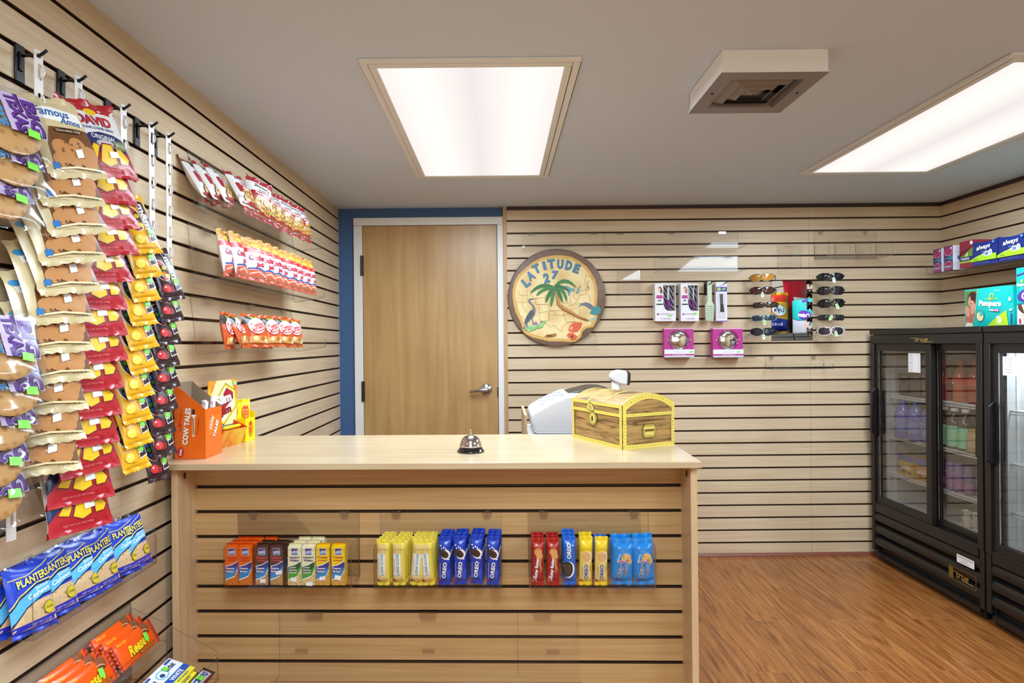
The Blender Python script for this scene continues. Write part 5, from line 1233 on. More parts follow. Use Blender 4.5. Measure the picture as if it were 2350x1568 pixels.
relief('island', [([(1230,1060),(1300,1035),(1325,1045),(1300,1075),(1245,1090)], mat('#a8b8b0', .5))], .001)

# ------------------------------------------------------------------ empty and filled acrylic on the back wall
def back_shelf(label, xl, xr, ytop, ylip, depth=.11, lip=.02, clips=2):
    a, b = B(xl, ytop), B(xr, ytop)
    fz = atY((xl + xr) / 2, ylip, YB - depth).z
    t = thing('acrylic_shelf', label, 'display shelf', (a.x, YB, fz), (0, 0, 0), 'clear acrylic shelves'); L = b.x - a.x; H = a.z - fz
    bent(rounded([(.004, H), (.010, 0), (depth, 0.006), (depth + .007, .006 + lip)]), .0042, L, t, 'bent_sheet')
    for i in range(clips):
        x = L * (.12 + .76 * i / max(1, clips - 1))
        MB().box((x - .022, -.012, H - .014), (x + .022, -.0065, H + .001), acry_c).box((x - .02, -.0065, H - .004), (x + .02, .009, H + .001), acry_c).build('hook_clip', t)
    return t, L, H
back_shelf('bent acrylic shelf under the round carved sign', 1213, 1367, 766, 796, .075, .018)
back_shelf('empty acrylic shelf high on the back wall directly above the round sign', 1197, 1384, 536, 566, .10, .016)
back_shelf('empty acrylic shelf high on the back wall just right of the round sign', 1386, 1693, 535, 567, .12, .018, 3)
back_shelf('empty acrylic shelf on the back wall above the boxed curling irons', 1500, 1692, 590, 622, .12, .018, 3)
def plate(label, x0, y0, x1, y1, off=.02):
    a, b = B(x0, y0, off), B(x1, y1, off)
    t = thing('sign_holder', label, 'sign holder', (a.x, YB, b.z), group='empty acrylic sign holders'); w_, h_ = b.x - a.x, a.z - b.z
    MB().box((0, -.006, 0), (w_, -.0036, h_), acry, fm={0: acry_e, 1: acry_e, 4: acry_e, 5: acry_e}).build('back_plate', t)
    MB().prism([(0, -.006, .03), (w_, -.006, .03), (w_, -.03, h_ * .97), (0, -.03, h_ * .97)], (0, .0024, 0), acry, em=acry_e).build('front_plate', t)
    MB().box((w_ / 2 - .02, -.004, h_ - .01), (w_ / 2 + .02, .009, h_ - .006), acry_c).build('hook_tongue', t)
plate('empty clear sign holder on the back wall between the round sign and curling irons', 1417, 619, 1471, 689)
plate('empty clear sign holder on the back wall above the small wall mirror', 1787, 562, 1841, 628)
def back_tray(label, xl, xr, ytop, ybot, depth, lip, div=(), clips=(.1, .82)):
    a, b = B(xl, ytop), B(xr, ytop); fz = atY(xl, ybot, YB - .01).z
    t = tray(label, b.x - a.x, a.z - fz, depth, lip, lip, (a.x, YB, fz), 0, clips)
    for d in div:
        x = (b.x - a.x) * d; sheet(t, 'divider', (x, -depth, 0), (x + .003, -.003, lip), 0)
back_tray('empty divided acrylic tray high on the back wall toward the right corner', 1868, 2010, 531, 594, .16, .085, (.33, .66))
back_tray('empty acrylic tray on the back wall under the small wall mirror', 1756, 1890, 818, 846, .11, .03)

# boxed curling irons, brush, comb, mirrors
zebra = bpy.data.materials.new('zebra_print'); zebra.use_nodes = True
_nt = zebra.node_tree; _w = _nt.nodes.new('ShaderNodeTexWave'); _w.inputs['Scale'].default_value = 17; _w.inputs['Distortion'].default_value = 7; _w.inputs['Detail'].default_value = 1; _w.inputs['Detail Scale'].default_value = .6
_c = _nt.nodes.new('ShaderNodeValToRGB'); _c.color_ramp.interpolation = 'CONSTANT'; _c.color_ramp.elements[1].position = .5; _c.color_ramp.elements[0].color = lin('#26242a'); _c.color_ramp.elements[1].color = lin('#cfcdd2')
_tc = _nt.nodes.new('ShaderNodeTexCoord'); _mp = _nt.nodes.new('ShaderNodeMapping'); _mp.inputs['Rotation'].default_value = (0, R(35), 0); _nt.links.new(_tc.outputs['Object'], _mp.inputs[0]); _nt.links.new(_mp.outputs[0], _w.inputs[0])
_nt.links.new(_w.outputs['Fac'], _c.inputs[0]); _nt.links.new(_c.outputs[0], _nt.nodes['Principled BSDF'].inputs['Base Color'])
mag, grn, pale = ink('#b8308c'), lime, ink('#eceaf0')
def iron_box(x0, x1, label, two, hair):
    D = .055
    a, b = atY(x0, 651, YB - D), atY(x1, 737, YB - D); w_, h_ = b.x - a.x, a.z - b.z
    t = thing('curling_iron_box', label, 'boxed curling iron', (a.x, YB - .001, b.z), group='boxed curling irons')
    sp_ = mat('#d9d6dc', .3)
    MB().box((0, -D + .040, 0), (w_, 0, h_), sp_).box((0, -D + .012, 0), (.0012, -D + .040, h_), sp_).box((w_ - .0012, -D + .012, 0), (w_, -D + .040, h_), sp_).build('box', t)
    fr = MB(); f = lambda x, z, o: Vector((x, -D - o, z))
    fr.box((0, -D, 0), (w_ * .40, -D + .012, h_), pale); fr.box((w_ * .40, -D, 0), (w_, -D + .012, h_ * .27), pale); fr.box((w_ * .40, -D, h_ * .95), (w_, -D + .012, h_), sp_); fr.box((w_ * .97, -D, h_ * .27), (w_, -D + .012, h_ * .95), sp_)
    fr.face([(w_ * .4, -D + .0395, h_ * .25), (w_, -D + .0395, h_ * .25), (w_, -D + .0395, h_ * .96), (w_ * .4, -D + .0395, h_ * .96)], zebra)
    lay(fr, [Rc(w_*.06, h_*.72, w_*.37, h_*.93, ink('#efe3e0')), E(w_*.24, h_*.86, w_*.085, h_*.055, ink(hair)), E(w_*.30, h_*.80, w_*.06, h_*.07, ink(hair)), E(w_*.21, h_*.84, w_*.06, h_*.042, ink('#e8bfa6')), Rc(w_*.06, h_*.60, w_*.37, h_*.69, mag), P([(w_*.12,h_*.53),(w_*.3,h_*.53),(w_*.28,h_*.57),(w_*.15,h_*.56)], ink('#4a464c')),
             Rc(w_*.06, h_*.43, w_*.37, h_*.465, ink('#2a272c')), P([(w_*.40,h_*.27),(w_*.97,h_*.27),(w_*.60,h_*.275),(w_*.48,h_*.33),(w_*.42,h_*.42),(w_*.40,h_*.42)], pale),
             T('minipro', w_*.55, h_*.185, w_*.66, h_*.075, ink('#c88ab4'), 0, 0), Rc(w_*.08, h_*.165, w_*.18, h_*.205, ink('#8a1f68')), T('CONAIR', w_*.52, h_*.065, w_*.52, h_*.045, ink('#b59aa8'), 0, .0)], f)
    fr.build('window_frame', t)
    for j in range(2 if two else 1):
        x = w_ * (.50 + .26 * j if two else .68); m2 = MB()
        m2.tube([(x, -D + .022, h_*.90), (x, -D + .022, h_*.57)], w_ * (.05 if two else .075), mat('#b9bcc4', .25, .7), 12); m2.tube([(x, -D + .022, h_*.57), (x + (.02 * w_ if not two else -.03 * w_), -D + .022, h_*.30)], [w_ * .075 * (1 if two else 1.5), w_ * .06 * (1 if two else 1.3)], mat('#7a2a86', .25), 12); m2.build('curling_iron', t, smooth=True)
    m2 = MB(); lay(m2, [P([(w_*.62,h_*.125),(w_*.80,h_*.125),(w_*.80,h_*.165),(w_*.64,h_*.165)] if not two else [(w_*.66,h_*.17),(w_*.88,h_*.18),(w_*.88,h_*.225),(w_*.68,h_*.22)], grn)], lambda x, z, o: f(x, z, .002)); m2.build('price_sticker', t)
    MB().box((w_*.35, -.03, h_), (w_*.65, -.028, h_ + .006), sp_).build('hang_tab', t)
iron_box(1503, 1551, 'boxed curling iron with zebra print window, left of the pair', False, '#5a2a1c')
iron_box(1562, 1604, 'boxed flat iron with zebra print window, right of the pair', True, '#a8603a')
def peg(label, x, y):
    p = B(x, y); t = thing('peg_hook', label, 'hook', (p.x, YB, p.z + .02), group='black peg hooks on the back wall')
    MB().box((-.012, -.005, -.075), (.012, 0, .004), black_metal).box((-.012, -.003, 0), (.012, .01, .004), black_metal).build('wall_plate', t, bevel=.001)
    MB().tube([(0, -.004, -.012), (0, -.06, -.013), (0, -.09, -.010), (.002, -.105, .0)], .003, black_metal, 8).build('peg', t, smooth='all')
peg('black peg hook holding the pale green hairbrush', 1620, 657)
peg('black peg hook holding the boxed comb', 1654, 656)
p = atY(1628, 646, YB - .05); q = atY(1628, 738, YB - .05)
t = thing('hairbrush', 'pale green vented hairbrush hanging on a black peg', 'hairbrush', (p.x, YB - .05, q.z)); hb_ = p.z - q.z; pg = mat('#c9d8bf', .35)
MB().prism([(-.026, -.006, .004), (.022, -.006, 0), (.028, -.006, hb_*.40), (.014, -.006, hb_*.50), (.013, -.006, hb_*.95), (.008, -.006, hb_), (-.010, -.006, hb_), (-.014, -.006, hb_*.95), (-.014, -.006, hb_*.50), (-.027, -.006, hb_*.40)], (0, .014, 0), pg).build('body', t, bevel=.003)
mb = MB()
for i in range(4):
    for j in range(7): mb.lathe([(.0016, 0), (.0013, .012), (0, .013)], mat('#3c4a44', .5), 6, Matrix.Translation((-.019 + .0125 * i, -.006, .012 + .0135 * j)) @ Matrix.Rotation(R(90), 4, 'X'))
mb.build('bristles', t)
MB().lathe([(.002, 0), (.004, 0), (.004, .001)], black_metal, 10, Matrix.Translation((0, -.0065, hb_ * .93)) @ Matrix.Rotation(R(90), 4, 'X')).build('hang_hole', t)
a, b = atY(1643, 648, YB - .05), atY(1669, 738, YB - .05); w_, h_ = b.x - a.x, a.z - b.z
t = thing('comb_box', 'white and purple boxed comb hanging beside the hairbrush', 'boxed comb', (a.x, YB - .035, b.z))
mb = MB().box((0, -.015, 0), (w_, .015, h_), ink('#e9e6f0')); f = lambda x, z, o: Vector((x, -.015 - o, z)); pu = ink('#5b3fa6')
lay(mb, [Rc(0, h_*.76, w_, h_*.88, pu), E(w_*.27, h_*.82, w_*.17, h_*.04, ink('#b9cf5a')), Rc(w_*.1, h_*.06, w_*.86, h_*.72, ink('#d3cfdc')), P([(w_*.32,h_*.70),(w_*.62,h_*.70),(w_*.64,h_*.42),(w_*.36,h_*.42)], ink('#4a4a52')), P([(w_*.38,h_*.44),(w_*.66,h_*.44),(w_*.74,h_*.24),(w_*.36,h_*.24)], ink('#1c1b20')), P([(w_*.5,h_*0),(w_,0),(w_,h_*.03),(w_*.9,h_*.015)], pu), Rc(0, 0, w_, h_*.02, pu)], f)
for i in range(6): lay(mb, [Rc(w_*(.38 + .062*i), h_*.09, w_*(.395 + .062*i), h_*.24, WH)], f)
for i in range(10): lay(mb, [Rc(w_*.34, h_*(.44 + .025*i), w_*.44, h_*(.447 + .025*i), ink('#8f8f98'))], f)
mb.build('carton', t)
mb = MB(); lay(mb, [P([(w_*.56,h_*.79),(w_*.82,h_*.815),(w_*.8,h_*.855),(w_*.55,h_*.835)], grn)], lambda x, z, o: f(x, z, .002)); mb.build('price_sticker', t)
MB().box((0, -.001, h_), (w_, .001, h_ + .003), ink('#e9e6f0')).build('hang_tab', t)
mirror = mat('#dfe3e6', 0.015, 1.0, name='mirror_glass')
sh_, L_s, H_s = back_shelf('narrow acrylic shelf holding the two magenta mirror boxes', 1512, 1722, 795, 823, .075, .006)
def mirror_box(x0, x1, label, gx):
    D = .07
    a, b = atY(x0, 754, YB - D), atY(x1, 820, YB - D); w_, h_ = b.x - a.x, a.z - b.z
    t = thing('mirror_box', label, 'boxed mirror', (a.x, YB - .012, b.z), group='magenta boxed vanity mirrors')
    mb = MB().box((0, -.050, 0), (w_, 0, h_), mag); f = lambda x, z, o: Vector((x, -.0502 - o, z))
    lay(mb, [Rc(w_*.0, h_*.975, w_, h_, ink('#e8b8d8'))], f)
    mb.box((-.001, -.058, 0), (w_ + .001, -.050, h_*.27), pale); f2 = lambda x, z, o: Vector((x, -.058 - o, z))
    lay(mb, [Rc(-.001, h_*.06, w_ + .001, h_*.115, mag), T('DOUBLE SIDED MIRROR', w_*.5, h_*.088, w_*.44, h_*.022, pale), T('reflections', w_*.5, h_*.19, w_*.4, h_*.03, ink('#c9c6d4'))], f2)
    mb.build('carton', t)
    cx, cz, r_ = w_*.5, h_*.60, h_*.335
    MB().lathe([(r_ + .006, -.002), (r_ + .006, .003), (r_, .005), (r_, .002)], clear('mirror_ring', (.85, .7, .8), .12, .1, .6), 40, Matrix.Translation((cx, -.0505, cz)) @ Matrix.Rotation(R(90), 4, 'X')).build('ring', t, smooth='all')
    MB().lathe([(0, .0025 + .006), (r_*.35, .0025 + .0053), (r_*.7, .0025 + .003), (r_, .002)], mirror, 40, Matrix.Translation((cx, -.0506, cz)) @ Matrix.Rotation(R(90), 4, 'X')).build('mirror', t, smooth='all')
    for sx in (-1, 1): MB().lathe([(0, 0), (.003, 0), (.003, .006), (0, .006)], pale, 8, Matrix.Translation((cx + sx * (r_ + .009), -.050, cz)) @ Matrix.Rotation(R(90), 4, 'X')).build('pivot', t)
    m2 = MB(); lay(m2, [P([(gx,h_*.165),(gx+.02,h_*.175),(gx+.02,h_*.215),(gx+.001,h_*.205)], grn)], lambda x, z, o: f2(x, z, .002)); m2.build('price_sticker', t)
mirror_box(1525, 1593, 'magenta boxed round mirror, left of the pair on the narrow shelf', .148)
mirror_box(1637, 1706, 'magenta boxed round mirror, right of the pair on the narrow shelf', .140)

# wall mirror between the sunglasses
a, b = B(1770, 645, .004), B(1865, 781, .004)
t = thing('wall_mirror', 'frameless rectangular mirror on the back wall between the sunglasses', 'mirror', ((a.x + b.x) / 2, YB - .001, b.z))
w_, h_ = (b.x - a.x) / 2, a.z - b.z
MB().box((-w_, -.004, 0), (w_, 0, h_), mat('#4a4a4e', .3), fm={2: mirror}).build('glass', t)
MB().box((-.035, -.0055, h_ - .006), (.02, -.004, h_ + .004), acry_c).box((-.035, -.004, h_ + .001), (.02, .009, h_ + .004), acry_c).build('hanger_clip', t)

# sunglasses
def lens_shape(kind, sx):
    pts = []
    for i in range(28):
        t = 2 * math.pi * i / 28; cx, cz = math.cos(t), math.sin(t)
        e = {'wrap': .72, 'round': .8, 'rect': .5, 'oval': .68}[kind]
        x = math.copysign(abs(cx) ** e, cx); z = math.copysign(abs(cz) ** e, cz)
        a_, b_ = {'wrap': (.032, .0205), 'round': (.0295, .0225), 'rect': (.030, .0150), 'oval': (.0305, .0225)}[kind]
        x, z = x * a_, z * b_
        if kind == 'wrap' and x * sx > 0: z = z * (1 - .30 * abs(x) / a_) + .003 * abs(x) / a_
        pts.append((sx * .0345 + x, z))
    return pts
def sunglasses(kind, frame_c, lens_c, arm_c, label, loc, rz, tagp=None, tag_green=True):
    t = thing('sunglasses', label, 'sunglasses', loc, (0, R(random.Random(label).uniform(-2, 2)), R(rz)), 'sunglasses on the back wall')
    sf = lambda x, z, o: Vector((x, 7.5 * x * x - o, z))
    fr_m, ln_m, am = mat(frame_c, .2), mat(lens_c, .06, .0, .5), mat(arm_c, .25)
    fr = MB()
    for sx in (-1, 1):
        o = lens_shape(kind, sx); cx = sx * .0345
        big_ = [(cx + (x - cx) * 1.12, z * 1.15) for x, z in o]
        n_ = len(o)
        for i in range(n_):
            j = (i + 1) % n_
            fr.face([sf(*big_[i], .0025), sf(*big_[j], .0025), sf(*o[j], .0025), sf(*o[i], .0025)], fr_m)
            fr.face([sf(*big_[i], .0025), sf(*big_[i], -.002), sf(*big_[j], -.002), sf(*big_[j], .0025)], fr_m)
            fr.face([sf(*o[i], .0025), sf(*o[j], .0025), sf(*o[j], -.002), sf(*o[i], -.002)], fr_m)
        l = MB()
        for i in range(n_):
            j = (i + 1) % n_
            for q0, q1 in ((0, .35), (.35, .7), (.7, 1)):
                pt_ = lambda p, q: sf(cx + (p[0] - cx) * q, p[1] * q, .0006 + .0022 * (1 - q * q))
                l.face([pt_(o[i], q0), pt_(o[i], q1), pt_(o[j], q1)] + ([pt_(o[j], q0)] if q0 else []), ln_m)
        lo_ = l.build('lens', t); bm_ = bmesh.new(); bm_.from_mesh(lo_.data); bmesh.ops.remove_doubles(bm_, verts=bm_.verts, dist=1e-6); bm_.to_mesh(lo_.data); bm_.free()
        for p_ in lo_.data.polygons: p_.use_smooth = True
    fr.tube([sf(-.009, .005, 0), sf(0, .008, .002), sf(.009, .005, 0)], .0026, fr_m, 8)
    fr.build('frame', t)
    for sx in (-1, 1):
        MB().tube([sf(sx * .066, .006, 0), (sx * .073, .032, .006), (sx * .072, .075, .004), (sx * .066, .10, -.004), (sx * .062, .125, -.016)], [.0034, .003, .0026, .0024, .0022], am, 8).build('temple_arm', t, smooth='all')
    if tagp:
        m2 = MB(); x, z, rt = tagp; pw = ink('#eef0ea')
        lay(m2, [Ln([(x - .002, .004), (x, z + .016)], .0012, WH), E(x, z, .0085, .0165, pw, 20, rt)] + ([E(x, z + .001, .0058, .011, lime, 16, rt)] if tag_green else [E(x, z + .005, .0045, .004, ink('#6fae9a'), 12, rt), Rc(x - .004, z - .006, x + .004, z - .004, ink('#9ab8b0'))]), lambda a_, b_, o: Vector((a_, -.008 - o, b_)))
        m2.build('price_tag', t)
GL = .13
def gp(x, y): return atY(x, y, YB - GL)
SGL = [('wrap', '#8a8458', '#c8862a', '#6a6648', 'olive framed sunglasses with orange mirrored lenses, top of the left column', 1747, 637, -30, None, 0),
       ('wrap', '#2a1a16', '#4a2218', '#1c1412', 'brown tinted sunglasses with white oval tag, second in the left column', 1748, 667, -30, (.006, -.026, 2), 0),
       ('rect', '#3a302a', '#3a2a24', '#2a2420', 'narrow brown sunglasses in the middle of the left column', 1755, 700, -28, None, 0),
       ('rect', '#5f9aa0', '#2a3448', '#4a7f86', 'teal framed sunglasses, fourth in the left column', 1752, 730, -28, (.006, -.028, 2), 1),
       ('wrap', '#17171a', '#1f2c38', '#131316', 'black wrap sunglasses with bluish lenses, lowest in the left column', 1749, 762, -30, (.010, -.030, 4), 0),
       ('wrap', '#141416', '#17181c', '#141416', 'large black sunglasses with hanging tag, top of the right column', 1906, 635, -26, (.018, -.022, 12), 0),
       ('oval', '#1c181a', '#241e26', '#1a1618', 'dark sunglasses without a green tag, second in the right column', 1907, 667, -26, None, 0),
       ('oval', '#121214', '#141519', '#121214', 'black sunglasses with green oval tag, middle of the right column', 1908, 696, -26, (.030, -.020, 25), 1),
       ('rect', '#2c2c2c', '#26282a', '#262626', 'narrow grey sunglasses, fourth in the right column', 1908, 729, -26, (-.003, -.002, -28), 1),
       ('oval', '#e6e2e4', '#3a303c', '#dad6d8', 'white framed sunglasses, lowest in the right column', 1907, 760, -26, (.026, -.016, 12), 1)]
for kd, fc, lc, ac_, lab, x, y, rz, tg, gn in SGL:
    p = gp(x, y); sunglasses(kd, fc, lc, ac_, lab, p, rz, tg, bool(gn))
for nm, x in (('left', 1752), ('right', 1909)):
    a, b = gp(x, 622), gp(x, 776)
    t = thing('sunglasses_rack', 'clear acrylic rack behind the %s column of sunglasses' % nm, 'sunglasses rack', (a.x, YB, b.z), group='clear sunglasses racks')
    MB().box((-.012, -.016, 0), (.012, -.013, a.z - b.z), acry).build('upright', t)
    MB().box((-.02, -.013, a.z - b.z - .03), (.02, .009, a.z - b.z - .026), acry_c).build('hook_tongue', t)
    for (kd, fc, lc, ac_, lab, gx, gy_, rz, tg, gn) in (SGL[:5] if nm == 'left' else SGL[5:]):
        z = gp(gx, gy_).z - b.z
        MB().tube([(-.068, -.03, z - .004), (.068, -.03, z - .004)], .0022, acry_c, 8).tube([(0, -.016, z - .004), (0, -.03, z - .004)], .0022, acry_c, 8).build('rest_bar', t)
# ------------------------------------------------------------------ glass door coolers along the right wall
FX = 2.24
blk = mat('#1b1817', .38, name='cooler_black_paint'); blk2 = mat('#151316', .3, name='cooler_black_trim'); inner = mat('#c9c8c4', .5, name='cooler_liner'); gasket = mat('#0f0e10', .6)
glass = clear('cooler_glass', (.90, .89, .89), .09, .015, .6)
glass2 = clear('lit_cooler_glass', (.86, .88, .90), .05, .015, .6)
goldm = mat('#b99a56', .3, .6, name='gold_lettering'); wire = mat('#d9d8d2', .35)
CW, CD, CHH = .848, XR - FX - .004, 1.372
def cooler(label, yfar, W, lit):
    t = thing('glass_door_cooler', label, 'cooler', (FX, yfar, 0), (0, 0, R(-90)), 'black glass door coolers')
    # carcass around the cavity; front plane y=0, wall side y=+CD
    b = MB(); zt, zb_ = 1.30, .345
    b.box((0, 0.012, .055), (.030, CD, CHH), blk); b.box((W - .030, 0.012, .055), (W, CD, CHH), blk); b.box((.030, 0.012, zt + .02), (W - .030, CD, CHH), blk); b.box((.030, 0.03, .055), (W - .030, CD, zb_), blk); b.box((.030, CD - .02, zb_), (W - .030, CD, zt + .02), blk)
    b.build('cabinet', t, bevel=.002)
    l = MB(); x0, x1, y1 = .032, W - .032, CD - .022
    l.box((x0, .06, zb_), (x0 + .012, y1, zt + .018), inner); l.box((x1 - .012, .06, zb_), (x1, y1, zt + .018), inner); l.box((x0, y1 - .012, zb_), (x1, y1, zt + .018), inner); l.box((x0, .06, zt + .006), (x1, y1, zt + .018), inner); l.box((x0, .06, zb_), (x1, y1, zb_ + .006), inner)
    l.build('liner', t)
    f = MB()
    f.box((0, -.012, 1.345), (W, .012, CHH), blk); f.box((0, -.008, 1.292), (W, .012, 1.342), blk)
    f.box((0, -.010, .33), (.034, .012, 1.292), blk); f.box((W - .034, -.010, .33), (W, .012, 1.292), blk); f.box((.034, -.008, .29), (W - .034, .012, .345), blk)
    f.build('front_frame', t, bevel=.0015)
    # louvred grille
    g = MB(); g.box((0, -.008, .055), (.026, .02, .33), blk); g.box((W - .026, -.008, .055), (W, .02, .33), blk); g.face([(.026, .028, .05), (W - .026, .028, .05), (W - .026, .028, .30), (.026, .028, .30)], gasket)
    for k in range(3):
        z = .225 - .072 * k
        g.prism([(.026, .022, z + .066), (.026, .0, z + .056), (.026, -.008, z + .030), (.026, -.002, z + .010), (.026, .02, z + .006)], (W - .052, 0, 0), blk)
    g.build('louvre_grille', t, bevel=.002)
    k = MB(); k.box((.02, .015, .010), (W - .02, .035, .055), gasket); k.box((.03, -.004, .028), (W - .03, .015, .052), blk); k.build('kick_plate', t)
    mid = W * .565 - .006
    doors = ((.030, mid + .028, 0.0, glass if not lit else glass2), (mid, W - .032, .030, glass if not lit else glass2))
    for n_, (a, c, y, gl) in enumerate(doors):
        fw = .040 if n_ == 0 else .034
        fm = MB(); z0, z1 = .345, 1.290
        for (p, q) in (((a, z0), (a + fw, z1)), ((c - fw, z0), (c, z1)), ((a + fw, z0), (c - fw, z0 + fw)), ((a + fw, z1 - fw), (c - fw, z1))): fm.box((p[0], y, p[1]), (q[0], y + .026, q[1]), blk if n_ == 0 else blk2)
        d = fm.build('sliding_door', t, bevel=.0015)
        MB().box((a + fw - .001, y + .008, z0 + fw - .001), (c - fw + .001, y + .014, z1 - fw + .001), gl).build('glass', d)
        MB().box((a + fw, y - .0006, z0 + fw), (a + fw + .0022, y + .004, z1 - fw), mat('#c9cbd0', .2, 1.0)).build('glass_bead', d)
        hx = a + .002 if n_ == 0 else c - .020
        hh = MB(); hh.prism([(hx, y - .001, .735), (hx, y - .001, 1.028), (hx, y - .030, 1.008), (hx, y - .034, .76)], (.018, 0, 0), blk2); hh.build('pull_handle', d, bevel=.002)
    # wire shelves
    for z in (.985, .745, .525):
        s = MB(); xa, xb = x0 + .014, x1 - .014; ya, yb = .075, y1 - .016
        for yy in (ya, yb): s.tube([(xa, yy, z), (xb, yy, z)], .003, wire, 6); s.tube([(xa, yy, z - .014), (xb, yy, z - .014)], .0022, wire, 6)
        n_ = int((xb - xa) / .0125)
        for i in range(n_ + 1):
            x = xa + (xb - xa) * i / n_; s.tube([(x, ya, z + .002), (x, yb, z + .002)], .0011, wire, 4)
        for i in range(0, n_ * 2):
            x = xa + (xb - xa) * i / (n_ * 2); s.tube([(x, ya - .001, z), (x + .006, ya - .001, z - .014)], .0009, wire, 4, cap=False)
        s.box((xa, ya - .004, z - .001), (xb, ya - .002, z + .004), wire)
        s.build('wire_shelf', t)
    for x in (x0 + .012, x1 - .014):
        MB().box((x, .10, zb_ + .02), (x + .004, .114, zt), wire).build('shelf_standard', t)
    MB().box((x0 + .01, .065, zt - .03), (x1 - .01, .10, zt + .005), mat('#b5b2a8', .4)).build('lamp_housing', t)
    return t
c1 = cooler('black two door glass cooler with unlit shelves in the back right corner', 3.655, CW, False)
c2 = cooler('second black cooler with lit interior at the right edge', 3.655 - CW - .012, CW, True)
def on1(lx, y, z): return Vector((FX + y, 3.655 - lx, z))
# gold script: a slanted word between two bars
def gold_logo(parent, x, y, z, w, h, name='gold_logo', box=False):
    mb = MB(); f = lambda a, b, o: Vector((a, y - o, b))
    ops = [T('true', x, z, w * .56, h * .62, goldm, 0, .02, .35), Rc(x - w * .5, z + h * .18, x - w * .22, z + h * .27, goldm), Rc(x + w * .02, z - h * .42, x + w * .5, z - h * .32, goldm)]
    if box:
        bw, bh, e = w * .62, h * .72, .0018
        ops += [Rc(x - bw, z - bh, x + bw, z - bh + e, goldm), Rc(x - bw, z + bh - e, x + bw, z + bh, goldm), Rc(x - bw, z - bh, x - bw + e, z + bh, goldm), Rc(x + bw - e, z - bh, x + bw, z + bh, goldm), Rc(x - bw + .004, z - bh + .006, x - bw + .03, z + bh - .006, mat('#8a7238', .4, .5))]
    lay(mb, ops, f); return mb.build(name, parent)
gold_logo(c1, .445, -.0084, 1.314, .175, .034)
gold_logo(c1, .715, -.0082, .158, .14, .046, 'badge', True)
mb = MB(); lay(mb, [P([(.682,.222),(.792,.222),(.792,.262),(.682,.262)], paper), Rc(.69, .247, .785, .257, ink('#c9c4cc')), T('SERVICE', .735, .240, .03, .005, ink('#8a868e')), T('800-325-6152', .735, .230, .06, .005, ink('#8a868e'))], lambda a, b, o: Vector((a, -.0092 - o, b))); mb.build('service_sticker', c1)
t = thing('price_list', 'white price list taped inside the left cooler door glass', 'paper notice', on1(.0, .006, 0), (0, 0, R(-90)))
t.location = (FX, 3.655, 0); mb = MB().box((.318, .0072, 1.135), (.413, .0078, 1.240), paper); f = lambda a, b, o: Vector((a, .0071 - o, b))
for k in range(11): lay(mb, [T(('Soda', 'Water', 'Juice', 'Snapple', 'Gatorade', 'Milk', 'Ice Tea', 'Iced coffee', 'Energy drink', 'Pizza', 'Pie')[k], .322 + (.010 + .0022 * (k % 4 + len('abc'))) , 1.231 - .009 * k, .020 + .004 * (k % 3), .0042, ink('#8a8aa8')), T('1.%02d' % (25 + 10 * (k % 5)), .400, 1.231 - .009 * k, .010, .0042, ink('#8a8aa8'))], f)
mb.build('sheet', t)
t = thing('price_list', 'white price list at the top of the lit cooler door at the right edge', 'paper notice', (FX, 3.655 - CW - .012, 0), (0, 0, R(-90)))
mb = MB().box((.085, .0072, 1.15), (.20, .0078, 1.235), paper)
for k in range(6): lay(mb, [T(('Sandwich', 'Burrito', 'Hot pocket', 'Ice cream', 'Salad', 'Cheese')[k], .115, 1.226 - .012 * k, .04, .005, ink('#c98a94'))], f)
mb.build('sheet', t)
li = area_light('cooler_lamp', (FX + .14, 3.655 - CW - .012 - .42, 1.285), .08, .7, 5.0, (.80, .92, 1.0))

# drinks: simple turned bottles with cap and label
def bottle(name, label, cat, loc, prof, body, cap=None, lab=None, group=None, text=None, face=-90):
    """prof: (r, z); cap: (r, z0, z1, mat); lab: (z0, z1, mat)"""
    t = thing(name, label, cat, loc, (0, 0, R(face)), group)
    MB().lathe(prof, body, 22).build('bottle', t, smooth=True)
    if cap: MB().lathe([(0, cap[1]), (cap[0], cap[1]), (cap[0], cap[2] - .001), (cap[0] - .001, cap[2]), (0, cap[2])], cap[3], 20).build('cap', t, smooth=True)
    if lab:
        def rad_at(z):
            for (r0, z0), (r1, z1) in zip(prof, prof[1:]):
                if z0 <= z <= z1 and z1 > z0: return r0 + (r1 - r0) * (z - z0) / (z1 - z0)
            return prof[1][0]
        m2 = MB(); n_ = 24; zs = [lab[0], (lab[0] + lab[1]) / 2, lab[1]]
        m2.lathe([(rad_at(z) + .0006, z) for z in zs], lab[2], n_)
        m2.f = [q for q, mm in zip(m2.f, m2.m)][:2 * n_]; m2.m = m2.m[:2 * n_]
        if text:
            w = lambda a, b, o: Vector(((rad_at(b) + .0014 + o) * math.sin(a / rad_at(b)), -(rad_at(b) + .0014 + o) * math.cos(a / rad_at(b)), b))
            for op in text: lay(m2, [op], w, [i * .006 for i in range(-8, 9)], [])
        m2.build('label', t, smooth='all')
    return t
def prof_tea(h=.205, r=.036): return [(0, 0), (r * .95, 0), (r, .004), (r, h * .62), (r * .92, h * .70), (r * .52, h * .83), (r * .45, h * .90), (r * .45, h * .96), (0, h * .96)]
tea = mat('#3a2a20', .1, .0, .4); mint = ink('#8fcf9f'); rose = ink('#c8325a')
z1, z2, z3, z0_ = .745 + .004, .525 + .004, .345 + .007, .985 + .004
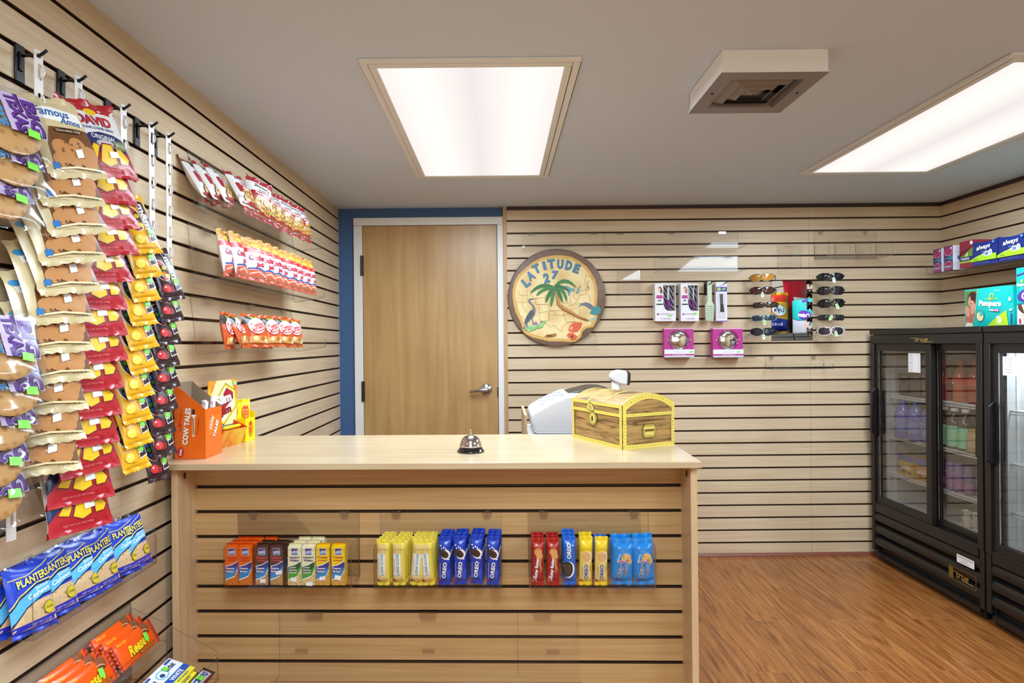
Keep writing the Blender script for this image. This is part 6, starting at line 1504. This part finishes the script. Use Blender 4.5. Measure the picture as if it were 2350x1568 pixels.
tx = [E(.0, .083, .015, .014, rose, 14), E(-.012, .093, .008, .008, rose, 12), E(.010, .072, .009, .008, ink('#d85a7a'), 12), T('Arizona', 0, .108, .040, .014, WH, 18, .03), T('Arizona', 0, .1085, .039, .013, ink('#2c3a34'), 18, .0), Ln([(.01, .10), (.026, .125)], .0015, ink('#3a3a2c')), T('TEA', .0, .062, .012, .005, ink('#6a2a3a'))]
for k, (lx, y) in enumerate(((.440, .115), (.512, .115), (.585, .118))):
    bottle('tea_bottle', 'green labelled iced tea bottle on the middle shelf, %s' % ('left one by the door bar', 'pink flower in full view', 'showing its plain green side')[k], 'drink bottle', on1(lx, y, z1), prof_tea(), tea, (.018, .192, .208, white_plastic), (.012, .118, mint), 'green iced tea bottles', tx if k < 2 else None, -90 - 40 + (0 if k else 18))
coff = mat('#b9976a', .15)
cpf = [(0, 0), (.030, 0), (.032, .006), (.0315, .03), (.033, .06), (.032, .09), (.024, .104), (.024, .112), (.026, .112), (.026, .122), (0, .122)]
for k, (lx, y) in enumerate(((.662, .10), (.735, .105), (.700, .175))):
    bottle('coffee_bottle', 'tan coffee drink bottle on the cooler middle shelf, %s' % ('front left', 'front right by the frame', 'behind the front pair')[k], 'drink bottle', on1(lx, y, z1), cpf, coff, (.0265, .110, .124, mat('#c9a86a', .3, .5)), (.03, .075, ink('#cbb286')), 'tan coffee drink bottles', [E(0, .058, .011, .011, ink('#e9e4d4'), 16), E(0, .058, .0095, .0095, ink('#3a7a5a'), 16), E(0, .058, .005, .006, ink('#e9e4d4'), 12)], -130)
pur_ = ink('#4a2a78'); gp_ = ink('#8a6f96')
can = [(0, 0), (.020, 0), (.0225, .008), (.0225, .135), (.019, .145), (.0195, .148), (0, .146)]
for k, (lx, c) in enumerate(((.432, pur_), (.488, gp_), (.545, gp_), (.615, ink('#7a6a88')))):
    bottle('drink_can', '%s tall can on the cooler lower shelf, %s' % (('deep purple', 'mauve', 'mauve', 'dusky grey')[k], ('leftmost by the door bar', 'second from left', 'third from left', 'rightmost')[k]), 'drink can', on1(lx, .11, z2), can, c, None, (.02, .06, ink('#a06a9a')), 'tall drink cans', [E(.004, .095, .010, .007, WH, 12), Rc(-.012, .04, .012, .043, WH)], -130)
mb_ = None
def carton(name, label, cat, loc, w, d, h, m, ops, group=None, rz=-90, handle=False):
    t = thing(name, label, cat, loc, (0, 0, R(rz)), group)
    b = MB().box((-w/2, 0, 0), (w/2, d, h), m); lay(b, ops, lambda x, z, o: Vector((x, -o, z))); b.build('carton', t, bevel=.0008)
    if handle: MB().box((-w*.2, d*.3, h), (w*.2, d*.7, h + .006), paper).build('spout', t)
    return t
for k, (lx, y) in enumerate(((.578, .10), (.636, .10))):
    carton('milk_carton', 'small pale drink carton with round emblem on the cooler floor, %s of the pair' % ('left', 'right')[k], 'drink carton', on1(lx, y, z3), .038, .032, .092, ink('#ddd6c0'), [Rc(-.013, .062, .013, .084, ink('#3a2c2a')), T('JUST', 0, .077, .02, .005, paper), T('MILK', 0, .069, .02, .005, paper), E(0, .030, .014, .016, ink('#7a4a44'), 16), E(0, .031, .011, .012, ink('#e0c9a8'), 16), T('natural', 0, .054, .022, .004, ink('#8a6a5a'))], 'small pale drink cartons', -110, True)
carton('snack_box', 'orange printed box beside the frame on the cooler floor', 'food box', on1(.705, .105, z3), .05, .06, .098, ink('#c8602a'), [Rc(-.02, .06, .02, .088, ink('#e8c890')), E(0, .035, .016, .018, ink('#7a3a1c')), Rc(-.024, .006, .024, .014, ink('#4a86c0'))], None, -110)
carton('snack_box', 'flat green topped carton behind the pale drink cartons', 'food box', on1(.615, .16, z3), .11, .10, .10, ink('#5a8a4c'), [Rc(-.05, .02, .05, .05, ink('#b5523a'))], None, -90)
wb = clear('water_bottle', (.62, .62, .80), .08, .05, .6)
wp = [(0, 0), (.042, 0), (.045, .006), (.043, .05), (.045, .10), (.044, .14), (.030, .175), (.016, .19), (.016, .205), (0, .205)]
for k, (lx, y, z) in enumerate(((.155, .085, z1), (.258, .09, z1), (.355, .10, z1))):
    bottle('sports_drink', 'bluish large drink bottle on the middle shelf behind the left door, %s' % ('left', 'centre', 'right')[k], 'drink bottle', on1(lx, y, z), wp, mat('#6d6fa8', .12), (.018, .20, .222, mat('#5a6aa8', .3)), (.04, .11, ink('#7f86b8')), 'bluish drink bottles', [T('Powerade', 0, .08, .05, .012, paper, 0, .02)], -120)
for k, (lx, z, c, tt_) in enumerate(((.175, z2, '#c9a03c', 'golden'), (.310, z2, '#c58f34', 'amber'))):
    carton('food_pack', '%s printed pack on the lower shelf behind the left door, %s one' % (tt_, ('left', 'right')[k]), 'food pack', on1(lx, .085, z), .12, .07, .125, ink(c), [Rc(-.06, .085, .06, .125, ink('#6a6aa0')), T('PIES' if k == 0 else 'ROLLS', .0, .05, .08, .022, ink('#e9e2d0'), 8, .05), E(-.02, .025, .025, .012, ink('#8a5a24')), E(.03, .022, .02, .010, ink('#8a5a24'))], 'printed food packs', -90)
for k, (lx, c) in enumerate(((.14, '#4a3a34'), (.235, '#55443c'), (.33, '#4a3a34'))):
    carton('food_pack', 'dark carton on the top shelf behind the left door, %s' % ('left', 'middle', 'right')[k], 'food pack', on1(lx, .10, z0_), .085, .08, .13, ink(c), [T('COFFEE', 0, .11, .05, .008, ink('#b0a070')), Rc(-.035, .02, .035, .07, ink('#6a564a'))], 'dark cartons on the top shelf', -90)
for k, (lx, c) in enumerate(((.405, '#9a2430'), (.515, '#c4623a'), (.615, '#a84a34'), (.705, '#b8553a'))):
    bottle('juice_bottle', '%s bottle on the cooler top shelf, %s' % (('dark red', 'orange', 'rust red', 'pale orange')[k], ('leftmost by the door bar', 'with white label band', 'third from left', 'rightmost beside the frame')[k]), 'drink bottle', on1(lx, .15, z0_), [(0, 0), (.036, 0), (.038, .006), (.038, .13), (.024, .165), (.017, .18), (.017, .195), (0, .195)], mat(c, .15), (.019, .192, .212, ink('#b03a2a')), (.09, .125, ink('#d8482c')), 'juice bottles', [T('Snapple', 0, .112, .04, .010, WH, 0, .02), Rc(-.025, .094, .025, .103, WH)] if k == 1 else None, -130)
for k, (z, x) in enumerate(((.985, .14), (.745, .15), (.525, .15))):
    t = thing('food_tray', 'clear domed food tray on the %s shelf of the lit cooler at the right edge' % ('top', 'middle', 'lower')[k], 'food tray', (FX + .14, 3.655 - CW - .012 - x - .04, z + .004), (0, 0, 0), 'food trays in the lit cooler')
    MB().lathe([(0, 0), (.055, 0), (.07, .012), (.072, .014)], mat('#d8dade', .3), 24).build('base', t, smooth=True)
    MB().lathe([(.07, .014), (.062, .045), (.045, .065), (.0, .07)], clear('tray_dome', (.85, .88, .9), .1, .08, .6), 24).build('dome', t, smooth='all')
    MB().lathe([(0, .012), (.05, .012), (.045, .035), (.02, .045), (0, .045)], spots('salad', '#8a9a6a', '#c9c2a0', 40), 16).build('food', t, smooth='all')

# ------------------------------------------------------------------ shelf of hygiene packs on the right wall
sy = 3.50
t = thing('acrylic_shelf', 'clear acrylic shelf on the right wall with hygiene packs', 'display shelf', (XR, sy, 1.690), (0, 0, R(-90)), 'clear acrylic shelves')
bent([(.004, .14), (.006, 0), (.232, 0), (.232, .045)], .0042, 1.15, t, 'bent_sheet')
for x in (.10, .55, 1.0): MB().box((x - .022, -.012, .126), (x + .022, -.0065, .141), acry_c).box((x - .02, -.0065, .136), (x + .02, .009, .141), acry_c).build('hook_clip', t)
for x in (.34, .70): sheet(t, 'divider', (x, -.228, .002), (x + .003, -.006, .045), 0)
HZ = 1.6925
def rbox(name, label, cat, X, y0, y1, d, h, m, ops, group=None, side=None, z=HZ):
    t = thing(name, label, cat, (X, (y0 + y1) / 2, z), (0, 0, R(-90)), group); w = y0 - y1
    b = MB().box((-w/2, 0, 0), (w/2, d, h), m, fm={4: side} if side else None); lay(b, ops, lambda x, z_, o: Vector((x, -o, z_))); b.build('carton', t, bevel=.001)
    if side:
        s2 = MB(); lay(s2, [E(d * .6, h * .5, d * .28, h * .12, ink('#5a6a96'), 16), Rc(d * .15, h * .75, d * .85, h * .76, ink('#b9b6c4')), Rc(d * .15, h * .70, d * .85, h * .71, ink('#b9b6c4')), Rc(d * .15, h * .28, d * .85, h * .29, ink('#b9b6c4'))], lambda y, z_, o: Vector((w/2 + o, y, z_))); s2.build('side_print', t)
    return t
vio, cherry_, teal, wht = ink('#6a2a6e'), ink('#a8325a'), ink('#2f7f9a'), ink('#e6e2ec')
def liner_ops(w, h):
    return [E(0, h*.76, w*.42, h*.17, ink('#d9a8c8')), E(0, h*.78, w*.40, h*.165, cherry_), Rc(-w/2, h*.42, w/2, h*.60, ink('#20305a')), P([(0, h*.42), (w/2, h*.42), (w/2, h*.60), (w*.2, h*.60)], teal), T('always', -w*.12, h*.51, w*.55, h*.06, wht, 10, .0, .3), E(0, h*.20, w*.44, h*.19, ink('#d9a8c8')), E(0, h*.19, w*.41, h*.18, cherry_), Rc(-w*.35, h*.13, w*.3, h*.2, ink('#7fb0cc')), E(w*.34, h*.9, w*.1, h*.05, wht, 12)]
rbox('liner_box', 'purple and white hygiene box at the far left end of the right wall shelf', 'hygiene box', 2.475, 3.455, 3.392, .05, .132, vio, liner_ops(.063, .132), 'purple hygiene boxes', wht)
rbox('liner_box', 'purple hygiene box showing its white side, second on the right wall shelf', 'hygiene box', 2.475, 3.372, 3.306, .075, .135, vio, liner_ops(.066, .135), 'purple hygiene boxes', wht)
rbox('tampon_box', 'dark red hygiene box between the purple box and the blue packs', 'hygiene box', 2.475, 3.257, 3.165, .10, .142, ink('#8c2038'), [P([(-.046,.085),(0,.10),(.046,.115),(.046,.09),(0,.075),(-.046,.06)], ink('#6a1428')), P([(-.046,.06),(-.02,.068),(.046,.105),(.046,.055),(-.046,.055)], ink('#6a8a3a')), P([(0,.075),(.012,.08),(.008,.055),(-.01,.055)], ink('#c9d08a')), Rc(-.046,.036,.046,.058,ink('#20305a')), T('TAMPAX', -.008,.047,.06,.012,wht,0,.03), Rc(-.046,.026,.046,.036,ink('#a8b83a')), E(.036,.128,.010,.010,wht)], None)
def pad_pack(label, y0, y1, X):
    w, h = y0 - y1, .122
    t = thing('pad_pack', label, 'hygiene pack', (X, (y0 + y1) / 2, HZ), (0, 0, R(-90)), 'navy and green hygiene packs'); nav = foil('#1d2f7a'); gn = ink('#a6d42c')
    mb = MB(); d = .085; n_ = 12
    top = lambda x: h + .004 - .010 * (1 - (2 * x / w) ** 2)
    for i in range(n_):
        xa, xb = -w/2 + w*i/n_, -w/2 + w*(i+1)/n_
        q = lambda x, z, y: Vector((x, y - .006 * (1 - (2*x/w)**2) * (1 - abs(2*z/h - 1)), z))
        zs = [0, h*.35, h*.7]
        for z0, z1 in zip(zs, zs[1:]): mb.face([q(xa, z0, 0), q(xb, z0, 0), q(xb, z1, 0), q(xa, z1, 0)], nav)
        mb.face([q(xa, h*.7, 0), q(xb, h*.7, 0), Vector((xb, .004, top(xb))), Vector((xa, .004, top(xa)))], nav)
        mb.face([(xa, .004, top(xa)), (xb, .004, top(xb)), (xb, d, h - .004), (xa, d, h - .004)], ink('#7cc0dc'))
        mb.face([(xb, d, 0), (xa, d, 0), (xa, d, h - .004), (xb, d, h - .004)], nav)
        mb.face([(xa, d, 0), (xb, d, 0), (xb, 0, 0), (xa, 0, 0)], nav)
    mb.face([(-w/2, d, 0), (-w/2, 0, 0), (-w/2, .004, h + .004), (-w/2, d, h - .004)], nav); mb.face([(w/2, 0, 0), (w/2, d, 0), (w/2, d, h - .004), (w/2, .004, h + .004)], nav)
    lay(mb, [P([(-w/2,.022),(w/2,.022),(w/2,.05),(.02,.055),(-w*.2,.05),(-w/2,.034)], gn), P([(-w*.46,.038),(-w*.1,.052),(.02,.066),(.0,.05),(-w*.2,.046)], ink('#d6e88a')), T('always', 0, .088, w*.56, .030, WH, 4, .025, .3), T('infinity', .004, .066, w*.2, .006, ink('#b9c4e8')), E(.022,.054,.017,.014,ink('#e4e8f2')), E(.045,.058,.012,.016,ink('#e4e8f2')), E(.045,.058,.007,.011,ink('#a9b4d8')), E(.022,.054,.012,.009,ink('#6f86c0')), T('18 PADS', -w*.3,.030,.03,.006,ink('#3a6a2c')), T('REGULAR  PROTECTION', -.01,.011,w*.6,.004,ink('#6a78b8')), E(w*.4,.108,.008,.006,ink('#5f8fd0'))], lambda x, z, o: Vector((x, -.0075 - o, z)))
    mb.build('pack', t)
pad_pack('navy and green hygiene pack, left of the pair on the right wall shelf', 3.165, 3.005, 2.472)
pad_pack('navy and green hygiene pack cut by the right edge', 3.000, 2.840, 2.472)

# ------------------------------------------------------------------ diaper packs and snack bags on top of the coolers
ZT = CHH + .001
tq_, tq2, dkb = foil('#17b3ad'), ink('#1a6f86'), ink('#1f4a86'); lm = ink('#b8d92a'); skin, skin2, hair_ = ink('#c98f76'), ink('#a8644e'), ink('#3a2420')
def soft_box(t, w, h, d, m, ops, name='pack', bul=.012):
    mb = MB(); n_ = 10; fr = lambda x, z, o=0: Vector((x, -bul * (1 - (2*x/w)**2) * (1 - (2*z/h - 1)**2) - o, z))
    for i in range(n_):
        for j in range(n_):
            xa, xb, za, zb = -w/2 + w*i/n_, -w/2 + w*(i+1)/n_, h*j/n_, h*(j+1)/n_
            mb.face([fr(xa, za), fr(xb, za), fr(xb, zb), fr(xa, zb)], m)
            bk = lambda x, z: Vector((x, d - fr(x, z).y, z)); mb.face([bk(xb, za), bk(xa, za), bk(xa, zb), bk(xb, zb)], m)
    tp = lambda x, y: Vector((x, y, h + .010 * (1 - (2*x/w)**2) * (1 - (2*y/d - 1)**2))); sd = lambda s, y, z: Vector((s * (w/2 + .008 * (1 - (2*y/d - 1)**2) * (1 - (2*z/h - 1)**2)), y, z))
    for i in range(6):
        for j in range(6):
            xa, xb, ya, yb = -w/2 + w*i/6, -w/2 + w*(i+1)/6, d*j/6, d*(j+1)/6
            mb.face([tp(xa, ya), tp(xb, ya), tp(xb, yb), tp(xa, yb)], m)
            za, zb = h*i/6, h*(i+1)/6
            mb.face([sd(1, ya, za), sd(1, yb, za), sd(1, yb, zb), sd(1, ya, zb)], m); mb.face([sd(-1, yb, za), sd(-1, ya, za), sd(-1, ya, zb), sd(-1, yb, zb)], m)
    mb.face([(-w/2, d, 0), (w/2, d, 0), (w/2, 0, 0), (-w/2, 0, 0)], m)
    lay(mb, ops, lambda x, z, o: fr(x, z, o + .0004), [w*(i/n_ - .5) for i in range(1, n_)], [h*j/n_ for j in range(1, n_)])
    return mb.build(name, t, smooth=True)
y0, y1, X = 3.062, 2.795, 2.36
w, h = y0 - y1, .188
t = thing('diaper_pack', 'turquoise diaper pack with baby picture and size 3 on the cooler top', 'diaper pack', (X, (y0 + y1) / 2, ZT), (0, 0, R(-90 + 4)), 'turquoise diaper packs')
L0 = -w/2
soft_box(t, w, h, .16, tq_, [P([(L0+.004,.004),(L0+.05,.004),(L0+.072,.06),(L0+.078,.12),(L0+.076,.184),(L0+.004,.180)], ink('#5d7a44')), P([(L0+.004,.004),(L0+.05,.01),(L0+.074,.08),(L0+.074,.12),(L0+.02,.10),(L0+.004,.06)], skin2), E(L0+.048,.140,.027,.036,hair_), E(L0+.044,.130,.020,.028,skin), E(L0+.058,.152,.020,.022,hair_), E(L0+.038,.135,.0028,.002,hair_,8), E(L0+.052,.135,.0028,.002,hair_,8), E(L0+.045,.117,.006,.003,ink('#8a3a34'),10), E(L0+.058,.09,.016,.03,skin,16,-15), E(L0+.022,.078,.016,.03,skin,16,10), P([(L0+.004,.004),(L0+.055,.004),(L0+.045,.02),(L0+.015,.025)], ink('#d8cdb8')),
    Ln([(L0+.046,.004),(L0+.072,.06),(L0+.080,.12),(L0+.078,.184)], .003, ink('#a8d0b4')), T('Pampers', .022, .108, .118, .036, WH, -5, .05), Ln([(.018,.127),(.036,.128)], .003, ink('#d6dc4a')), E(.030,.146,.011,.014,ink('#d6dc4a'),18,-10), E(.030,.146,.0075,.010,ink('#3aa06a'),16,-10), Ln([(-.002,.132),(.012,.135),(.024,.128)], .0028, ink('#d6dc4a')), Ln([(.036,.128),(.05,.134),(.064,.128)], .0028, ink('#d6dc4a')), P([(.02,.082),(.07,.082),(.072,.068),(.04,.074)], ink('#b8407a')), T('baby-dry', .045, .077, .048, .010, WH, -6, .04),
    E(-.032,.06,.025,.026,ink('#3a9a8a')), E(-.032,.05,.019,.022,ink('#e8d49a')), E(-.024,.062,.010,.010,ink('#4ab0b4')), P([(.0,.004),(.112,.004),(.106,.075)], lm), T('3', .068, .032, .024, .034, WH, 0, .06), T('30 Diapers', .068, .010, .04, .005, WH), P([(.122,.01),(.130,.01),(.132,.06),(.126,.058)], dkb), E(.122,.125,.006,.010,ink('#cfe6f2')), E(.126,.075,.007,.005,ink('#cfe6f2')), T('Jumbo', .06, .17, .03, .005, WH)], bul=.012)
y0, y1 = 2.79, 2.47; w2, h2 = y0 - y1, .265
t = thing('diaper_pack', 'tall turquoise diaper pack with purple oval cut by the right edge', 'diaper pack', (X + .02, (y0 + y1) / 2, ZT), (0, 0, R(-90)), 'turquoise diaper packs'); L0 = -w2/2
soft_box(t, w2, h2, .17, tq_, [P([(L0+.004,.004),(.15,.004),(.15,.12),(.05,.10),(L0+.004,.098)], ink('#dcd3d6')), E(L0+.075,.055,.05,.05,ink('#e8c6b8')), P([(L0+.008,.098),(L0+.03,.098),(L0+.05,.05),(L0+.03,.06),(L0+.012,.075)], ink('#5a3a2c')), E(L0+.068,.044,.004,.003,hair_,8), E(L0+.02,.02,.006,.014,ink('#c23a4a')), P([(L0+.004,.096),(.05,.100),(.15,.118),(.15,.124),(.05,.106),(L0+.004,.101)], tq2),
    E(L0+.105,.140,.098,.036,dkb,26,6), E(L0+.105,.140,.094,.033,ink('#6a2aa0'),26,6), T('Cruisers', L0+.115, .141, .165, .034, WH, 6, .05), T('Pampers', L0+.035, .185, .06, .020, WH, 0, .04), E(L0+.035,.202,.007,.008,ink('#d6dc4a')), P([(L0+.004,.228),(L0+.05,.236),(L0+.05,.242),(L0+.004,.234)], ink('#6a2aa0')), P([(L0+.06,.262),(L0+.15,.262),(L0+.15,.240),(L0+.08,.246)], ink('#6a2aa0'))], bul=.012)
t = thing('diaper_pack', 'flat turquoise and green diaper pack behind the front two packs', 'diaper pack', (X + .20, 2.86, ZT), (0, 0, R(-90)), 'turquoise diaper packs')
soft_box(t, .21, .218, .09, ink('#1f8f8c'), [P([(-.10,.16),(-.01,.165),(-.012,.212),(-.10,.208)], ink('#c9cf9a')), E(-.06,.19,.02,.012,ink('#e0b878')), Rc(-.012,.19,.10,.195,tq2)], bul=.006)
# two big snack bags on the second cooler, out of frame but seen in the wall mirror
for nm, lab, X_, Y_, w, h, base, rz in (('chip_bag', 'big yellow potato chip bag on the cooler top reflected in the wall mirror', 2.285, 2.43, .17, .34, '#eaa41c', 186), ('chip_bag', 'big red snack bag on the cooler top reflected in the wall mirror', 2.455, 2.40, .215, .45, '#b3182a', 174)):
    t = thing(nm, lab, 'chip bag', (X_, Y_, ZT), (R(-4), 0, R(rz)), 'big snack bags on the cooler top')
    if base == '#eaa41c': ops = [P([(-.08,.26),(.08,.26),(.08,.32),(-.08,.32)], ink('#c8321e')), E(0,.19,.062,.05,ink('#c8281e'),26,10), E(0,.19,.056,.044,ink('#f2ede0'),26,10), T("Lay's", 0,.19,.09,.05,ink('#2c2a7a'),8,.05,.1), P([(-.08,.02),(.08,.02),(.08,.11),(0,.125),(-.08,.11)], ink('#1f2c8c')), T('BAR-B-Q', .02,.075,.09,.03,ink('#dcd6ec'),0,.05)]
    else: ops = [P([(-.10,.03),(.10,.03),(.10,.20),(.02,.25),(-.10,.24)], ink('#5a1418')), P([(-.10,.10),(.0,.13),(.06,.24),(-.02,.26),(-.10,.2)], ink('#8c1a20')), P([(-.07,.26),(.04,.27),(.04,.30),(-.07,.29)], ink('#e8dcd8')), P([(-.06,.12),(.04,.13),(.02,.16),(-.05,.15)], ink('#e8742a')), Rc(-.08,.045,.05,.06,ink('#e6e0e0')), P([(-.03,.05),(.0,.05),(.0,.08),(-.03,.08)], ink('#ddd8dc'))]
    pouch(t, w, h, .07, .02, foil(base), ops, wob=.008, seed=91 + int(w * 100), flat=.6)
